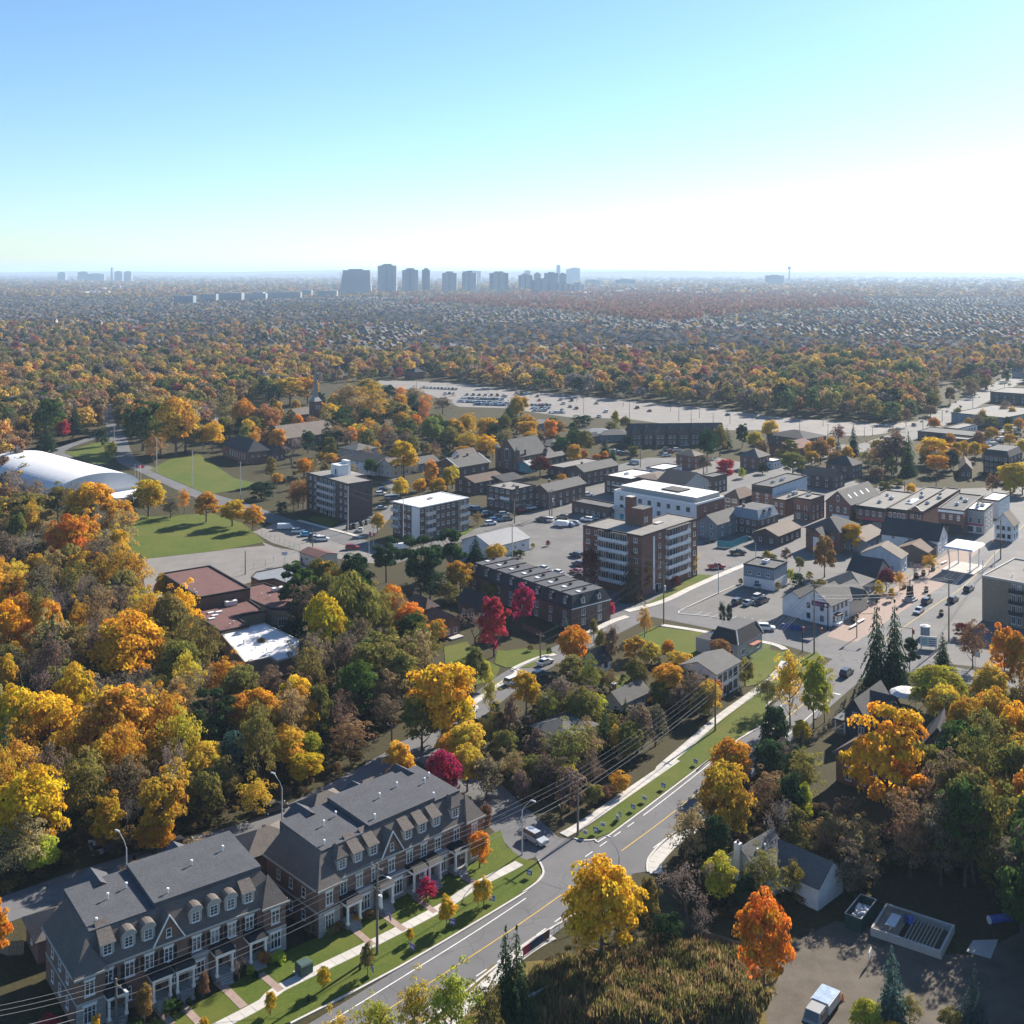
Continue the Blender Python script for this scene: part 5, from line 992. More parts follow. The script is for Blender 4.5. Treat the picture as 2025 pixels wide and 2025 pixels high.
CNAME = {'Y': 'golden yellow', 'y': 'pale yellow', 'A': 'amber', 'O': 'orange', 'R': 'red', 'K': 'crimson pink', 'M': 'maroon', 'G': 'dark green', 'g': 'light green', 'L': 'lime yellow', 'V': 'olive', 'T': 'tan', 'N': 'brown', 'D': 'dark evergreen', 'B': 'blue-green', 'P': 'deep green', 'S': 'grey leafless', 'C': 'copper', 'E': 'russet'}
KNAME = {'maple': ('maple_tree', 'round-crowned tree', 'tree'), 'oak': ('broad_tree', 'spreading tree', 'tree'), 'airy': ('thin_tree', 'thin-leaved tree', 'tree'), 'oval': ('oval_tree', 'oval-crowned tree', 'tree'), 'willow': ('willow_tree', 'drooping willow', 'tree'), 'spruce': ('spruce_tree', 'spruce', 'tree'), 'cedar': ('cedar_tree', 'narrow cedar', 'tree'), 'pine': ('pine_tree', 'tall pine', 'tree'), 'shrub': ('shrub', 'shrub', 'shrub'), 'bare': ('bare_tree', 'bare-branched tree', 'tree')}
TREES = []          # (x, y, radius) of every single tree
TOBJ = []
def tree(x, y, h, wd, kind, col, where, label=None, z=0.0):
    nm, kn, cat = KNAME[kind]
    if col == 'S' and kind == 'bare': lab = 'grey bare-branched tree ' + where
    else: lab = '%s %s %s' % (CNAME[col], kn, where)
    lab = label or lab
    if len(lab.split()) > 16: lab = ' '.join(lab.split()[:16])
    e_ = thing(nm, lab, cat, x, y, rng.uniform(0, 6.28), 'trees: ' + lab if label is None else None, z)
    e_.scale = (wd, wd, h); cr, tk = rng.choice(TT[kind]); v = rng.uniform(.82, 1.18)
    c = link('crown', cr, e_); j = [rng.uniform(.9, 1.1) for _ in range(3)]; base = COL[col]; c.color = (base[0] * v * j[0], base[1] * v * j[1], base[2] * v * j[2], 1)
    link('trunk', tk, e_); TREES.append((x, y, wd / 2)); TOBJ.append((e_, col, kn, where, h, label)); return e_
def T(t, cx, top, bot, wpx, kind, col, where, label=None):
    """one tree from the photograph: centre x, crown top y, base y, crown width, all in tile units"""
    s = TL[t][2]; X, Yb = px(t, cx, bot); k = CAM_H / (Yb - PHY); p = g(t, cx, bot); wd = wpx * s * k
    # the crown's top back edge shows, so take the width's foreshortening off the height
    h = max((bot - top) * s * k - wd * .12 * (CAM_H / p.y), wd * .5)
    return tree(p.x, p.y, h, wd, kind, col, where, label)
def many(t, where, rows):
    for r in rows: T(t, *r[:6], where)
W_rav = 'in the wooded ravine behind the townhouses'
many('30', W_rav, [(230, 60, 760, 500, 'maple', 'Y'), (160, 430, 900, 420, 'airy', 'T'), (300, 560, 860, 260, 'maple', 'L'), (770, 240, 680, 290, 'oval', 'A'), (1180, 100, 640, 380, 'maple', 'A'), (1130, 440, 700, 300, 'maple', 'O'), (1470, 60, 480, 330, 'maple', 'V'), (1860, 150, 420, 300, 'airy', 'A'), (940, 280, 600, 260, 'bare', 'S'), (330, -80, 240, 260, 'spruce', 'B'), (30, -300, 300, 260, 'spruce', 'P'), (1620, 0, 330, 280, 'oval', 'V'), (600, 20, 420, 380, 'airy', 'V'), (1280, 0, 330, 300, 'maple', 'y')])
many('20', W_rav, [(380, 780, 1380, 520, 'spruce', 'D'), (930, 770, 1330, 560, 'maple', 'Y'), (360, 1320, 1900, 470, 'maple', 'Y'), (850, 1290, 1990, 560, 'oak', 'A'), (1100, 1640, 2050, 330, 'maple', 'A'), (1280, 1250, 1750, 380, 'airy', 'T'), (1540, 1330, 1850, 360, 'pine', 'P'), (110, 640, 1000, 300, 'maple', 'O'), (60, 700, 1150, 300, 'maple', 'Y'), (190, 830, 1180, 180, 'oval', 'O'), (30, 560, 760, 130, 'maple', 'R'), (160, 390, 560, 180, 'maple', 'O'), (490, 80, 520, 310, 'maple', 'O'), (560, 440, 800, 380, 'airy', 'V'), (300, 460, 850, 360, 'airy', 'N'), (820, 320, 720, 300, 'airy', 'A'), (960, 300, 760, 300, 'airy', 'A'), (1080, 600, 980, 330, 'airy', 'Y'), (1300, 570, 1080, 330, 'airy', 'Y'), (1180, 500, 700, 160, 'oval', 'Y'), (1450, 850, 1350, 330, 'airy', 'V'), (1620, 1100, 1480, 360, 'airy', 'A'), (1780, 1150, 1500, 300, 'airy', 'N'), (1830, 1320, 1760, 420, 'maple', 'A'), (1480, 1720, 2070, 320, 'maple', 'y'), (1690, 1630, 2000, 240, 'cedar', 'B'), (700, 900, 1280, 300, 'airy', 'N'), (520, 560, 860, 300, 'bare', 'S'), (760, 560, 900, 260, 'airy', 'T'), (1240, 950, 1300, 260, 'airy', 'V'), (350, 1720, 2000, 200, 'spruce', 'B'), (40, 1270, 1720, 260, 'spruce', 'P'), (100, 1000, 1350, 260, 'maple', 'A'), (640, 1200, 1560, 320, 'airy', 'N'), (1000, 1180, 1500, 300, 'bare', 'S'), (700, 240, 540, 260, 'bare', 'S'), (880, 60, 420, 260, 'airy', 'T'), (230, 180, 520, 320, 'bare', 'S'), (40, 200, 600, 300, 'airy', 'N'), (560, 1050, 1400, 260, 'airy', 'E'), (1370, 1430, 1800, 240, 'bare', 'S')])
many('21', W_rav, [(60, 1330, 1750, 300, 'maple', 'Y'), (190, 1400, 1800, 300, 'maple', 'A'), (360, 1330, 1780, 300, 'maple', 'A'), (480, 1300, 1760, 240, 'oval', 'V'), (640, 1370, 1720, 280, 'airy', 'N'), (220, 1600, 1950, 340, 'maple', 'A'), (380, 1780, 2020, 280, 'maple', 'Y'), (420, 1640, 1880, 200, 'maple', 'L'), (700, 1560, 1830, 300, 'airy', 'T'), (40, 1500, 1900, 260, 'oval', 'V'), (120, 1180, 1500, 300, 'airy', 'N'), (280, 1220, 1560, 280, 'airy', 'E'), (560, 1280, 1480, 180, 'spruce', 'D')])
W_sch = 'between the school and the brick bungalows'
many('21', W_sch, [(720, 520, 1080, 480, 'willow', 'V'), (520, 640, 1200, 320, 'maple', 'Y'), (620, 780, 1150, 260, 'maple', 'L'), (540, 390, 780, 260, 'maple', 'A'), (740, 350, 760, 330, 'oval', 'P'), (1010, 580, 900, 220, 'maple', 'O'), (1140, 690, 1050, 280, 'maple', 'O'), (900, 600, 980, 300, 'airy', 'V'), (1010, 900, 1280, 330, 'airy', 'V'), (1240, 860, 1230, 340, 'airy', 'V'), (900, 960, 1430, 420, 'oak', 'V'), (1080, 1060, 1480, 380, 'oak', 'V'), (1330, 820, 1000, 180, 'maple', 'O'), (1380, 1100, 1740, 520, 'maple', 'Y'), (1230, 1380, 1780, 330, 'maple', 'V'), (1500, 1350, 1760, 280, 'maple', 'Y'), (1560, 1560, 1880, 300, 'maple', 'y'), (1420, 1640, 1900, 220, 'maple', 'A'), (430, 930, 1300, 320, 'airy', 'N'), (620, 920, 1300, 300, 'bare', 'S'), (330, 580, 930, 280, 'spruce', 'D'), (60, 960, 1100, 100, 'oval', 'T'), (840, 1150, 1500, 320, 'oak', 'V'), (960, 1360, 1640, 280, 'airy', 'N'), (580, 900, 1200, 200, 'maple', 'G')])
many('21', 'beside the mansard terrace and car park', [(970, 220, 560, 220, 'pine', 'P'), (1220, 180, 700, 330, 'pine', 'P'), (1440, 170, 520, 270, 'pine', 'P'), (1620, 220, 420, 200, 'spruce', 'D'), (1770, 280, 430, 180, 'maple', 'y'), (1510, 390, 660, 260, 'oval', 'A'), (1290, 440, 700, 260, 'cedar', 'P'), (1420, 560, 720, 220, 'cedar', 'V'), (1740, 560, 700, 180, 'maple', 'V'), (1100, 560, 760, 220, 'airy', 'N')])
T('21', 1755, 650, 1100, 270, 'oval', 'R', '', 'tall crimson oval tree in front of the mansard terrace'); T('22', 125, 570, 900, 200, 'oval', 'K', '', 'pink-red oval tree against the mansard terrace wall')
T('31', 1390, -60, 330, 280, 'maple', 'K', '', 'bright pink-crimson tree at the corner of the shed-dormer townhouses')
many('21', 'on the lawns along the back street', [(1620, 1030, 1330, 180, 'maple', 'V'), (1690, 1130, 1330, 120, 'oval', 'y'), (1730, 1250, 1540, 150, 'airy', 'L'), (1620, 760, 1080, 240, 'bare', 'S')])
W_mid = 'between the back street and the main road'
many('22', W_mid, [(500, 880, 1180, 270, 'maple', 'O'), (150, 1200, 1520, 240, 'maple', 'Y'), (490, 1090, 1330, 240, 'maple', 'V'), (690, 900, 1100, 120, 'cedar', 'V'), (770, 870, 1180, 130, 'cedar', 'N'), (640, 820, 1000, 80, 'cedar', 'V'), (940, 940, 1120, 220, 'shrub', 'A'), (1060, 980, 1150, 200, 'shrub', 'y'), (1180, 970, 1130, 110, 'maple', 'O'), (1260, 1050, 1180, 200, 'shrub', 'A'), (1010, 740, 960, 120, 'airy', 'A'), (1180, 1130, 1480, 270, 'maple', 'A'), (1140, 1260, 1500, 230, 'oval', 'V'), (1350, 1200, 1500, 300, 'airy', 'N'), (1480, 1270, 1530, 200, 'maple', 'y'), (1540, 1260, 1480, 90, 'maple', 'O'), (1560, 960, 1170, 180, 'maple', 'C'), (1400, 1090, 1190, 110, 'shrub', 'E'), (1740, 1080, 1310, 150, 'shrub', 'V'), (400, 1240, 1580, 280, 'airy', 'N'), (560, 1330, 1640, 280, 'maple', 'V'), (640, 1360, 1600, 200, 'maple', 'L'), (330, 1330, 1640, 260, 'airy', 'V'), (450, 1600, 1990, 420, 'airy', 'V'), (600, 1560, 1900, 230, 'airy', 'T'), (720, 1440, 1830, 150, 'spruce', 'P'), (800, 1600, 1830, 130, 'maple', 'y'), (960, 1440, 1800, 300, 'cedar', 'N'), (1090, 1450, 1750, 220, 'cedar', 'N'), (760, 1200, 1350, 150, 'airy', 'T'), (870, 1390, 1560, 80, 'spruce', 'P'), (1420, 1360, 1560, 230, 'airy', 'V'), (900, 1560, 1860, 240, 'cedar', 'V'), (1260, 1300, 1540, 200, 'airy', 'N')])
many('32', W_mid, [(450, 30, 250, 160, 'maple', 'y'), (640, 180, 350, 170, 'maple', 'V'), (820, 80, 240, 190, 'shrub', 'O'), (110, 80, 330, 150, 'cedar', 'N'), (720, 190, 290, 160, 'shrub', 'E'), (300, -40, 250, 260, 'airy', 'N')])
many('31', W_mid, [(1700, -30, 290, 280, 'cedar', 'N'), (1560, -100, 240, 260, 'maple', 'y'), (1540, 230, 420, 150, 'shrub', 'G'), (1900, -60, 200, 200, 'airy', 'T')])
T('31', 1070, -130, 240, 240, 'maple', 'A', '', 'amber round tree behind the shed-dormer townhouse garages'); T('31', 1650, 515, 800, 180, 'maple', 'O', '', 'orange maple on the lawn at the end of the shed-dormer townhouses')
T('31', 1690, 320, 560, 120, 'oval', 'E', '', 'russet tree at the gable end of the shed-dormer townhouses'); T('31', 1490, 400, 690, 90, 'cedar', 'P', '', 'narrow cedar by the last porch of the shed-dormer townhouses'); T('31', 1265, 850, 1030, 160, 'shrub', 'K', '', 'round magenta shrub before the shed-dormer townhouses')
many('31', 'planted along the townhouse verge', [(1680, 860, 1080, 140, 'oval', 'y'), (1410, 1000, 1230, 150, 'oval', 'Y'), (1145, 1235, 1340, 75, 'oval', 'Y'), (835, 1340, 1580, 120, 'oval', 'V'), (510, 1510, 1690, 115, 'oval', 'Y'), (130, 1690, 1870, 105, 'oval', 'Y'), (1640, 880, 1080, 90, 'oval', 'Y')])
many('30', 'beside the shuttered townhouses', [(1050, 1640, 1930, 150, 'oval', 'C'), (1475, 1540, 1760, 110, 'oval', 'E'), (700, 1860, 2040, 90, 'oval', 'Y'), (1480, 1880, 2060, 90, 'oval', 'Y'), (350, 1860, 2100, 190, 'maple', 'R'), (1740, 1440, 1640, 110, 'bare', 'S'), (960, 760, 1000, 240, 'airy', 'C'), (1500, 570, 830, 320, 'airy', 'T'), (900, 760, 960, 160, 'bare', 'S')])
T('30', -20, 1040, 1560, 200, 'oval', 'O', '', 'orange-red tree at the fence beside the shuttered townhouses')
many('31', 'in the townhouse flower beds', [(90, 1390, 1500, 90, 'shrub', 'C'), (190, 1390, 1490, 120, 'shrub', 'L'), (620, 1170, 1260, 100, 'shrub', 'C'), (560, 1200, 1290, 90, 'shrub', 'V'), (760, 1120, 1200, 90, 'shrub', 'A'), (850, 1090, 1160, 90, 'shrub', 'C'), (960, 970, 1060, 70, 'shrub', 'G'), (420, 1120, 1290, 90, 'shrub', 'N'), (270, 380, 540, 110, 'bare', 'S')])
many('30', 'in the townhouse flower beds', [(1230, 1740, 1860, 110, 'shrub', 'G'), (1310, 1755, 1830, 60, 'shrub', 'G'), (1375, 1730, 1790, 50, 'shrub', 'G'), (1900, 1390, 1500, 80, 'shrub', 'A'), (1820, 1490, 1580, 70, 'shrub', 'L'), (980, 1880, 2000, 130, 'shrub', 'G'), (1860, 1540, 1600, 50, 'shrub', 'D')])
T('32', 700, 710, 1500, 600, 'maple', 'Y', '', 'large golden-orange maple beside the main road junction'); T('32', 1610, 0, 620, 410, 'maple', 'A', '', 'amber maple overhanging the main road opposite the verge signs'); T('32', 1640, -140, 200, 320, 'maple', 'O', '', 'orange maple behind the amber maple over the main road')
W_br = 'around the white house and building site'
many('32', W_br, [(1050, 850, 1250, 200, 'oval', 'V'), (1320, 740, 1260, 450, 'bare', 'S'), (1560, 680, 1080, 280, 'maple', 'y'), (1880, 960, 1740, 420, 'maple', 'O'), (1420, 1010, 1380, 260, 'bare', 'S'), (80, 1200, 1980, 330, 'spruce', 'P'), (800, 1400, 1500, 160, 'shrub', 'C'), (1180, 1110, 1350, 260, 'shrub', 'P')])
many('31', W_br, [(1840, 1200, 1990, 330, 'spruce', 'P'), (1440, 1520, 2200, 430, 'airy', 'L'), (1700, 1620, 2150, 280, 'airy', 'V'), (900, 1730, 2200, 330, 'airy', 'L'), (1180, 1590, 2200, 300, 'airy', 'y'), (620, 1850, 2250, 260, 'airy', 'y')])
many('33', W_br, [(970, 1350, 1990, 340, 'spruce', 'B'), (1570, 1480, 2000, 260, 'spruce', 'B'), (240, 100, 560, 220, 'oval', 'P'), (330, 180, 520, 130, 'maple', 'L'), (470, 420, 700, 260, 'airy', 'T'), (560, 390, 660, 140, 'airy', 'C'), (700, 620, 1010, 360, 'airy', 'N'), (480, 560, 860, 240, 'airy', 'E'), (120, 280, 820, 260, 'bare', 'S'), (1740, 110, 640, 420, 'maple', 'A'), (1880, 330, 900, 300, 'maple', 'A'), (1700, 580, 1000, 260, 'airy', 'V'), (1490, 620, 780, 130, 'maple', 'V'), (780, 1750, 2050, 240, 'maple', 'L'), (960, 1900, 2080, 160, 'maple', 'y'), (1100, 1720, 1960, 200, 'airy', 'V'), (1400, 1780, 1980, 180, 'shrub', 'V'), (1900, 700, 1100, 300, 'airy', 'N'), (60, 760, 960, 200, 'airy', 'y')])
T('U', 1000, 400, 1930, 1050, 'oak', 'Y', '', 'tall sprawling yellow tree in front of the brown-roofed brick house'); T('U', 1150, 330, 900, 520, 'bare', 'S', '', 'leafless grey tree beside the navy cross-gabled house'); T('U', 960, 610, 1000, 220, 'airy', 'O', '', 'small orange tree beside the navy cross-gabled house')
W_cor = 'beside the corner junction and navy houses'
many('23', W_cor, [(230, 1070, 1600, 280, 'airy', 'A'), (400, 1090, 1620, 250, 'oval', 'L'), (120, 1450, 1870, 260, 'oval', 'P'), (310, 1550, 1740, 150, 'maple', 'Y'), (860, 680, 1340, 260, 'spruce', 'D'), (990, 680, 1320, 240, 'spruce', 'D'), (1100, 960, 1230, 140, 'pine', 'D'), (1340, 920, 1200, 180, 'spruce', 'P'), (1310, 1170, 1500, 470, 'maple', 'L'), (1500, 1360, 1900, 300, 'maple', 'A'), (1700, 1330, 1850, 340, 'maple', 'A'), (1880, 1440, 1960, 320, 'maple', 'Y'), (1790, 860, 1330, 230, 'oval', 'O'), (1900, 900, 1400, 240, 'oval', 'O'), (1560, 860, 1180, 230, 'airy', 'E'), (1490, 840, 960, 150, 'shrub', 'M'), (60, 1240, 1500, 200, 'airy', 'V'), (480, 1180, 1580, 160, 'airy', 'L'), (1640, 1350, 1480, 150, 'maple', 'L'), (1620, 1560, 1980, 300, 'maple', 'V'), (1850, 1700, 2060, 260, 'maple', 'y')])
W_pl = 'along the plaza and shops'
many('23', W_pl, [(930, 455, 620, 120, 'maple', 'M'), (1240, 350, 500, 120, 'airy', 'A'), (880, 540, 680, 90, 'oval', 'Y'), (1030, 480, 620, 110, 'airy', 'A'), (680, 120, 330, 170, 'maple', 'Y'), (480, 220, 520, 190, 'oval', 'C'), (300, 370, 480, 70, 'maple', 'V'), (740, 70, 210, 80, 'spruce', 'D'), (60, 320, 420, 70, 'shrub', 'V'), (110, 340, 420, 70, 'shrub', 'V'), (290, 480, 600, 110, 'shrub', 'G'), (230, 440, 560, 60, 'shrub', 'L'), (130, 540, 610, 80, 'shrub', 'V'), (200, 300, 400, 80, 'shrub', 'N'), (450, 530, 610, 150, 'shrub', 'V'), (1130, 400, 530, 140, 'bare', 'S'), (740, 240, 310, 80, 'shrub', 'G'), (370, 470, 540, 60, 'shrub', 'y'), (970, 600, 690, 60, 'oval', 'Y')])
many('22', 'in front of the red brick apartment block', [(920, 300, 690, 210, 'spruce', 'N'), (610, 280, 640, 180, 'airy', 'M'), (1010, 390, 650, 130, 'maple', 'C'), (1360, 340, 510, 120, 'airy', 'A'), (1235, 495, 600, 70, 'shrub', 'M'), (760, 690, 800, 90, 'shrub', 'R'), (1575, 700, 880, 60, 'cedar', 'D'), (1625, 715, 880, 60, 'cedar', 'D'), (380, 800, 920, 70, 'spruce', 'B'), (440, 800, 950, 90, 'spruce', 'B'), (180, 1000, 1060, 50, 'shrub', 'V'), (315, 1020, 1090, 45, 'shrub', 'G'), (1905, 320, 400, 70, 'shrub', 'A'), (1712, 525, 570, 40, 'shrub', 'G')])
many('E', 'around the brick church and alley car park', [(220, 590, 880, 210, 'maple', 'y'), (1340, 470, 720, 280, 'maple', 'M'), (1770, 300, 600, 220, 'maple', 'A'), (1900, 380, 560, 120, 'maple', 'O'), (1180, 0, 260, 270, 'maple', 'A'), (1540, 10, 220, 290, 'maple', 'C'), (60, 730, 960, 170, 'maple', 'Y'), (1620, 680, 780, 140, 'shrub', 'A'), (540, 1180, 1340, 140, 'airy', 'T'), (1090, 1640, 1760, 140, 'shrub', 'G'), (1010, 1660, 1760, 110, 'shrub', 'G'), (1440, 1530, 1610, 70, 'shrub', 'M'), (1250, 1560, 1640, 70, 'shrub', 'V'), (640, 190, 480, 300, 'airy', 'Y'), (480, 150, 400, 260, 'airy', 'A'), (230, 130, 380, 240, 'maple', 'V'), (680, 0, 280, 260, 'airy', 'A'), (900, 120, 330, 240, 'airy', 'T'), (420, -60, 230, 260, 'airy', 'A'), (740, 260, 520, 200, 'airy', 'A')])
many('D', 'around the dark apartment block', [(1340, -60, 420, 380, 'maple', 'Y'), (1300, 420, 700, 250, 'maple', 'Y'), (1540, 420, 650, 200, 'maple', 'Y'), (1690, 190, 560, 200, 'maple', 'A'), (1750, 420, 640, 230, 'maple', 'Y'), (1900, 270, 600, 160, 'maple', 'y'), (1010, 870, 1120, 210, 'maple', 'A'), (80, 170, 400, 200, 'maple', 'O'), (60, 470, 820, 280, 'airy', 'C'), (-60, 560, 860, 200, 'airy', 'C')])
many('10', 'around the playing field and hall', [(1500, 1730, 1960, 190, 'maple', 'A'), (1690, 1790, 1990, 210, 'maple', 'Y'), (1840, 1840, 2020, 170, 'maple', 'A'), (1080, 1650, 1920, 280, 'oval', 'Y'), (960, 1740, 1930, 160, 'airy', 'N'), (1240, 1780, 1930, 160, 'airy', 'N'), (1340, 1720, 1900, 90, 'airy', 'O'), (660, 1650, 2080, 380, 'maple', 'Y'), (180, 1740, 2100, 440, 'oak', 'V'), (880, 1800, 2060, 260, 'maple', 'O'), (560, 1800, 2080, 240, 'airy', 'V'), (1040, 1090, 1440, 330, 'oak', 'G'), (1280, 1060, 1480, 340, 'maple', 'A'), (1170, 1200, 1460, 280, 'oak', 'V'), (1350, 1200, 1450, 260, 'willow', 'V'), (1550, 1230, 1440, 180, 'maple', 'Y'), (1480, 1260, 1430, 120, 'maple', 'Y'), (1770, 1070, 1330, 190, 'maple', 'O'), (1640, 1040, 1320, 220, 'airy', 'T'), (1920, 1110, 1340, 200, 'maple', 'C'), (1120, 1320, 1540, 170, 'airy', 'C'), (740, 1260, 1410, 100, 'shrub', 'P'), (815, 1370, 1500, 90, 'oval', 'L'), (770, 1390, 1500, 90, 'bare', 'S'), (140, 1280, 1480, 170, 'maple', 'E'), (360, 1050, 1380, 230, 'oak', 'G'), (340, 1230, 1450, 190, 'spruce', 'P'), (540, 1080, 1320, 150, 'spruce', 'D'), (460, 1220, 1360, 110, 'oval', 'R'), (720, 1110, 1280, 100, 'oval', 'E'), (660, 1180, 1270, 70, 'maple', 'Y'), (860, 1110, 1280, 110, 'airy', 'V'), (1500, 820, 1000, 0.1 + 130, 'airy', 'N'), (70, 1600, 1900, 240, 'bare', 'S'), (260, 1640, 1830, 200, 'bare', 'S')])
many('11', 'around the church steeple and side streets', [(110, 1110, 1330, 210, 'maple', 'C'), (10, 1140, 1340, 130, 'maple', 'O'), (370, 1500, 1640, 120, 'maple', 'O'), (330, 1640, 1860, 180, 'airy', 'C'), (180, 1600, 1700, 90, 'maple', 'O'), (60, 1650, 1790, 220, 'shrub', 'D'), (210, 1800, 1900, 90, 'shrub', 'P'), (400, 1290, 1460, 130, 'oval', 'P'), (290, 1340, 1560, 200, 'bare', 'S'), (540, 1180, 1490, 160, 'spruce', 'D'), (560, 1340, 1520, 130, 'pine', 'V'), (640, 1130, 1310, 160, 'oak', 'G'), (640, 1230, 1260, 80, 'shrub', 'L'), (150, 950, 1130, 130, 'cedar', 'D'), (270, 900, 1110, 240, 'oak', 'A'), (400, 910, 1100, 200, 'oak', 'A'), (490, 1010, 1160, 100, 'oval', 'D'), (590, 1030, 1160, 110, 'maple', 'Y'), (700, 950, 1180, 240, 'airy', 'C'), (840, 920, 1080, 200, 'maple', 'y'), (870, 980, 1260, 240, 'airy', 'A'), (1050, 1080, 1280, 220, 'oak', 'V'), (990, 940, 1080, 120, 'shrub', 'D'), (1070, 970, 1070, 110, 'airy', 'O'), (1170, 970, 1120, 150, 'airy', 'T'), (1250, 1040, 1180, 140, 'airy', 'O'), (1380, 1040, 1170, 160, 'airy', 'N'), (1300, 1200, 1410, 170, 'willow', 'g'), (1040, 1260, 1370, 140, 'oak', 'G'), (1430, 1270, 1440, 170, 'maple', 'V'), (1560, 1170, 1330, 150, 'maple', 'A'), (1700, 1190, 1420, 170, 'maple', 'A'), (1700, 1330, 1480, 180, 'maple', 'Y'), (1860, 1070, 1260, 130, 'spruce', 'D'), (1920, 1040, 1240, 120, 'maple', 'A'), (820, 1300, 1400, 110, 'maple', 'Y'), (860, 1240, 1320, 100, 'maple', 'V'), (680, 1270, 1430, 160, 'bare', 'S'), (510, 1440, 1510, 70, 'shrub', 'y'), (1560, 1290, 1460, 180, 'airy', 'A')])
many('12', 'among the houses below the parking lot', [(40, 1060, 1230, 120, 'spruce', 'D'), (110, 1040, 1190, 140, 'maple', 'A'), (160, 1180, 1340, 150, 'maple', 'A'), (370, 1220, 1330, 150, 'maple', 'C'), (500, 1250, 1420, 90, 'spruce', 'P'), (800, 1150, 1270, 70, 'oval', 'y'), (870, 1190, 1290, 90, 'maple', 'V'), (560, 1190, 1260, 170, 'shrub', 'D'), (720, 1350, 1490, 120, 'spruce', 'D'), (890, 1330, 1420, 100, 'oak', 'D'), (930, 1400, 1490, 80, 'maple', 'V'), (780, 1400, 1510, 70, 'spruce', 'P'), (660, 1460, 1520, 70, 'maple', 'O'), (720, 1440, 1510, 60, 'maple', 'O'), (1470, 1280, 1520, 170, 'cedar', 'D'), (1560, 1260, 1480, 130, 'maple', 'V'), (1610, 1260, 1420, 90, 'spruce', 'D'), (1720, 1240, 1420, 110, 'oval', 'P'), (1810, 1300, 1440, 130, 'maple', 'Y'), (1900, 1230, 1360, 80, 'maple', 'y'), (1600, 1490, 1680, 140, 'maple', 'R'), (1440, 1470, 1610, 130, 'cedar', 'N'), (1720, 1560, 1640, 70, 'shrub', 'L'), (1870, 1530, 1610, 90, 'shrub', 'D')])
many('13', 'behind the shops near the arterial road', [(90, 1220, 1380, 130, 'maple', 'y'), (580, 1260, 1380, 130, 'airy', 'M'), (690, 1250, 1480, 120, 'spruce', 'D'), (450, 1350, 1540, 170, 'maple', 'C'), (580, 1370, 1500, 130, 'spruce', 'P'), (250, 1440, 1620, 200, 'maple', 'V'), (860, 1560, 1680, 120, 'maple', 'E'), (920, 1660, 1760, 100, 'maple', 'V'), (1110, 1680, 1770, 80, 'maple', 'Y'), (820, 1680, 1740, 70, 'maple', 'Y'), (1000, 1320, 1600, 230, 'oak', 'N'), (1090, 1300, 1620, 160, 'spruce', 'P'), (900, 1380, 1600, 200, 'airy', 'N'), (780, 1430, 1580, 130, 'airy', 'V'), (1280, 1330, 1540, 240, 'maple', 'Y'), (1300, 1460, 1620, 170, 'maple', 'A'), (1400, 1440, 1600, 110, 'pine', 'D'), (1490, 1370, 1500, 130, 'maple', 'A'), (1630, 1390, 1490, 140, 'maple', 'O'), (1280, 1200, 1290, 110, 'maple', 'O'), (1450, 1130, 1230, 90, 'oval', 'V'), (1860, 1520, 1740, 240, 'maple', 'A'), (1700, 1610, 1760, 110, 'oval', 'C'), (1830, 1650, 1770, 120, 'maple', 'Y'), (1700, 1270, 1380, 120, 'maple', 'A'), (1560, 1200, 1270, 120, 'maple', 'T'), (1680, 1190, 1280, 150, 'maple', 'V'), (1820, 1190, 1280, 90, 'oval', 'P'), (1010, 1640, 1700, 120, 'shrub', 'V'), (1000, 1280, 1420, 130, 'airy', 'E'), (1920, 1580, 1760, 160, 'maple', 'Y')])

# ------------------------------------------------------------------ more single trees filling the wooded ground, then the undergrowth
def in_poly(x, y, poly):
    c = False; n = len(poly)
    for i in range(n):
        x0, y0 = poly[i]; x1, y1 = poly[(i + 1) % n]
        if (y0 > y) != (y1 > y) and x < (x1 - x0) * (y - y0) / (y1 - y0) + x0: c = not c
    return c
Z_RAV = [(-40, 1030), (60, 1030), (215, 1040), (225, 1110), (285, 1200), (300, 1260), (420, 1345), (560, 1420), (640, 1455), (715, 1490), (690, 1535), (540, 1590), (400, 1640), (250, 1690), (60, 1750), (-40, 1770)]
Z_SCH = [(560, 1300), (690, 1240), (820, 1260), (850, 1340), (820, 1420), (760, 1465), (690, 1450), (600, 1390)]
Z_MID = [(880, 1450), (960, 1410), (1050, 1410), (1180, 1350), (1340, 1330), (1370, 1380), (1290, 1455), (1180, 1560), (1120, 1610), (1040, 1585), (960, 1530)]
Z_SE = [(1330, 1700), (1420, 1600), (1540, 1480), (1560, 1560), (1680, 1640), (1900, 1640), (2060, 1560), (2060, 1770), (1900, 1740), (1760, 1720), (1700, 1770), (1560, 1790), (1480, 1830), (1350, 1800)]
Z_OUT = [(2040, 1480), (2260, 1480), (2300, 1900), (2120, 2050), (2050, 1900)]
Z_COR = [(1880, 1400), (2040, 1400), (2060, 1540), (1900, 1560), (1860, 1500)]
Z_CHU = [(520, 960), (620, 930), (760, 900), (900, 880), (1000, 850), (1090, 850), (1180, 850), (1260, 850), (1240, 880), (1100, 890), (1000, 905), (870, 925), (720, 950), (600, 975)]
Z_HILL = [(-30, 900), (60, 880), (190, 860), (200, 840), (120, 850), (-30, 870)]
Z_SHP = [(1450, 905), (1600, 890), (1760, 910), (1900, 915), (2050, 900), (2050, 950), (1900, 960), (1760, 945), (1600, 925)]
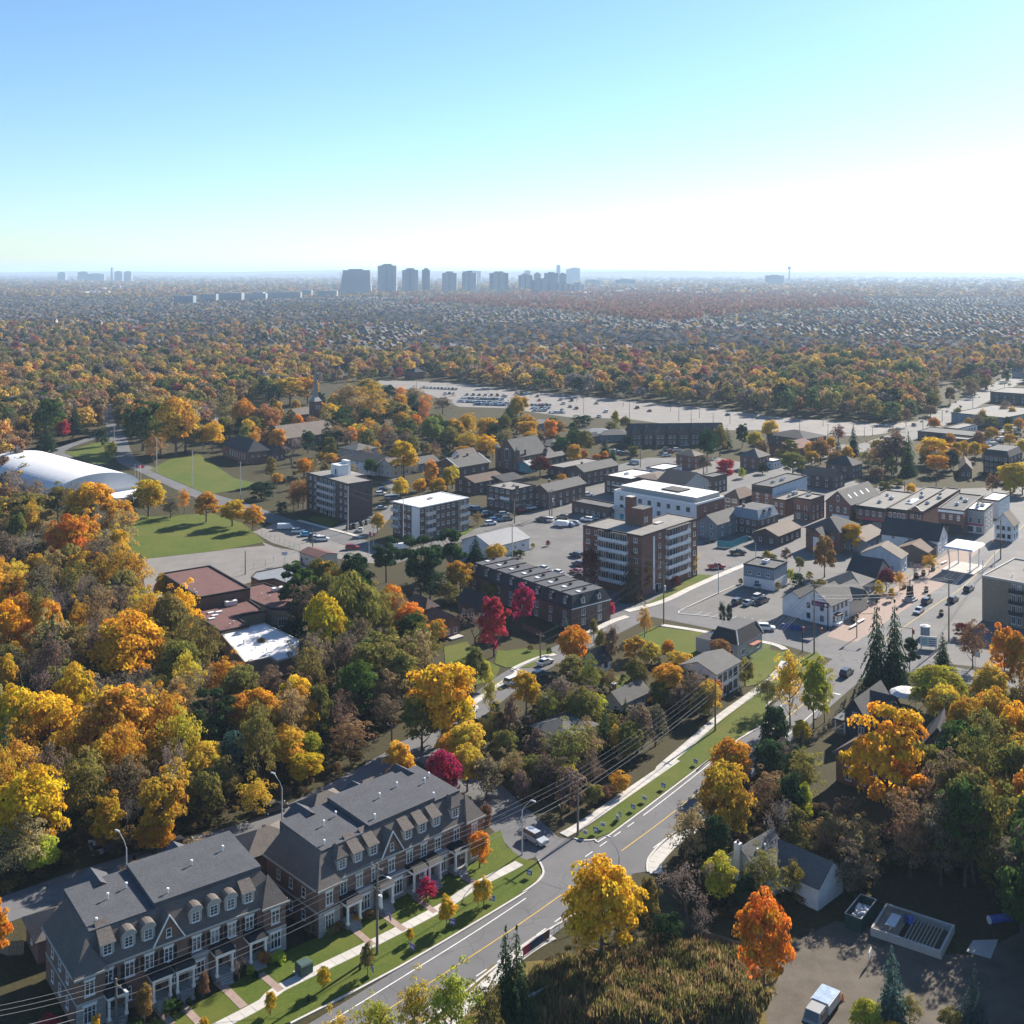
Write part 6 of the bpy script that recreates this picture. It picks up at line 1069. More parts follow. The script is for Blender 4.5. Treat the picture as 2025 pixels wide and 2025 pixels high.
def fill(zone, n, where, kinds, hs, ws, sp):
    xs_, ys_ = [p[0] for p in zone], [p[1] for p in zone]; got = 0
    for _ in range(n * 40):
        if got >= n: break
        X, Y = rng.uniform(min(xs_), max(xs_)), rng.uniform(min(ys_), max(ys_))
        if not in_poly(X, Y, zone): continue
        p = g('P', X, Y); wd = rng.uniform(*ws)
        if any((p.x - q[0]) ** 2 + (p.y - q[1]) ** 2 < ((wd / 2 + q[2]) * sp) ** 2 for q in TREES): continue
        if any((p.x - q[0]) ** 2 + (p.y - q[1]) ** 2 < (q[2] + wd * .3) ** 2 for q in KEEP): continue
        k, c = rng.choice(kinds).split(); tree(p.x, p.y, rng.uniform(*hs), wd, k, c, where); got += 1
KEEP = []
for o in C.objects:      # keep single trees out of buildings
    if o.parent is None and o.get('category') in ('house', 'bungalow', 'cottage', 'townhouse row', 'garage', 'school', 'hall', 'church', 'apartments', 'terrace', 'shop', 'building', 'foundation', 'dumpster'):
        for ch in o.children:
            if ch.data and (ch.name.startswith('wall') or ch.name.startswith('hall')):
                vs = [o.matrix_basis @ v.co for v in ch.data.vertices]; c0 = sum(vs, Vector()) / len(vs); KEEP.append((c0.x, c0.y, .8 * max((v - c0).to_2d().length for v in vs)))
KEEP += [(q.x, q.y, 5) for q in LANE[::2]] + [(q.x, q.y, 7) for q in MAIN[::2]] + [(q.x, q.y, 6) for q in CROSS]
KR = ['airy V', 'airy T', 'airy N', 'airy A', 'airy A', 'maple Y', 'maple A', 'oak A', 'bare S', 'bare S', 'airy V', 'oak V', 'maple V', 'airy y', 'airy T']
fill(Z_RAV, 95, W_rav, KR, (10, 16), (6.5, 10), .62); fill(Z_SCH, 16, W_sch, ['oak V', 'airy V', 'airy N', 'maple G', 'airy T'], (9, 14), (6, 9), .6)
fill(Z_MID, 17, W_mid, ['airy N', 'airy V', 'cedar N', 'cedar V', 'shrub V', 'airy T', 'maple V', 'shrub N'], (4, 9), (3.5, 6.5), .6)
fill(Z_SE, 22, W_br, ['airy N', 'airy V', 'airy E', 'oak V', 'shrub N', 'airy T', 'shrub V', 'bare S', 'oval P'], (5, 11), (4, 7.5), .6)
fill(Z_OUT, 16, W_br, ['oak V', 'maple A', 'oak G', 'airy N', 'maple V'], (13, 18), (9, 13), .6)
fill(Z_COR, 8, W_cor, ['maple A', 'maple V', 'airy N', 'maple y', 'oak V', 'airy E'], (8, 13), (6, 9), .6)
fill(Z_CHU, 30, 'around the church steeple and side streets', ['airy A', 'maple A', 'airy T', 'oak V', 'maple Y', 'airy N', 'maple G', 'shrub V'], (6, 12), (5, 9), .7)
fill(Z_HILL, 12, 'on the slope above the arena', ['airy N', 'oak V', 'bare S', 'maple E', 'airy T'], (9, 14), (7, 10), .6)
Z_GAP = [(600, 812), (700, 800), (800, 815), (900, 850), (1010, 870), (1120, 880), (1170, 905), (1000, 900), (850, 890), (760, 900), (640, 880), (560, 900), (480, 905), (425, 860), (520, 830)]
Z_RD = [(1790, 868), (1850, 838), (1960, 780), (2060, 735), (2060, 705), (1900, 760), (1830, 800), (1780, 840)]
Z_RS = [(1830, 905), (1860, 870), (1960, 830), (2060, 790), (2060, 900), (1960, 905)]
Z_TALL = [(1760, 1570), (2070, 1560), (2080, 1800), (1920, 1790), (1830, 1690)]
fill(Z_GAP, 95, 'between the church steeple and the large parking lot', ['airy A', 'maple A', 'airy T', 'oak V', 'maple Y', 'airy N', 'oak G', 'airy C', 'maple V', 'cedar D', 'maple O'], (8, 14), (7, 11), .62)
fill(Z_RD, 26, 'along the arterial road', ['airy N', 'maple A', 'oak V', 'maple E', 'oak G', 'shrub V'], (7, 13), (6, 11), .6)
fill(Z_RS, 16, 'among the buildings by the arterial road', ['maple A', 'airy N', 'oak V', 'maple C'], (6, 10), (5, 8), .7)
fill(Z_TALL, 15, W_br, ['oak V', 'maple A', 'airy N', 'oak G', 'airy V'], (12, 16), (8, 11), .55)
fill(Z_SHP, 22, 'behind the shops near the arterial road', ['maple A', 'airy N', 'oak V', 'maple Y', 'maple C', 'shrub V'], (6, 11), (5, 8), .7)

for X, Y, h_, k_, c_ in ((600, 1238, 15, 'oak', 'G'), (628, 1222, 16, 'oak', 'V'), (650, 1250, 15, 'oak', 'V'), (612, 1262, 14, 'airy', 'N'), (580, 1222, 14, 'pine', 'P')): p = g('P', X, Y); tree(p.x, p.y, h_, 9, k_, c_, W_sch)
for X, Y, h_, k_, c_ in ((1860, 1752, 13, 'airy', 'N'), (1925, 1745, 15, 'oak', 'V'), (1985, 1770, 15, 'airy', 'V'), (2050, 1790, 16, 'oak', 'G'), (1800, 1735, 12, 'airy', 'E'), (2075, 1850, 16, 'oak', 'V'), (2020, 1840, 14, 'airy', 'N'), (2110, 1910, 16, 'oak', 'V'), (1905, 1690, 15, 'maple', 'V')): p = g('P', X, Y); tree(p.x, p.y, h_, 9, k_, c_, W_br)
LM = [(n_, g(*q)) for n_, q in (('gymnasium', ('P', 400, 1190)), ('white school wing', ('P', 540, 1320)), ('playing field edge', ('P', 250, 1100)), ('arena end wall', ('P', 130, 1010)), ('blue-green spruce', ('20', 350, 2000)), ('large dark spruce', ('20', 380, 1380)), ('garage row', ('P', 200, 1780)), ('lane lamp post', ('30', 920, 1060)), ('second lane lamp', ('31', 212, 560)), ('ravine rim', ('P', 20, 1400)), ('ravine bottom', ('P', 260, 1480)), ('lane bend', ('P', 740, 1525)),
  ('brick bungalows', ('21', 1300, 850)), ('mansard terrace', ('22', 300, 800)), ('white cottage', ('22', 660, 1180)), ('grey-roofed bungalow', ('22', 860, 1420)), ('white garage door', ('22', 300, 1750)), ('white apartment house', ('22', 1600, 1350)), ('verge sidewalk', ('22', 1250, 1800)), ('cross street', ('P', 1000, 1610)), ('white chimney house', ('V', 300, 700)), ('dumpster', ('33', 745, 1180)), ('foundation', ('33', 1100, 1300)), ('blue roll', ('33', 1770, 1190)), ('brown-roofed brick house', ('U', 900, 1400)), ('navy cross-gabled house', ('U', 700, 600)), ('steep navy house', ('U', 1700, 1100)), ('main road kerb', ('32', 1300, 700)), ('tall twin spruces', ('23', 920, 1330)), ('flagpole', ('Q', 1432, 1620)), ('plaza benches', ('23', 700, 880)), ('war memorial', ('23', 1100, 690)), ('stage canopy', ('C', 1150, 1400)), ('clinic', ('B', 500, 1700)), ('corner bistro', ('23', 450, 880)), ('church hall', ('Y', 550, 1150)), ('steeple church', ('Y', 1250, 900)), ('brick church', ('E', 950, 640)), ('dark apartment block', ('D', 500, 950)), ('white-roofed apartment block', ('D', 1700, 1150)), ('gabled terrace', ('A', 1000, 330)), ('black inn', ('A', 600, 930)), ('hill street', ('P', 300, 930)), ('arena car park', ('H', 1200, 850)), ('self-storage building', ('X', 1120, 720)), ('blue-grey warehouse', ('X', 1500, 560)), ('lot entrance', ('P', 1760, 880)), ('skylit gable shop', ('B', 1600, 950)), ('gold tree belt', ('P', 700, 780)), ('parked cars of the lot', ('P', 900, 800)))]
SHORT = {W_rav: 'in the ravine wood', W_sch: 'by the school', W_mid: 'behind the verge', W_br: 'in the shady yards', W_cor: 'past the junction', W_pl: 'at the plaza'}
from collections import Counter
cnt = Counter(o['label'] for o, *_ in TOBJ)
for o, col, kn, wh, h, lab in TOBJ:
    if lab or cnt[o['label']] < 2: continue
    x, y = o.location.x, o.location.y; n_ = min(LM, key=lambda q: (q[1].x - x) ** 2 + (q[1].y - y) ** 2)[0]; sz = 'tall ' if h > 12.5 else 'small ' if h < 6.5 else ''
    L_ = '%s%s %s %snear the %s' % (sz, CNAME[col] if not (col == 'S') else 'grey', kn, (SHORT[wh] + ' ') if wh in SHORT else '', n_); o['label'] = L_; o['group'] = 'trees: ' + L_
# ------------------------------------------------------------------ vehicles
M_car = painted('car_paint'); M_cglass = plain('car_glass', (.02, .025, .03), .08, .1, 1, .6); M_lamp = plain('lamp_lens', (.75, .75, .72), .2, .05, 1, .6); M_tail = plain('tail_lens', (.3, .01, .01), .3, .1, 1)
def loft(b, prof, hw, top_in, mi=0):
    """closed side profile (y, z) made into a body with slightly tucked-in top"""
    zmin, zmax = min(p[1] for p in prof), max(p[1] for p in prof); n = len(b.v); k = len(prof)
    for sgn in (-1, 1):
        for y, z in prof: b.v.append((sgn * (hw - top_in * ((z - zmin) / (zmax - zmin)) ** 2), y, z))
    for i in range(k): j = (i + 1) % k; b.f.append((n + i, n + j, n + k + j, n + k + i)); b.m.append(mi)
    b.f.append(tuple(n + i for i in range(k - 1, -1, -1))); b.m.append(mi); b.f.append(tuple(n + k + i for i in range(k))); b.m.append(mi)
def car_parts(kind):
    b, gl = MB(), MB()
    if kind == 'sedan':
        loft(b, [(2.2, .3), (2.28, .55), (2.15, .75), (1.0, .93), (-1.6, .98), (-2.2, .93), (-2.28, .6), (-2.2, .3)], .9, .08)
        gl.frustum(-.8, .8, -1.85, 1.05, .93, -.6, .6, -1.15, .25, 1.42); b.frustum(-.62, .62, -1.2, .3, 1.42, -.58, .58, -1.12, .22, 1.47)
    elif kind == 'suv':
        loft(b, [(2.25, .35), (2.32, .65), (2.2, .92), (1.15, 1.08), (-2.1, 1.12), (-2.28, .7), (-2.2, .35)], .94, .07)
        gl.frustum(-.85, .85, -2.15, 1.15, 1.08, -.68, .68, -1.85, .5, 1.66); b.frustum(-.7, .7, -1.9, .55, 1.66, -.66, .66, -1.8, .45, 1.72)
    elif kind == 'van':
        loft(b, [(2.7, .4), (2.75, .8), (2.5, 1.15), (1.9, 1.75), (1.6, 2.05), (-2.7, 2.1), (-2.75, .5)], 1.0, .1); gl.frustum(-.93, .93, 1.3, 2.3, 1.25, -.86, .86, 1.2, 1.9, 1.75)
    else:
        loft(b, [(2.6, .45), (2.68, .75), (2.55, 1.0), (1.4, 1.12), (-.4, 1.15), (-.45, .75), (-2.6, .75), (-2.65, .45)], .97, .04); gl.frustum(-.85, .85, -.5, 1.45, 1.12, -.68, .68, -.35, .8, 1.72); b.frustum(-.7, .7, -.4, .85, 1.72, -.66, .66, -.3, .75, 1.78)
        for q in (-.97, .89): b.box(q, q + .08, -2.62, -.45, .75, 1.12)
        b.box(-.97, .97, -2.66, -2.58, .75, 1.1)
    return b.mesh('body', M_car), gl.mesh('windows', M_cglass)
CP = {k: car_parts(k) for k in ('sedan', 'suv', 'van', 'pickup')}
WHEEL = MB().tube([(-.11, 0, 0), (.11, 0, 0)], .34, 10, 0).mesh('wheel', M_rub); RIM = MB().tube([(-.125, 0, 0), (.125, 0, 0)], .2, 8).mesh('rim', M_steel)
HL = MB().box(-.2, .2, -.04, .04, -.08, .08).mesh('headlight', M_lamp); TLm = MB().box(-.18, .18, -.03, .03, -.1, .1).mesh('tail_light', M_tail)
CC = {'w': ((.7, .71, .72), 'white'), 's': ((.35, .37, .4), 'silver'), 'k': ((.018, .018, .02), 'black'), 'd': ((.06, .065, .075), 'dark grey'), 'b': ((.05, .14, .3), 'blue'), 'r': ((.3, .02, .03), 'red'), 'c': ((.1, .42, .62), 'bright blue'), 'g': ((.12, .13, .14), 'grey'), 'p': ((.42, .5, .58), 'pale blue')}
KN = {'sedan': 'saloon car', 'suv': 'sport utility car', 'van': 'van', 'pickup': 'pickup truck'}
def car(t, cx, cy, ang, kind, col, where, parts=True, unique=False, raw=None):
    p = raw or g(t, cx, cy); c, cn = CC[col]; lab = '%s %s %s' % (cn, KN[kind], where)
    e_ = thing({'sedan': 'parked_car', 'suv': 'parked_car', 'van': 'van', 'pickup': 'pickup_truck'}[kind], lab, 'van' if kind == 'van' else 'pickup' if kind == 'pickup' else 'car', p.x, p.y, RAD(ang - 90), None if unique else 'vehicles: ' + lab, .03)
    o = link('body', CP[kind][0], e_); v = rng.uniform(.85, 1.15); o.color = (c[0] * v, c[1] * v, c[2] * v, 1); link('windows', CP[kind][1], e_)
    yw = 1.38 if kind in ('sedan', 'suv') else 1.7; xw = .84 if kind == 'sedan' else .88
    for sx in (-1, 1):
        for sy in (-1, 1): o = link('wheel', WHEEL, e_, (sx * xw, sy * yw, .34)); link('rim', RIM, o) if parts else None
        if parts:
            yl = {'sedan': 2.24, 'suv': 2.3, 'van': 2.74, 'pickup': 2.65}[kind]; link('headlight', HL, e_, (sx * .62, yl, .68 if kind == 'sedan' else .85)); link('tail_light', TLm, e_, (sx * .68, -yl + .02, .75 if kind == 'sedan' else .9))
    return e_
car('32', 215, 605, 132 + 180, 'suv', 's', 'waiting on the cross street beside the lamp post', unique=True)
car('23', 640, 1235, 52, 'suv', 'k', 'driving towards the corner junction', unique=True)
car('23', 1165, 780, 232, 'sedan', 's', 'driving beside the plaza', unique=True)
for q in ((1225, 710, 'd'), (1415, 700, 'k'), (1530, 620, 'd')): car('23', q[0], q[1], 50, 'suv', q[2], 'on the plaza street')
car('22', 1895, 905, 350, 'suv', 'w', 'parked beside the corner bistro lot', unique=True)
for q in ((1690, 715, 'suv', 'd'), (1768, 722, 'sedan', 's'), (1838, 680, 'suv', 'w'), (1866, 708, 'pickup', 'd'), (1845, 600, 'sedan', 'p')): car('22', q[0], q[1], 48, q[2], q[3], 'in the corner car park')
car('22', 1535, 458, 10, 'pickup', 'r', 'parked beside the street by the red brick apartments', unique=True); car('22', 1690, 355, 5, 'pickup', 'k', 'with an open trailer behind the brick apartments', unique=True); car('22', 1490, 268, 40, 'sedan', 'k', 'parked by the grey clapboard house', unique=True)
for q in ((268, 468, 'sedan', 'w'), (372, 498, 'sedan', 'w'), (512, 372, 'suv', 'd'), (530, 438, 'suv', 'g'), (515, 490, 'sedan', 'r'), (540, 525, 'sedan', 'k')): car('22', q[0], q[1], 135, q[2], q[3], 'in the apartment car park')
for q in ((262, 112, 'suv', 'd'), (308, 115, 'suv', 'w'), (415, 95, 'suv', 'k'), (405, 150, 'van', 'w'), (462, 150, 'sedan', 'b'), (502, 138, 'sedan', 's'), (592, 112, 'suv', 'w'), (640, 98, 'sedan', 'p')): car('22', q[0], q[1], 148 if q[2] != 'van' else 155, q[2], q[3], 'in the lot behind the red brick apartments')
for q in ((50, 1295, 'suv', 'w', 48), (248, 1250, 'suv', 'd', 48), (288, 1155, 'sedan', 'w', 48), (160, 1575, 'suv', 'k', 80), (82, 1620, 'sedan', 's', 100), (285, 1440, 'suv', 'd', 120)): car('22', q[0], q[1], q[4], q[2], q[3], 'along the back street')
car('21', 1582, 1515, 70, 'suv', 'w', 'half hidden by the golden maple', unique=True)
for q in ((1075, 760, 'suv', 'k', 30), (1300, 655, 'suv', 'k', 30), (700, 670, 'sedan', 's', 120)): car('30', q[0], q[1], q[4], q[2], q[3], 'in the shade behind the townhouses')
car('31', 150, 385, 35, 'suv', 'k', 'behind the townhouses beside the street lamp', unique=True)
for q in ((235, 172, 'van', 'w'), (328, 198, 'suv', 'w'), (392, 220, 'sedan', 'c'), (448, 240, 'suv', 'k'), (478, 250, 'suv', 'w'), (508, 256, 'suv', 'w'), (722, 318, 'suv', 'r')): car('21', q[0], q[1], 10, q[2], q[3], 'in the school car park')
for q in ((670, 1060, 'k'), (735, 1050, 'd'), (820, 1020, 'k'), (880, 1000, 'd'), (925, 970, 'g'), (790, 1100, 'w')): car('D', q[0], q[1], 70 if q[2] != 'w' else 95, 'suv' if q[2] != 'w' else 'sedan', q[2], 'in the drive of the dark apartment block')
for q in ((1060, 820, 'sedan', 's'), (1050, 640, 'suv', 'w'), (1160, 690, 'suv', 's'), (1240, 690, 'suv', 'b'), (1075, 580, 'sedan', 'b'), (1290, 1330, 'van', 'w')): car('D', q[0], q[1], 20, q[2], q[3], 'beside the white-roofed apartment block')
for q in ((670, 1215, 's'), (760, 1220, 'd'), (880, 1225, 's'), (820, 1260, 'd'), (920, 1285, 'g'), (760, 1300, 'b'), (710, 1340, 'w'), (1215, 1140, 'w'), (1110, 1170, 'r'), (1005, 1150, 'w'), (540, 1155, 'b'), (480, 1150, 'd')): car('E', q[0], q[1], 25, 'suv', q[2], 'in the alley car park', False)
for q in ((560, 440, 'd'), (625, 450, 'd'), (730, 468, 'k'), (1150, 390, 'g'), (1190, 425, 'r'), (1280, 400, 'w'), (1105, 445, 'g'), (1150, 468, 'w'), (490, 420, 'w'), (1370, 340, 's')): car('A', q[0], q[1], 20, 'suv', q[2], 'by the gabled terrace', False)
car('A', 740, 565, 150, 'van', 's', 'behind the black inn', False, True); car('A', 1350, 520, 40, 'van', 'w', 'beside the tan hip-roofed brick house', False, True); car('A', 140, 975, 20, 'suv', 'w', 'beside the low brick workshop', False, True)
for q in ((1200, 790, 'k'), (1285, 825, 's'), (1330, 850, 'p'), (1375, 880, 's'), (1560, 935, 'd'), (1610, 955, 'd'), (1660, 975, 'd')): car('H', q[0], q[1], 150, 'sedan', q[2], 'in the arena car park', False)
lot = [('11', x, 985 + (x - 1240) * .05, 'dswkbsgw') for x in range(1245, 1480, 26)] + [('11', x, 1028, 'wsk') for x in range(1400, 1480, 30)] + [('11', x, 1035 + (x - 1530) * .03, 'dsg') for x in range(1560, 1840, 44)] + [('11', x, 1062 + (x - 1530) * .035, 'wsdp') for x in range(1530, 1830, 22)] + [('11', x, 1086 + (x - 1500) * .035, 'wspd') for x in range(1500, 1850, 20)] + [('11', x, 1106 + (x - 1620) * .03, 'wsb') for x in range(1620, 1850, 21)]
lot += [('12', x, y, 'wsdkr') for x, y in [(80, 1022), (115, 1024), (150, 1028), (230, 1048), (245, 1078), (400, 1073), (480, 1080), (420, 1102), (470, 1125), (515, 1137), (660, 1100), (410, 1152), (730, 1160), (957, 1133), (1047, 1155), (680, 1198), (1615, 1183), (0, 1050)]] + [('12', x, 1112, 'krsd') for x in range(190, 330, 26)] + [('12', x, 1134, 'wsd') for x in range(200, 330, 28)] + [('12', x, 1152, 'wws') for x in range(210, 300, 26)] + [('12', x, 1166, 'wws') for x in range(330, 440, 30)]
for i, (t_, x, y, cs) in enumerate(lot): car(t_, x, y, rng.choice((100, 100, 282)), rng.choice(('sedan', 'suv')), cs[(i * 7) % len(cs)], 'in the large parking lot', False)
for i in range(22): car('X', 1480 + (i % 11) * 34, 900 - (i % 11) * 24 + (i // 11) * 60, 20, rng.choice(('van', 'suv')), rng.choice('wwwsd'), 'in the dealership lot by the arterial road', False)
for q in ((540, 660, 's'), (1440, 225, 'w')): car('X', q[0], q[1], 60, 'sedan', q[2], 'driving on the arterial road', False)

# ------------------------------------------------------------------ poles, lamps and wires
M_pole = plain('pole_wood', (.16, .135, .115), .9, .25, 1.0); M_cpole = plain('concrete_pole', (.42, .42, .41), .85, .1, 1); M_cer = plain('ceramic', (.5, .5, .5), .3, .1, 1)
def pole(t, cx, bot, top, where, conc=False, arm=True, can=False, lamp=None):
    p = g(t, cx, bot); X, Yb = px(t, cx, bot); h = (bot - top) * TL[t][2] * CAM_H / (Yb - PHY); h = min(max(h, 6), 19)
    kind = 'pale concrete' if conc else 'wooden'; lab = '%s utility pole %s' % (kind, where)
    e_ = thing('utility_pole', lab, 'pole', p.x, p.y, RAD(48), 'poles: ' + lab)
    MB().tube([(0, 0, -.3), (0, 0, h)], [.2, .13], 8).obj('post', M_cpole if conc else M_pole, e_)
    if arm:
        MB().box(-.06, .06, -1.2, 1.2, h - .7, h - .58).obj('cross_arm', M_pole, e_)
        for q in (-1.1, 0, 1.1): MB().tube([(0, q, h - .58), (0, q, h - .3)], .07, 6).obj('insulator', M_cer, e_)
    if can: MB().tube([(.45, 0, h * .52), (.45, 0, h * .52 + 1.3), (.45, 0, h * .52 + 1.4)], [.33, .33, .2], 10).obj('transformer', M_mem, e_)
    if lamp: MB().tube([(0, 0, h * lamp), (-.1, -1.2, h * lamp + .7), (-.1, -2.2, h * lamp + .8)], .05, 5).obj('lamp_arm', M_steel, e_); MB().box(-.25, .05, -2.9, -2.1, h * lamp + .7, h * lamp + .85).obj('lamp_head', M_steel, e_)
    return Vector((p.x, p.y, h))
P = [Vector((-66, 119, 11.5)), pole('30', 845, 1960, 1640, 'beside the shuttered townhouses', lamp=.8), pole('31', 905, 1425, 760, 'with a white transformer on the townhouse verge', can=True, lamp=.85), pole('32', 525, 560, 110, 'at the verge corner of the junction'), pole('22', 1525, 1640, 1245, 'along the verge sidewalk'), pole('23', 405, 1080, 570, 'at the corner junction', lamp=.8), pole('23', 1385, 985, 520, 'beside the plaza street'), pole('23', 1762, 385, 100, 'at the far end of the plaza street')]
def wire(a_, b_, sag, where, r=.022):
    pts = [a_.lerp(b_, i / 10) - Vector((0, 0, sag * 4 * (i / 10) * (1 - i / 10))) for i in range(11)]
    o = MB().tube(pts, r, 3, 0, False).obj('overhead_wire', M_wire); tag(o, 'overhead wire strung ' + where, 'wire', 'wires ' + where)
M_wire = plain('wire', (.2, .2, .21), .5, .1, 1)
dv = Vector((-.72, .69, 0))
for i in range(len(P) - 1):
    a_, b_ = P[i], P[i + 1]
    for off, dz in ((-1.1, -.3), (0, -.3), (1.1, -.3), (0, -2.6), (0, -3.4)): wire(a_ + dv * off + Vector((0, 0, dz)), b_ + dv * off + Vector((0, 0, dz)), .7, 'between the utility poles along the main road', .02 if dz > -1 else .035)
where = 'around the apartment blocks'
Q = [pole('22', 1150, 865, 400, 'at the mansard terrace street corner', can=True), pole('E', 985, 1790, 1330, where, True), pole('E', 1015, 1320, 1000, where), pole('E', 1460, 1240, 900, where), pole('E', 1490, 1240, 880, where, can=True), pole('D', 632, 1110, 525, where, True, False), pole('D', 1335, 1300, 690, where, True, False, lamp=.62), pole('D', 955, 1290, 1000, where, True, False), pole('D', 1845, 1075, 780, where, True, False), pole('D', 182, 1310, 1060, where, False, False), pole('22', 252, 1110, 930, 'by the back street lawn'), pole('21', 1010, 1810, 1660, 'in the shade of the back street')]
for a_, b_ in ((0, 1), (1, 2), (2, 3), (5, 6), (10, 0)): wire(Q[a_] - Vector((0, 0, .5)), Q[b_] - Vector((0, 0, .5)), .9, 'around the apartment blocks', .02); wire(Q[a_] - Vector((0, 0, 2.4)), Q[b_] - Vector((0, 0, 2.4)), .9, 'around the apartment blocks', .02)
for q in ((1140, 1595, 1350), (1400, 1705, 1440), (1750, 1815, 1520), (755, 1255, 1110), (780, 1250, 1130), (830, 1400, 1260)): pole('10', *q, 'along the hill street by the hall', True)
for q in ((645, 790, 540), (890, 600, 450), (1280, 470, 290), (1510, 350, 190), (1685, 260, 110), (262, 700, 500)): pole('X', *q, 'along the arterial road')
for q in ((1095, 1440, 1290), (980, 1560, 1400), (1465, 1600, 1440)): pole('12', *q, 'by the terrace car park')
pole('C', 812, 420, 170, 'behind the shops'); pole('C', 412, 520, 350, 'behind the shops')
def lamp(t, cx, bot, top, ax, where, dirn=(0, 0)):
    p = g(t, cx, bot); X, Yb = px(t, cx, bot); h = (bot - top) * TL[t][2] * CAM_H / (Yb - PHY); lab = 'grey steel street lamp ' + where
    e_ = thing('street_lamp', lab, 'street lamp', p.x, p.y, RAD(ax), 'lamps ' + where); h = min(max(h, 5), 11)
    MB().tube([(0, 0, -.1), (0, 0, .3), (0, 0, h)], [.18, .13, .08], 8).obj('post', M_steel, e_); MB().tube([(0, 0, h - .1), (.5, 0, h + .9), (1.6, 0, h + 2.0)], .055, 5).obj('arm', M_steel, e_)
    MB().frustum(1.5, 2.4, -.16, .16, h + 1.95, 1.55, 2.3, -.1, .1, h + 2.12).obj('lamp_head', M_steel, e_)
lamp('30', 920, 1060, 650, 150, 'behind the shuttered townhouses'); lamp('31', 212, 560, 215, 150, 'behind the garage between the townhouse rows'); lamp('32', 120, 700, 380, -30, 'at the cross street corner'); lamp('32', 825, 1010, 700, 140, 'behind the large golden maple'); lamp('B', 415, 1455, 1330, 165, 'outside the slate-blue clinic'); lamp('22', 1548, 640, 440, 200, 'by the street opposite the clinic')
def post_lamp(t, cx, bot, top, where):
    p = g(t, cx, bot); X, Yb = px(t, cx, bot); h = (bot - top) * TL[t][2] * CAM_H / (Yb - PHY); e_ = thing('lamp_post', 'tall twin-headed lamp post ' + where, 'lamp post', p.x, p.y, 0, 'lamp posts ' + where); h = min(max(h, 4), 14)
    MB().tube([(0, 0, -.1), (0, 0, h)], [.16, .09], 6).obj('post', M_dark if 'parking' in where else M_steel, e_); MB().box(-1.1, 1.1, -.15, .15, h, h + .18).obj('lamp_head', M_steel, e_)
for q in ((185, 1050, 980), (518, 1085, 1000), (568, 1172, 1045), (855, 1120, 1050), (900, 1205, 1070), (1200, 1150, 1075), (1260, 1225, 1090), (1410, 1200, 1140), (1510, 1240, 1165), (1632, 1245, 1170), (1828, 1210, 1160), (1350, 1235, 1150)): post_lamp('12', *q, 'in the large parking lot')
for q in ((1190, 985, 930), (1420, 985, 930), (1712, 1025, 950), (1910, 1050, 985)): post_lamp('11', *q, 'in the large parking lot')
for q in ((300, 1290, 1190), (470, 1260, 1215), (770, 1340, 1270), (830, 1330, 1270), (505, 1330, 1250)): post_lamp('13', *q, 'in the large parking lot')
for q in ((265, 730, 500), (262, 300, 120), (245, 310, 230), (738, 760, 565)): post_lamp('H', *q, 'beside the arena')
# signals
M_sig = plain('signal_orange', (.6, .16, .03), .5, .1, 1)
for (t_, x, bot, hx, hz) in (('23', 715, 960, 4.2, 5.2), ('23', 1120, 1075, -4.5, 5.0), ('23', 320, 1065, 4.5, 5.2), ('C', 1635, 1330, -2.0, 5.6)):
    p = g(t_, x, bot); e_ = thing('traffic_signal', 'orange traffic signal on a dark pole ' + ('at the corner junction' if t_ == '23' else 'at the end of the plaza street'), 'traffic signal', p.x, p.y, RAD(-12), 'signals ' + t_)
    MB().tube([(0, 0, 0), (0, 0, 6.2)], [.13, .09], 7).obj('post', M_dark, e_); MB().tube([(0, 0, 5.9), (hx, 0, 6.3)], .06, 5).obj('arm', M_dark, e_)
    for q in (hx, 0.25): b = MB().box(q - .2, q + .2, -.3, .1, hz - .3, hz + .9, 0); [b.tube([(q, -.3, hz + k * .38), (q, -.38, hz + k * .38)], .13, 8, 1) for k in range(3)]; b.obj('signal_head', [M_sig, M_black], e_)

# ------------------------------------------------------------------ street furniture and yard things
M_blue = plain('blue_sign', (.05, .1, .4), .6, .1, 2); M_purp = plain('purple_sign', (.16, .1, .4), .6, .1, 2)
def lawn_sign(t, cx, cy, mat, cn, where, s=1.0):
    p = g(t, cx, cy); e_ = thing('lawn_sign', '%s lawn sign on wire legs %s' % (cn, where), 'sign', p.x, p.y, RAD(45 + 90 + rng.uniform(-25, 25)), 'signs %s %s' % (cn, where), LW)
    MB().box(-.4 * s, .4 * s, -.02, .02, .35, .35 + .62 * s).box(-.3 * s, .3 * s, -.024, .024, .5, .5 + .14 * s, 1).box(-.22 * s, .22 * s, -.024, .024, .74, .74 + .08 * s, 1).obj('board', [mat, M_white if mat is not M_mem else M_navy], e_)
    for q in (-.25, .25): MB().tube([(q, 0, -.1), (q, 0, .4)], .015, 4).obj('leg', M_steel, e_)
for x, y, c in ((655, 552, 'b'), (580, 572, 'w'), (708, 515, 'w'), (833, 440, 'b'), (813, 462, 'w'), (928, 385, 'b'), (1010, 320, 'w'), (1148, 228, 'b'), (1382, 52, 'b'), (172, 870, 'b')): lawn_sign('32', x, y, M_blue if c == 'b' else M_mem, 'blue' if c == 'b' else 'white', 'on the grass verge', 1.15)
for x, y, c in ((998, 1195, 'p'), (1740, 1055, 'b'), (1450, 1230, 'p'), (1160, 1412, 'p'), (868, 1575, 'b')): lawn_sign('31', x, y, M_purp if c == 'p' else M_blue, 'purple' if c == 'p' else 'blue', 'on the townhouse lawn', 1.2)
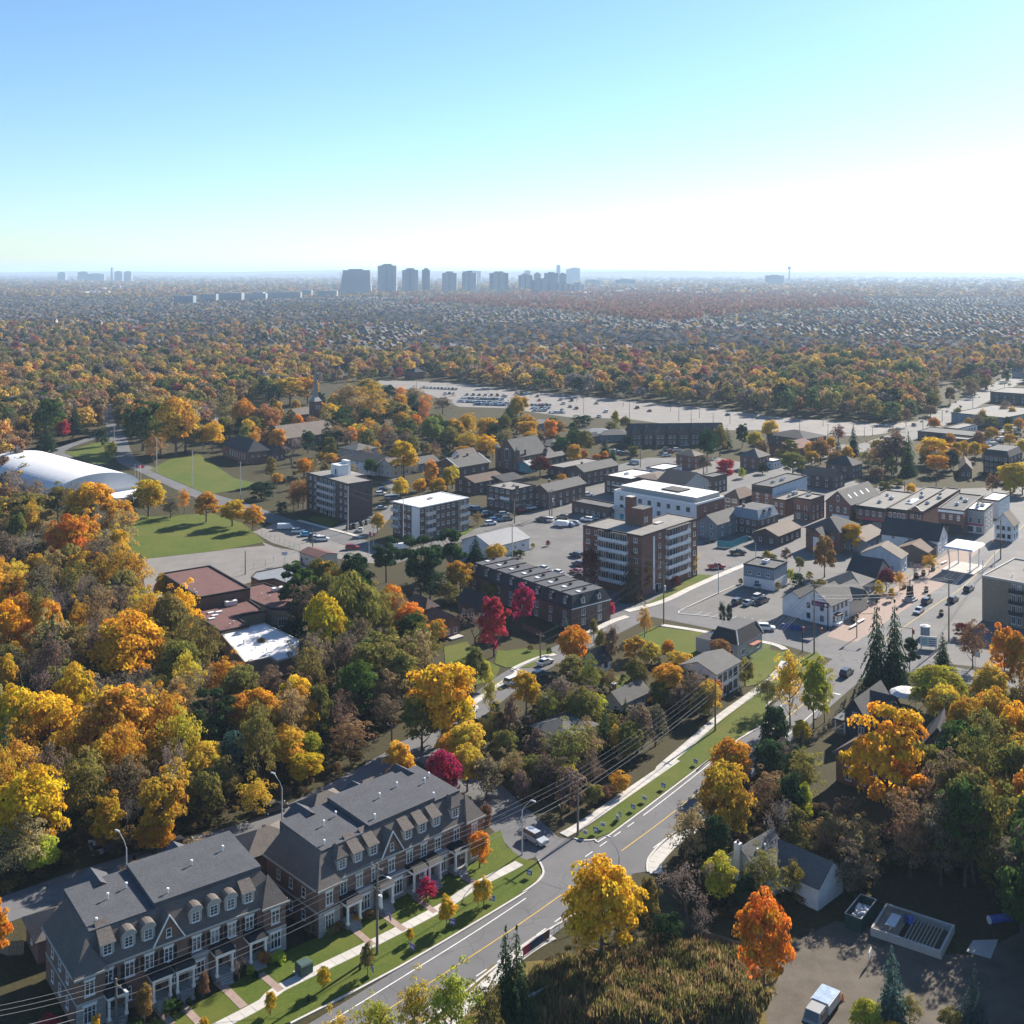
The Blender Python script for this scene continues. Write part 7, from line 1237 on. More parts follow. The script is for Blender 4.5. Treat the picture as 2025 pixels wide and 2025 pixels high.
fe = thing('railing', 'low steel railing hung with dark signs along the opposite sidewalk', 'railing', *g('32', 130, 1450), 0); a_, b_ = g('32', 130, 1450), g('32', 390, 1265); d_ = b_ - a_
for k in range(8): q = d_ * (k / 7); MB().tube([(q.x, q.y, 0), (q.x, q.y, 1.3)], .04, 5).obj('post', M_steel, fe)
for z_ in (.6, 1.25): MB().tube([(0, 0, z_), (d_.x, d_.y, z_)], .03, 4).obj('rail', M_steel, fe)
for k, m_ in ((.08, M_pink), (.25, M_navy), (.42, M_navy), (.62, M_brown)): q = d_ * k; s = V2(d_.x, d_.y).normalized() * .75; MB().prism([q - s, q + s, q + s + V2(.03, -.03), q - s + V2(.03, -.03)], .25, 1.45).obj('sign_panel', m_, fe)
def fence(name, label, pts, h, mat, step, kind='board'):
    e_ = thing(name, label, 'fence', pts[0].x, pts[0].y); o = pts[0]
    for i in range(len(pts) - 1):
        a_, b_ = pts[i] - o, pts[i + 1] - o; n = max(1, int((b_ - a_).length / step)); dr = (b_ - a_).normalized(); nn = V2(-dr.y, dr.x) * .03; an = math.atan2(dr.y, dr.x)
        bd = MB().box(.02, (b_ - a_).length / n - .02, -.025, .025, .08, h).mesh('board', mat)
        for k in range(n + 1): q = a_.lerp(b_, k / n); MB().tube([(q.x, q.y, -.1), (q.x, q.y, h + .08)], .05, 5).obj('post', mat if kind == 'board' else M_steel, e_) if (k % 3 == 0 or kind != 'board') else None
        for k in range(n):
            q = a_.lerp(b_, k / n)
            if kind == 'board': link('board', bd, e_, (q.x, q.y, 0), an)
        if kind != 'board':
            for z_ in (.1, h * .5, h): MB().tube([(a_.x, a_.y, z_), (b_.x, b_.y, z_)], .018, 3).obj('rail', M_steel, e_)
    return e_
fence('wooden_fence', 'weathered wooden board fence beside the orange-red tree', PG([('30', -60, 1400), (60, 1440), (175, 1430)]), 2.0, M_wood, .45)
fence('panel_fence', 'white panel fence at the edge of the scrub field', PG([('32', -260, 2050), (0, 1900), (200, 1800), (310, 1740)]), 1.6, M_ws, 2.4)
fence('wire_fence', 'steel mesh fence around the school yard', PG([('21', 0, 190), (160, 255), (340, 325)]), 1.8, M_steel, 3, 'wire'); fence('wire_fence', 'steel mesh fence between school yard and school wing', PG([('20', 1760, 480), (1932, 440), ('21', 150, 410), (330, 380)]), 1.8, M_steel, 3, 'wire')
fence('garden_fence', 'dark board fence behind the building site', PG([('33', 930, 740), (1250, 770), (1500, 760), (1700, 740)]), 1.8, M_wood, .9); fence('garden_fence', 'weathered fence by the dumpster house yard', PG([('32', 1440, 1330), (1650, 1400), (1850, 1480)]), 1.5, M_wood, .8)
fence('teal_fence', 'teal panel fence around the storage yard', PG([('22', 1540, 300), (1640, 310), (1760, 260)]), 2.2, M_teal, 2.2)
fence('timber_wall', 'red timber garden wall below the mansard terrace', PG([('22', 120, 900), (270, 960)]), 1.6, M_red, 1.2)
gb = thing('utility_box', 'green metal utility box on the townhouse lawn', 'utility box', *g('31', 372, 1560), RAD(40), None, LW); MB().box(-.9, .9, -.8, .8, 0, 1.25, 0).frustum(-.95, .95, -.85, .85, 1.25, -.8, .8, -.7, .7, 1.4).obj('cabinet', plain('box_green', (.06, .1, .09), .5, .1, 1), gb); MB().box(-1.1, 1.1, -1, 1, -.1, .05).obj('base', M_conc, gb)
for x, y in ((405, 1770), (780, 1540)): p = g('31', x, y); e_ = thing('hydrant', 'small dark hydrant marker on the townhouse verge', 'hydrant', p.x, p.y, 0, 'verge hydrants', LW); MB().tube([(0, 0, 0), (0, 0, .7), (0, 0, .85)], [.16, .14, .05], 8).obj('body', M_dark, e_); MB().tube([(-.22, 0, .5), (.22, 0, .5)], .07, 6).obj('outlet', M_dark, e_)
# building site
B = Bld('house_foundation', 'half-built house foundation with bare floor joists', 'foundation', '33', (1330, 1405), (1440, 1215), (790, 1270), 1.1, 55); L, D = B.L, B.D
b = MB()
for q in ((0, L, 0, .3), (0, L, D - .3, D), (0, .3, .3, D - .3), (L - .3, L, .3, D - .3)): b.box(*q, -.2, 1.1)
b.obj('wall', M_conc, B.root); B.bx('floor', .3, L - .3, .3, D - .3, -.1, .05, M_gravel); B.bx('floor_deck', .35, L - .35, D * .62, D - .35, .8, .95, M_wood)
for k in range(9): y_ = D * (.12 + .05 * k); B.bx('joist', .3, L * .8, y_, y_ + .09, .85, 1.1, plain('pale_timber', (.42, .36, .28), .9, .15, 2))
for k in range(2): MB().tube([(L * .6, D * (.55 + .07 * k), .95), (L * .6, D * (.55 + .07 * k), 1.9)], .35, 12).obj('barrel', M_blue if k == 0 else M_navy, B.root)
B.bx('white_sheet', L * .3, L * .75, D * .72, D * .86, .95, 1.0, M_mem)
dp = thing('dumpster', 'open green steel dumpster full of pale rubble', 'dumpster', *g('33', 745, 1180), RAD(52)); b = MB(); M_dg = plain('dumpster_green', (.02, .06, .05), .6, .2, 1)
for q in ((-3, 3, -1.2, -1.1), (-3, 3, 1.1, 1.2), (-3, -2.9, -1.1, 1.1), (2.9, 3, -1.1, 1.1)): b.box(*q, 0, 2.0)
b.box(-2.95, 2.95, -1.15, 1.15, 0, .1); b.obj('bin', M_dg, dp)
for k in range(9): MB().box(-2.8 + k * .7, -2.7 + k * .7, -1.28, -1.2, 0, 2).obj('rib', M_dg, dp)
MB().tube([(-3, -1.15, 2.05), (3, -1.15, 2.05), (3, 1.15, 2.05), (-3, 1.15, 2.05), (-3, -1.15, 2.05)], .07, 4).obj('rim', M_steel, dp)
b = MB(); rr = random.Random(3)
for k in range(40): x, y, z, s = rr.uniform(-1.5, 1.6), rr.uniform(-.8, .8), rr.uniform(.9, 1.5), rr.uniform(.1, .35); b.frustum(x - s, x + s, y - s, y + s, z, x - s * .5, x + s * .6, y - s * .6, y + s * .4, z + s)
b.box(-2.8, 2.8, -1, 1, .1, .9); b.obj('rubble', M_mem, dp)
tk = thing('dump_truck', 'silver dump truck with reflective bed cover beside the site driveway', 'truck', *g('33', 455, 1880), RAD(52)); MB().box(-3.2, 3.2, -1.15, 1.15, .5, .8).obj('chassis', M_dark, tk); MB().box(-.4, 3.2, -1.2, 1.2, .85, 2.0).obj('bed', M_steel, tk); b = MB().frustum(-3.2, -.6, -1.1, 1.1, .8, -2.6, -.7, -.9, .9, 2.1).obj('cab', M_metal, tk); MB().poly([(-3.08, -.85, 1.15), (-3.08, .85, 1.15), (-2.7, .78, 2.0), (-2.7, -.78, 2.0)]).obj('windscreen', M_cglass, tk); MB().box(-2.3, -1.2, -1.06, 1.06, 1.3, 1.85).obj('side_windows', M_cglass, tk); MB().box(-.3, 3.1, -1.1, 1.1, 2.02, 2.12).obj('bed_cover', plain('foil', (.6, .66, .7), .25, .3, .8, .5, 3, .8), tk)
for sx in (-2.2, 1.2, 2.3):
    for sy in (-1, 1): link('wheel', WHEEL, tk, (sx, sy, .45), math.pi / 2).scale = (1.4, 1.35, 1.35)
bc = thing('fabric_roll', 'large blue plastic-wrapped roll lying beside the site', 'roll', *g('33', 1770, 1190), RAD(12)); MB().tube([(-2.0, 0, .55), (2.0, 0, .55)], .55, 14, 0).obj('wrap', M_blue, bc); MB().tube([(-2.05, 0, .55), (-1.98, 0, .55)], .56, 14).obj('end_cap', M_mem, bc); [MB().tube([(q, 0, .55), (q + .12, 0, .55)], .57, 14).obj('strap', M_navy, bc) for q in (-1.2, -.2, .8, 1.6)]
tag(MB().prism(PG([('33', 1560, 1325), (1745, 1318), (1690, 1458), (1510, 1405)]), -.1, .05).obj('concrete_pad', M_conc), 'pale concrete pad beside the blue roll', 'slab'); sb = thing('site_board', 'small white notice board in front of the foundation', 'sign', *g('33', 812, 1490), RAD(60)); MB().box(-.7, .7, -.04, .04, .8, 1.8).obj('board', M_mem, sb); MB().box(-.6, -.5, -.03, .03, 0, .8).box(.5, .6, -.03, .03, 0, .8).obj('legs', M_wood, sb)
cn = thing('traffic_cone', 'orange traffic cone beside the dump truck', 'cone', *g('33', 610, 1760), 0); MB().tube([(0, 0, .05), (0, 0, .9)], [.25, .05], 10).obj('cone', M_sig, cn); MB().box(-.3, .3, -.3, .3, 0, .05).obj('base', M_black, cn)
# plaza
B = Bld('stage_canopy', 'white square stage canopy on slanted posts over the plaza', 'canopy', 'C', (1275, 1225), (1440, 1130), (925, 1175), 7.2, 51); L, D = B.L, max(B.D, 8.5)
MB().frustum(-.3, L + .3, -.3, D + .3, 7.0, .2, L - .2, .2, D - .2, 7.5).obj('roof', M_mem, B.root)
for x in (1.5, L - 1.5):
    for y in (1.2, D - 1.2): MB().tube([(x, y, 0), (x + (1.2 if x < L / 2 else -1.2) * .3, y, 3.4), (x - .8, y - .6 if y < D / 2 else y + .6, 7.1)], [.22, .18, .14], 8).obj('post', M_wst, B.root); MB().tube([(x, y, 3.2), (x + .9, y + .5, 7.1)], .13, 6).obj('strut', M_wst, B.root)
B.bx('stage_floor', -.5, L + .5, -.5, D + .5, 0, .35, M_conc)
for q in ((.0, -3.0), (L, -3.0)): MB().tube([(q[0], q[1], 0), (q[0], q[1], 5.2)], .1, 6).obj('light_mast', M_wst, B.root)
cp = thing('war_memorial', 'dark stone memorial with a standing bronze figure on the plaza', 'monument', *g('23', 1102, 690), RAD(48)); MB().box(-1.6, 1.6, -1.6, 1.6, 0, .5).box(-1.1, 1.1, -1.1, 1.1, .5, 1.1).obj('steps', M_stone, cp); MB().frustum(-.8, .8, -.8, .8, 1.1, -.6, .6, -.6, .6, 4.2).obj('pedestal', M_dark, cp)
b = MB(); b.tube([(-.14, 0, 0), (-.12, 0, .45), (-.08, 0, .85)], [.1, .09, .12], 6); b.tube([(.14, .1, 0), (.12, .04, .45), (.08, 0, .85)], [.1, .09, .12], 6); b.tube([(0, 0, .8), (0, 0, 1.1), (0, 0, 1.4), (0, 0, 1.5), (0, 0, 1.58), (0, 0, 1.72), (0, 0, 1.85)], [.2, .18, .24, .12, .07, .12, .06], 8); b.tube([(.24, 0, 1.38), (.32, .05, 1.1), (.2, .2, .95)], [.08, .07, .05], 6); b.tube([(-.24, 0, 1.38), (-.33, .05, 1.1), (-.3, .15, .85)], [.08, .07, .05], 6); b.obj('bronze_figure', M_dark, cp, (0, 0, 4.2))
for k, (x, y) in enumerate(((690, 885), (745, 848), (1350, 420), (1540, 470))): e_ = thing('bench', 'long white bench on the plaza paving', 'bench', *g('23', x, y), RAD(48), 'plaza benches'); MB().box(-2, 2, -.3, .3, .4, .5).obj('seat', M_mem, e_); [MB().box(q, q + .15, -.25, .25, 0, .4).obj('leg', M_conc, e_) for q in (-1.7, 1.55)]
for k, (x, y) in enumerate(((690, 850), (780, 745), (1060, 600), (1150, 530), (1200, 505), (1220, 630), (1270, 470), (1330, 800), (1240, 690))): e_ = thing('planter', 'dark round planter with low greenery on the plaza', 'planter', *g('23', x, y), 0, 'plaza planters'); MB().tube([(0, 0, 0), (0, 0, .8)], [.55, .75], 10).obj('pot', M_dark, e_); o = link('plant', TT['shrub'][k % 3][0], e_, (0, 0, .7)); o.scale = (1.3, 1.3, 1.1); o.color = (.1, .1, .04, 1)
sgb = thing('notice_board', 'white framed notice board with green emblem by the plaza kiosk', 'sign', *g('Q', 545, 800), RAD(-15)); MB().box(-1.9, 1.9, -.1, .1, .5, 3.0).obj('board', M_mem, sgb); b = MB().box(-1.7, -.3, -.12, -.1, .9, 2.6, 0); [b.box(.0, 1.6, -.12, -.1, .8 + k * .5, 1.0 + k * .5, 1) for k in range(4)]; b.obj('print', [plain('pale_teal', (.3, .45, .45), .7, .1, 1), M_navy], sgb); MB().box(-1.8, -1.6, -.06, .06, 0, .5).box(1.6, 1.8, -.06, .06, 0, .5).obj('legs', M_dark, sgb)
kk = thing('kiosk', 'round-topped grey kiosk pillar with white cap by the plaza street', 'kiosk', *g('Q', 478, 570), 0); MB().tube([(0, 0, 0), (0, 0, 2.6)], 1.1, 14).obj('drum', M_ts, kk); MB().tube([(0, 0, 2.6), (0, 0, 2.75), (0, 0, 3.1)], [1.25, 1.25, .3], 14).obj('cap', M_mem, kk)
gz = thing('party_tent', 'white domed garden tent beside the navy cross-gabled house', 'tent', *g('23', 1080, 1440), RAD(40)); b = MB().tube([(0, 0, 2.2), (0, 0, 2.9), (0, 0, 3.4)], [3.6, 2.4, .1], 12, 0); b.obj('canopy', M_mem, gz); [MB().tube([(3.3 * math.cos(k * 1.047), 3.3 * math.sin(k * 1.047), 0), (3.3 * math.cos(k * 1.047), 3.3 * math.sin(k * 1.047), 2.3)], .06, 5).obj('post', M_steel, gz) for k in range(6)]
aw = thing('awning', 'bright white fabric awning behind the corner bistro', 'awning', *g('23', 820, 590), RAD(48)); MB().frustum(-2.6, 2.6, -1.6, 1.6, 2.6, -2.6, 2.6, -.1, .1, 3.4).obj('fabric', M_mem, aw); [MB().tube([(sx * 2.4, sy * 1.4, 0), (sx * 2.4, sy * 1.4, 2.7)], .05, 5).obj('post', M_steel, aw) for sx in (-1, 1) for sy in (-1, 1)]
for k in range(7): e_ = thing('recycling_bin', 'blue wheeled recycling bin behind the corner bistro', 'bin', *g('23', 180 + 22 * k, 888 + 4 * k), RAD(10), 'blue recycling bins'); MB().frustum(-.28, .28, -.32, .32, .05, -.33, .33, -.38, .38, 1.0).obj('bin', M_blue, e_); MB().box(-.35, .35, -.4, .4, 1.0, 1.08).obj('lid', M_navy, e_)
# flags
M_fr = plain('flag_red', (.5, .03, .04), .8, .05, 1)
def flag(t, x, bot, h, label, band, group=None):
    p = g(t, x, bot); e_ = thing('flagpole', label, 'flagpole', p.x, p.y, RAD(20), group); MB().tube([(0, 0, 0), (0, 0, h)], [.09, .05], 6).obj('pole', M_steel, e_); b = MB()
    for k, m_ in enumerate(band):
        for s in range(3): xa, xb = .1 + k * .6 + s * .2, .3 + k * .6 + s * .2; wv = lambda x_: .12 * math.sin(x_ * 4); b.poly([(xa, wv(xa), h - 1.3 - xa * .35), (xb, wv(xb), h - 1.3 - xb * .35), (xb, wv(xb), h - .2 - xb * .35), (xa, wv(xa), h - .2 - xa * .35)], m_)
    o = b.obj('flag', [M_fr, M_mem, M_navy], e_); sd = o.modifiers.new('thick', 'SOLIDIFY'); sd.thickness = .02
    if band == (0, 1, 0): MB().poly([(.85, -.02, h - 1.2), (1.0, .02, h - 1.35), (1.15, -.02, h - 1.2), (1.1, -.02, h - .85), (1.0, -.02, h - .6), (.9, -.02, h - .85)]).obj('maple_leaf', M_fr, e_)
flag('D', 900, 1390, 7.5, 'flagpole with red and white maple leaf flag in the school drive', (0, 1, 0))
flag('H', 1720, 1010, 8.5, 'steel flagpole with a navy flag outside the arena', (2, 2)); flag('H', 1758, 1012, 8.5, 'steel flagpole with a maple leaf flag outside the arena', (0, 1, 0)); flag('H', 1795, 1014, 8.5, 'steel flagpole with a red flag outside the arena', (0, 0)); flag('Q', 1432, 1620, 9, 'white flagpole with a pale limp flag near the orange trees', (1, 1))
bh = thing('basketball_hoop', 'basketball hoop with white backboard in the school yard', 'hoop', *g('21', 230, 425), RAD(20)); MB().tube([(0, 0, 0), (0, 0, 3.2)], .08, 6).obj('post', M_steel, bh); MB().box(-.9, .9, -.1, -.05, 2.8, 3.9).obj('backboard', M_ws, bh); MB().tube([(.23 * math.cos(k * .785), -.35 + .23 * math.sin(k * .785), 3.0) for k in range(9)], .02, 4).obj('rim', M_sig, bh)
p = pole('20', 1785, 500, 330, 'in the school yard', arm=False)
# ------------------------------------------------------------------ far field: suburb, woods, towers, hills, haze
def inside(x, y, poly):
    c = False; n = len(poly)
    for i in range(n):
        x0, y0 = poly[i]; x1, y1 = poly[(i + 1) % n]
        if (y0 > y) != (y1 > y) and x < (x1 - x0) * (y - y0) / (y1 - y0) + x0: c = not c
    return c
def topx(X, Y): return PCX + X * FPX / Y, PHY + FPX * CAM_H / Y
BELT = [(590, 762), (690, 735), (870, 748), (1000, 770), (1250, 790), (1500, 812), (1770, 838), (1830, 815), (1850, 790), (1800, 770), (1560, 752), (1250, 752), (1000, 735), (870, 715), (700, 712), (590, 728)]
WOODL = [(0, 905), (40, 880), (110, 862), (190, 850), (200, 800), (235, 800), (235, 850), (330, 868), (400, 862), (410, 835), (430, 800), (540, 800), (600, 775), (620, 745), (560, 722), (300, 712), (0, 720)]
WOODR = [(1480, 815), (1770, 838), (1850, 790), (1800, 740), (1650, 720), (1500, 735)]
REDW = [(790, 606), (860, 604), (990, 612), (1130, 620), (1260, 640), (1380, 638), (1480, 622), (1600, 618), (1720, 612), (1700, 588), (1400, 582), (1140, 578), (900, 590)]
PARK = [(620, 760), (900, 745), (1400, 790), (1830, 850), (1850, 905), (1500, 905), (1000, 830), (700, 790)]
ROADP = [(1760, 905), (1800, 880), (1880, 835), (2025, 765), (2025, 720), (1930, 770), (1830, 820), (1740, 868)]
fr = random.Random(21)
FARC = {'gold': (.52, .36, .08), 'olive': (.24, .21, .065), 'green': (.1, .14, .05), 'tan': (.33, .235, .12), 'rust': (.32, .17, .085), 'red': (.32, .08, .09), 'brown': (.22, .15, .1), 'dark': (.03, .05, .03), 'orange': (.5, .28, .085), 'wood': (.30, .13, .085), 'grey': (.22, .185, .17)}
def pick(ws): 
    r = fr.uniform(0, sum(w_ for _, w_ in ws))
    for n_, w_ in ws:
        r -= w_
        if r <= 0: return FARC[n_]
    return FARC[ws[-1][0]]
MIXB = [('gold', 3), ('olive', 4), ('green', 2.5), ('tan', 3), ('rust', 1.2), ('brown', 2), ('orange', 1.2), ('dark', 1.2), ('red', .5), ('grey', 1.6)]
MIXR = [('olive', 4), ('green', 4), ('gold', 2), ('rust', 1), ('tan', 1), ('dark', 1.6)]
MIXS = [('gold', 2.6), ('olive', 3), ('tan', 2.5), ('rust', 1.4), ('red', 1), ('brown', 2), ('dark', 1.6), ('orange', 1.6), ('green', 2), ('grey', 1.6)]
MIXW = [('wood', 8), ('rust', 2), ('brown', 1.5), ('tan', .6)]
MIXF = [('tan', 3), ('brown', 4), ('olive', 2), ('wood', 2.5), ('gold', 1.5), ('grey', 2), ('orange', 1)]
# houses
class Cells:
    def __init__(s, c): s.c = c; s.d = {}
    def near(s, x, y, r):
        k = int(r // s.c) + 1; i, j = int(x // s.c), int(y // s.c)
        for a_ in range(i - k, i + k + 1):
            for b_ in range(j - k, j + k + 1):
                for q in s.d.get((a_, b_), ()):
                    if (q[0] - x) ** 2 + (q[1] - y) ** 2 < (r + q[2]) ** 2: return True
        return False
    def add(s, x, y, r): s.d.setdefault((int(x // s.c), int(y // s.c)), []).append((x, y, r))
cells = Cells(20)
for x, y, r in TREES:
    if y > 450: cells.add(x, y, r * .6)
spots = []
for bi in range(-9, 10):
    for bj in range(0, 16):
        bx0, by0 = bi * 250 + fr.uniform(-20, 20), 800 + bj * 190; ang = RAD(48 + fr.choice((0, 0, 90, 25, -30, 60)) + fr.uniform(-8, 8)) ; ca, sa = math.cos(ang), math.sin(ang)
        for r_ in range(-5, 6):
            for k in range(-9, 10):
                u_, v_ = k * 14.5 + fr.uniform(-1, 1), r_ * 31 + (fr.uniform(-2, 2)); x, y = bx0 + u_ * ca - v_ * sa, by0 + u_ * sa + v_ * ca
                if abs(x - bx0) > 125 or abs(y - by0) > 95: continue
                X, Y = topx(x, y)
                if not (-40 < X < 2065) or Y > 752 or Y < 588: continue
                if any(inside(X, Y, z_) for z_ in (BELT, WOODL, REDW, PARK, ROADP, WOODR)): continue
                if Y > 700 and fr.random() < .45: continue
                if X < 260 and Y > 640 and fr.random() < .75: continue
                if fr.random() < .22 or cells.near(x, y, 6): continue
                cells.add(x, y, 5.5); spots.append((x, y, ang + fr.choice((0, math.pi / 2, math.pi))))
spots.sort(key=lambda q: q[1])
RM = [M_shd, M_sh, M_shb, M_shd]; WMt = [M_brown, M_tan, M_red, M_stu, M_cs]
def sub_house(seed):
    rg = random.Random(seed); a_, d_ = rg.uniform(4.6, 5.8), rg.uniform(5.2, 6.6); h = rg.choice((5.2, 5.6, 6, 3.4)); rh = rg.uniform(3.0, 4.4); wl, rf = MB(), MB()
    wl.box(-a_, a_, -d_, d_, -.2, h); rf.hip(-a_, a_, -d_, d_, h, rh, .5); s = rg.choice((-1, 1))
    wl.box(min(s * a_ * .1, s * a_), max(s * a_ * .1, s * a_), -d_ - 2.6, -d_, -.2, h - .6); rf.gable(min(s * a_ * .1, s * a_), max(s * a_ * .1, s * a_), -d_ - 2.6, 0, h - .6, rh * .75, 'y', .4, .15, 0, 0)
    return wl, rf, h, d_, s, a_
SH = [sub_house(300 + k) for k in range(8)]
SHM = {}
for k in range(8):
    for rm in range(4): SHM[k, rm] = (SH[k][0].mesh('wall', WMt[(k + rm) % 5]), SH[k][1].mesh('roof', RM[rm]))
RN = ['charcoal', 'grey', 'brown', 'charcoal']
wl, rf = MB(), MB()
for i, (x, y, an) in enumerate(spots):
    k, rm = fr.randrange(8), fr.choice((0, 0, 1, 1, 2, 3))
    if i < 290:
        X, Y = topx(x, y); side = 'west of the gold tree belt' if X < 640 else 'beyond the large parking lot' if X < 1480 else 'north of the arterial road trees'
        lab = 'small %s-roofed suburban house %s' % (RN[rm], side); e_ = thing('suburban_house', lab, 'house', x, y, an, 'houses: ' + lab); link('wall', SHM[k, rm][0], e_); link('roof', SHM[k, rm][1], e_)
        o = SH[k]; [link('window', win_mesh(1.3, 1.4, 'two', M_white), e_, (q, -o[3] - (2.6 if q * o[4] > 0 else 0), min(o[2] - 1.8, 3.8))) for q in (-o[5] * .5, o[5] * .5)]
    else:
        ca, sa = math.cos(an), math.sin(an)
        for src, dst, mi in ((SH[k][0], wl, (k + rm) % 5), (SH[k][1], rf, rm)):
            n = len(dst.v); dst.v += [(x + p[0] * ca - p[1] * sa, y + p[0] * sa + p[1] * ca, p[2]) for p in src.v]; dst.f += [tuple(n + q for q in f_) for f_ in src.f]; dst.m += [mi] * len(src.f)
sb_ = wl.obj('suburb_walls', WMt); sb_['kind'] = 'stuff'; tag(sb_, 'walls of the many far-off suburban houses', 'houses'); sb_ = rf.obj('suburb_roofs', RM); sb_['kind'] = 'stuff'; tag(sb_, 'pitched roofs of the many far-off suburban houses', 'houses')
# streets of the suburb are left to the ground; far trees as instanced stuff
pts = []
def scatter(poly, n, mix_, hs, ws, space):
    xs_ = [p[0] for p in poly]; ys_ = [p[1] for p in poly]; k0, k1 = 1 / (max(ys_) - PHY), 1 / (min(ys_) - PHY); got = 0
    for _ in range(n * 6):
        if got >= n: break
        Y = PHY + 1 / fr.uniform(k0, k1) if fr.random() < .5 else fr.uniform(min(ys_), max(ys_)); X = fr.uniform(min(xs_), max(xs_))
        if not inside(X, Y, poly): continue
        k = CAM_H / (Y - PHY); x, y = (X - PCX) * k, FPX * k; wd = fr.uniform(*ws)
        if cells.near(x, y, wd * space): continue
        cells.add(x, y, wd * space); pts.append((x, y, fr.uniform(*hs), wd, pick(mix_), 0 if y < 1700 else 1)); got += 1
scatter(BELT, 900, MIXB, (10, 18), (9, 17), .30); scatter(WOODL, 900, MIXB, (11, 19), (9, 16), .28); scatter(WOODR, 300, MIXR, (12, 22), (11, 20), .3)
scatter([(-30, 1010), (60, 1000), (30, 900), (-30, 900)], 20, MIXB, (10, 16), (8, 12), .3)
scatter(REDW, 2600, MIXW, (14, 20), (10, 16), .28)
SUB = [(-40, 752), (2065, 752), (2065, 590), (-40, 590)]
for _ in range(42000):
    Y = PHY + 1 / fr.uniform(1 / (760 - PHY), 1 / (586 - PHY)); X = fr.uniform(-50, 2075)
    if inside(X, Y, PARK) or inside(X, Y, ROADP) or inside(X, Y, REDW): continue
    k = CAM_H / (Y - PHY); x, y = (X - PCX) * k, FPX * k; big = (X < 700 and Y > 650) or Y > 705; wd = fr.uniform(6, 12) if big else fr.uniform(4, 8.5)
    if Y < 700 and fr.random() < .45: continue
    if cells.near(x, y, wd * .33): continue
    cells.add(x, y, wd * .33); pts.append((x, y, wd * fr.uniform(1.0, 1.5), wd, pick(MIXS if X < 1500 else MIXS), 0 if y < 1500 else 1))
for _ in range(9000):   # beyond the suburb, fading towards the horizon
    Y = fr.uniform(541, 592); X = fr.uniform(-60, 2085); k = CAM_H / (Y - PHY); x, y = (X - PCX) * k, FPX * k; s = y / 3500
    if inside(X, Y, REDW): continue
    pts.append((x, y, fr.uniform(10, 17) * min(s, 1.5), fr.uniform(11, 22) * s, pick(MIXF), 1))
tree_col = bpy.data.collections.new('distant_tree_kit')
def far_crown(nm, ncl, nl, leaf, rad): o = bpy.data.objects.new(nm, crown(ncl, nl, leaf, (0, 0, .5), rad, .17, .55, 1.0, .85, M_leaf_far)); tree_col.objects.link(o); return o
kits = [[far_crown('tree_kit_a%d' % k, 34, 26, .036, (.36, .36, .42)) for k in range(3)], [far_crown('tree_kit_b%d' % k, 16, 12, .07, (.36, .36, .42)) for k in range(3)]]
def stuff_trees(name, label, sel, kit):
    n = len(sel); me = bpy.data.meshes.new(name); me.vertices.add(n); me.vertices.foreach_set('co', np.array([(p[0], p[1], -.3) for p in sel], np.float32).ravel())
    A_ = me.attributes.new('tint', 'FLOAT_COLOR', 'POINT'); v = np.array([[fr.uniform(.75, 1.25)] for _ in sel]); A_.data.foreach_set('color', np.concatenate([np.array([p[4] for p in sel]) * v, np.ones((n, 1))], 1).astype(np.float32).ravel())
    A_ = me.attributes.new('scl', 'FLOAT_VECTOR', 'POINT'); A_.data.foreach_set('vector', np.array([(p[3], p[3], p[2]) for p in sel], np.float32).ravel())
    A_ = me.attributes.new('rot', 'FLOAT_VECTOR', 'POINT'); A_.data.foreach_set('vector', np.array([(0, 0, fr.uniform(0, 6.28)) for p in sel], np.float32).ravel())
    A_ = me.attributes.new('pick', 'INT', 'POINT'); A_.data.foreach_set('value', np.array([fr.randrange(3) for p in sel], np.int32)); me.update()
    o = link(name, me); o['kind'] = 'stuff'; tag(o, label, 'trees')
    ng = bpy.data.node_groups.new(name, 'GeometryNodeTree'); ng.interface.new_socket('Geometry', in_out='INPUT', socket_type='NodeSocketGeometry'); ng.interface.new_socket('Geometry', in_out='OUTPUT', socket_type='NodeSocketGeometry')
    N, L_ = ng.nodes, ng.links; gi, go = N.new('NodeGroupInput'), N.new('NodeGroupOutput'); jn = N.new('GeometryNodeGeometryToInstance')
    for k_ in reversed(kit): oi = N.new('GeometryNodeObjectInfo'); oi.inputs['Object'].default_value = k_; L_.new(oi.outputs['Geometry'], jn.inputs[0])
    ip = N.new('GeometryNodeInstanceOnPoints'); ip.inputs['Pick Instance'].default_value = True; L_.new(gi.outputs[0], ip.inputs['Points']); L_.new(jn.outputs[0], ip.inputs['Instance'])
    def na(nm, ty): q = N.new('GeometryNodeInputNamedAttribute'); q.data_type = ty; q.inputs['Name'].default_value = nm; return q.outputs['Attribute']
    e2r = N.new('FunctionNodeEulerToRotation'); L_.new(na('rot', 'FLOAT_VECTOR'), e2r.inputs[0]); L_.new(e2r.outputs[0], ip.inputs['Rotation']); L_.new(na('scl', 'FLOAT_VECTOR'), ip.inputs['Scale']); L_.new(na('pick', 'INT'), ip.inputs['Instance Index']); L_.new(ip.outputs[0], go.inputs[0])
    md = o.modifiers.new('instances', 'NODES'); md.node_group = ng
stuff_trees('woodland', 'mixed autumn woodland belts around the parking lot and suburb edge', [p for p in pts if p[5] == 0], kits[0])
stuff_trees('distant_trees', 'far-off autumn trees fading towards the horizon', [p for p in pts if p[5] == 1], kits[1])
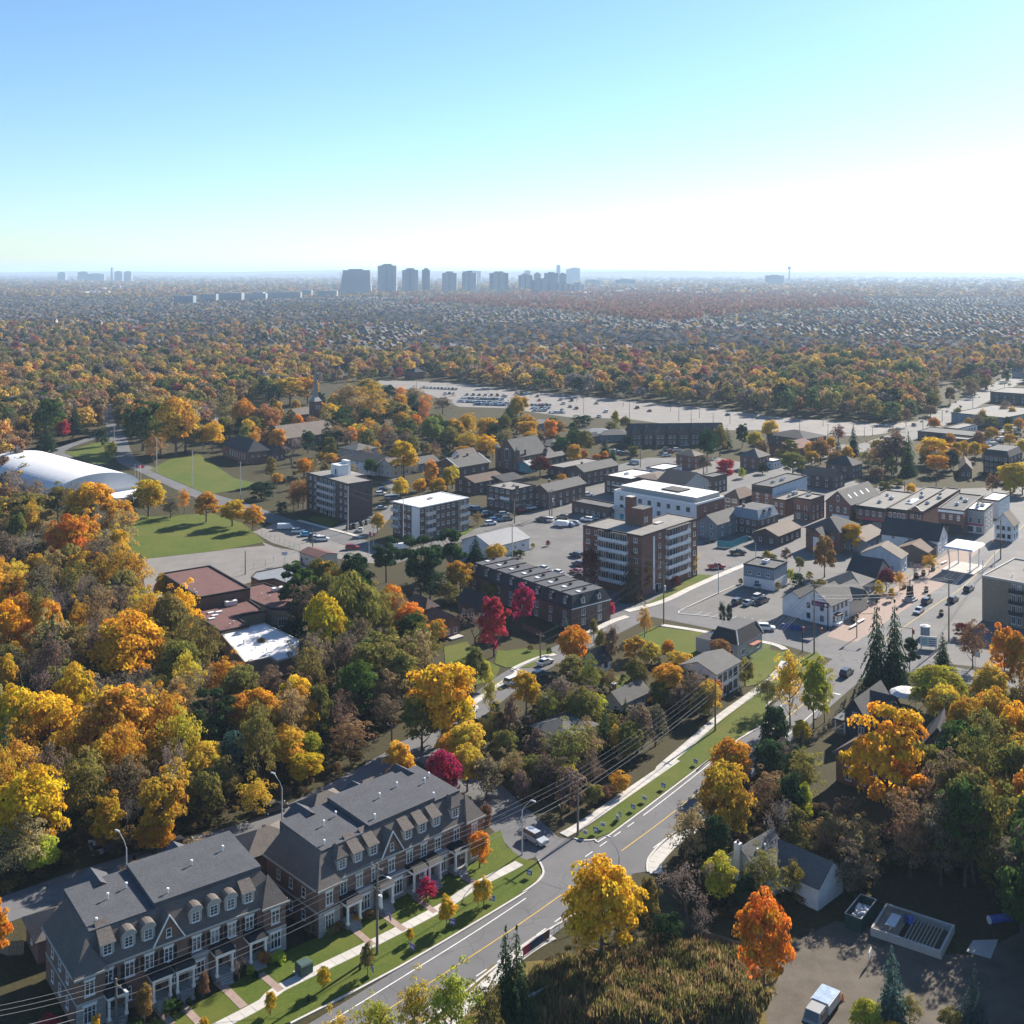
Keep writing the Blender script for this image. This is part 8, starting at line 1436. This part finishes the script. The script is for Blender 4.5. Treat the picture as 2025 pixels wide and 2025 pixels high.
# undergrowth and weeds: nobody could count them
def ug(zone, n, ws, hs, cols):
    out = []; xs_, ys_ = [p[0] for p in zone], [p[1] for p in zone]
    for _ in range(n):
        X, Y = fr.uniform(min(xs_), max(xs_)), fr.uniform(min(ys_), max(ys_))
        if not inside(X, Y, zone): continue
        p = g('P', X, Y); wd = fr.uniform(*ws)
        if any((p.x - q[0]) ** 2 + (p.y - q[1]) ** 2 < q[2] ** 2 for q in KEEP): continue
        out.append((p.x, p.y, wd * fr.uniform(*hs), wd, fr.choice(cols), 0))
    return out
UC = [(.09, .085, .03), (.12, .09, .045), (.16, .11, .05), (.06, .075, .025), (.2, .13, .04), (.10, .075, .055)]
und = []
for z_, n_ in ((Z_RAV, 2600), (Z_SCH, 420), (Z_MID, 520), (Z_SE, 900), (Z_COR, 380), (Z_CHU, 420), (Z_HILL, 160), (Z_SHP, 200), (Z_OUT, 200), (Z_GAP, 900), (Z_RD, 260), (Z_RS, 160)): und += ug(z_, n_, (1.2, 3.6), (.5, .95), UC)
stuff_trees('undergrowth', 'low autumn undergrowth covering the ground beneath the trees', und, kits[0])
SCRUB = [(1000, 2030), (1060, 1935), (1180, 1890), (1330, 1870), (1500, 1900), (1520, 1960), (1480, 2030)]
def tuft():
    m_ = 150; p = np.stack([nr.normal(size=m_) * .22, nr.normal(size=m_) * .22, nr.uniform(.2, .62, m_)], 1); lean = nr.normal(size=(m_, 3)) * np.array([1, 1, .1])
    v = quads(p, lean, .045, 6.0, np.array([0, 0, 1.0])); return cloud_mesh('weeds', [(v, np.stack([nr.uniform(.2, .8, m_), nr.uniform(.2, .8, m_)], 1))], M_leaf_far)
tk_ = []
for k in range(3): o = bpy.data.objects.new('weed_kit%d' % k, tuft()); tree_col.objects.link(o); tk_.append(o)
weeds = ug(SCRUB, 3200, (1.0, 2.4), (.7, 1.3), [(.2, .17, .06), (.26, .2, .09), (.15, .15, .045), (.3, .22, .1), (.12, .12, .035), (.22, .14, .07)]) + ug(Z_SE, 900, (.8, 1.6), (.7, 1.2), [(.12, .1, .05), (.16, .12, .06), (.09, .09, .03)]) + ug([(960, 2030), (1090, 1880), (1180, 1840), (1260, 1800), (1330, 1830), (1330, 1880), (1100, 1930)], 900, (.5, 1.3), (.5, .9), [(.1, .09, .03), (.14, .11, .05)])
stuff_trees('weeds', 'tall dry weeds and grasses in the scrub field', weeds, tk_)
# towers
def towerm(name, c, glassc, fl=3.0, bay=4.0):
    m, t, b = base_mat(name, .5, .4); v = wallvec(t); n = nd(t, 'ShaderNodeTexBrick'); n.offset = 0; n.inputs['Scale'].default_value = 1; n.inputs['Brick Width'].default_value = bay; n.inputs['Row Height'].default_value = fl; n.inputs['Mortar Size'].default_value = .55; n.inputs['Mortar Smooth'].default_value = .1
    n.inputs['Color1'].default_value = (*glassc, 1); n.inputs['Color2'].default_value = (*sc(glassc, 1.5), 1); n.inputs['Mortar'].default_value = (*c, 1); t.links.new(v, n.inputs['Vector']); t.links.new(n.outputs['Color'], b.inputs[0]); return m
TM = [towerm('tower_blue', (.24, .29, .34), (.06, .09, .13)), towerm('tower_pale', (.36, .38, .4), (.1, .13, .17)), towerm('tower_grey', (.3, .31, .32), (.1, .12, .14)), towerm('tower_dark', (.14, .18, .23), (.05, .08, .12))]
def tower(t, x0, x1, top, base, mi, label, style='bays', depth=22, cat='tower', name='apartment_tower', Yd=None):
    X0, Y1 = px(t, x0, base); X1, Y0 = px(t, x1, top); k = CAM_H / (Y1 - PHY) if Yd is None else Yd / FPX; y = FPX * k; wd = (X1 - X0) * k; h = CAM_H - (Y0 - PHY) * k; xc = ((X0 + X1) / 2 - PCX) * k
    e_ = thing(name, label, cat, xc, y + depth / 2, RAD(rng.uniform(-4, 4))); a_, d_ = wd / 2, depth / 2; hb = h - (4 if h > 30 else 0)
    if style == 'bays':
        MB().box(-a_ * .62, a_ * .62, -d_, d_, -1, hb).obj('core', TM[mi], e_)
        for s in (-1, 1): MB().box(min(s * a_ * .62, s * a_), max(s * a_ * .62, s * a_), -d_ * .8, d_ * .8, -1, hb - 3).obj('bay', TM[(mi + 1) % 4], e_)
        MB().box(-a_ * .1, a_ * .1, -d_ - 1.2, -d_, -1, hb - 4).obj('balcony_stack', TM[3], e_)
    elif style == 'step':
        n = 7
        for k_ in range(n): MB().box(-a_ * (1 - .035 * k_), a_ * (1 - .012 * k_), -d_, d_, hb * k_ / n - (1 if k_ == 0 else 0), hb * (k_ + 1) / n).obj('tier', TM[mi], e_)
        for k_ in range(1, int(hb / 6)): MB().box(-a_, a_, -d_ - 1.5, -d_, k_ * 6, k_ * 6 + 1.2).obj('balcony_band', TM[1], e_)
    else: MB().box(-a_, a_, -d_, d_, -1, h if h < 31 else hb).obj('core', TM[mi], e_)
    if h > 30: MB().box(-a_ * .45, a_ * .45, -d_ * .5, d_ * .5, hb, h).obj('penthouse', TM[3], e_)
for q in ((100, 300, 103, 270, 1, 'broad stepped pale tower at the left end of the skyline', 'step', 40), (343, 462, 70, 262, 0, 'tallest dark-crowned tower of the skyline', 'bays', 40), (498, 600, 97, 262, 0, 'blue paired tower beside the tallest one', 'bays', 36), (625, 677, 97, 260, 3, 'slim blue tower in the skyline', 'bays', 30), (755, 848, 118, 258, 1, 'pale tower with a dark central strip', 'bays', 36), (882, 972, 115, 258, 1, 'pale tower with dark right half', 'bays', 36), (1055, 1175, 118, 255, 2, 'twin grey slab tower in the middle of the skyline', 'bays', 36), (1240, 1330, 132, 250, 2, 'grey tower left of the right-hand cluster', 'bays', 30), (1320, 1448, 162, 263, 2, 'wide front tower of the right-hand cluster', 'bays', 36), (1405, 1495, 122, 252, 3, 'dark slab behind the right-hand tower cluster', 'flat', 30), (1500, 1545, 127, 252, 2, 'narrow slab behind the right-hand tower cluster', 'flat', 24), (1478, 1570, 185, 260, 2, 'lower tower right of the wide front tower', 'bays', 30), (1578, 1660, 190, 258, 1, 'lowest tower at the right end of the cluster', 'bays', 30), (1340, 1382, 125, 250, 2, 'grey slab with a mast behind the cluster', 'flat', 24)): tower('T', *q[:4], q[4], q[5], q[6], q[7])
for q in ((1483, 1508, 75, 'thin far tower standing above the ridge'), (1545, 1590, 100, 'far block on the ridge beside the thin tower'), (1572, 1632, 93, 'far crowned block on the ridge'), (1278, 1316, 110, 'far flat block on the ridge above the cluster'), (885, 1002, 112, 'long far slab behind the pale towers')): tower('T', q[0], q[1], q[2], 140, 2, q[3], 'flat', 40, Yd=8500)
for t_, q in (('13', (55, 187, 160, 235, 3, 'lone dark slab block on the right of the plain')), ('10', (1265, 1405, 312, 385, 0, 'glass office building among the trees')), ('10', (1450, 1570, 300, 365, 2, 'pale mid-rise hospital wing')), ('10', (1580, 1760, 290, 360, 2, 'grey mid-rise hospital block with chimney')), ('10', (1780, 1932, 295, 350, 1, 'white-topped mid-rise hospital wing')), ('11', (0, 75, 285, 350, 1, 'white mid-rise wing beside the hospital')), ('11', (85, 345, 285, 345, 2, 'long grey mid-rise slab beside the hospital')), ('11', (360, 425, 270, 325, 1, 'cream mid-rise block left of the skyline')), ('11', (470, 610, 275, 335, 2, 'brown mid-rise slab left of the stepped tower')), ('12', (580, 690, 195, 250, 2, 'pale low slab right of the tower cluster')), ('12', (800, 945, 190, 245, 3, 'dark low slab right of the tower cluster'))): tower(t_, *q[:4], q[4], q[5], 'flat', 30, 'building', 'mid_rise_block')
for q in ((420, 475, 140, 'low far block on the left horizon'), (565, 640, 135, 'pale far block on the left horizon'), (625, 760, 150, 'dark far slab on the left horizon'), (833, 885, 132, 'square far block beside the spire'), (902, 955, 132, 'square far block right of the spire'), (805, 817, 105, 'thin far spire on the left horizon')): tower('10', *q[:3], 165, 2, q[3], 'flat', 40, 'building', 'far_block', 9000)
wt = thing('water_tower', 'far mushroom-shaped water tower on the ridge', 'water tower', *(lambda k: ((1561 - PCX) * k, FPX * k))(4.2)); MB().tube([(0, 0, 0), (0, 0, 100), (0, 0, 108), (0, 0, 122), (0, 0, 127)], [6, 6, 16, 17, 8], 10).obj('tank', TM[3], wt)
# low commercial roofs on the plain
for i in range(46):
    X, Y = fr.uniform(1100, 1500) if i < 34 else fr.uniform(120, 420), fr.uniform(566, 583); k = CAM_H / (Y - PHY); x, y = (X - PCX) * k, FPX * k; wd = fr.uniform(40, 130)
    o = MB().box(-wd / 2, wd / 2, -25, 25, -.5, fr.uniform(7, 11)).obj('warehouse', fr.choice((M_mem, M_wst, M_conc)), None, (x, y, 0), RAD(fr.uniform(-20, 20))); tag(o, 'long pale warehouse roof on the far plain ' + ('right of the towers' if i < 34 else 'near the hospital'), 'warehouse', 'far warehouses %d' % (i < 34))
# ridge on the horizon
b = MB()
for dist, hh, seed in ((14500, 88, 1), (20000, 112, 2)):
    rg = random.Random(seed); n = 240; W_ = dist * .75; top = [hh * (.72 + .16 * math.sin(i * .05 + seed) + .1 * math.sin(i * .17 + 2 * seed) + .05 * rg.random()) * (.55 if (i / n < .35 and seed == 1) else 1) for i in range(n + 1)]
    for i in range(n):
        xa, xb = -W_ + 2 * W_ * i / n, -W_ + 2 * W_ * (i + 1) / n
        b.poly([(xa, dist - 900, -1), (xb, dist - 900, -1), (xb, dist, top[i + 1]), (xa, dist, top[i])]); b.poly([(xa, dist, top[i]), (xb, dist, top[i + 1]), (xb, dist + 1500, -1), (xa, dist + 1500, -1)])
struct('hills', b, plain('hill_woods', (.12, .09, .06), .95, .3, .004, .1, .02))
# the air
hz = MB().box(-31000, 31000, -700, 35000, -1.5, 150).obj('haze', []) if 0 else None
hb_ = MB().box(-31000, 31000, -700, 35000, -1.5, 150); m = bpy.data.materials.new('haze_air'); m.use_nodes = True; t = m.node_tree; t.nodes.remove(t.nodes['Principled BSDF']); pv = t.nodes.new('ShaderNodeVolumePrincipled'); pv.inputs['Color'].default_value = (.55, .75, 1, 1); pv.inputs['Density'].default_value = 7e-5; pv.inputs['Anisotropy'].default_value = .2
t.links.new(pv.outputs[0], t.nodes['Material Output'].inputs['Volume']); hz = hb_.obj('haze', m); hz['kind'] = 'stuff'
print('TREES', len(TREES), 'far pts', len(pts), 'houses', len(spots), 'objects', len(bpy.data.objects))
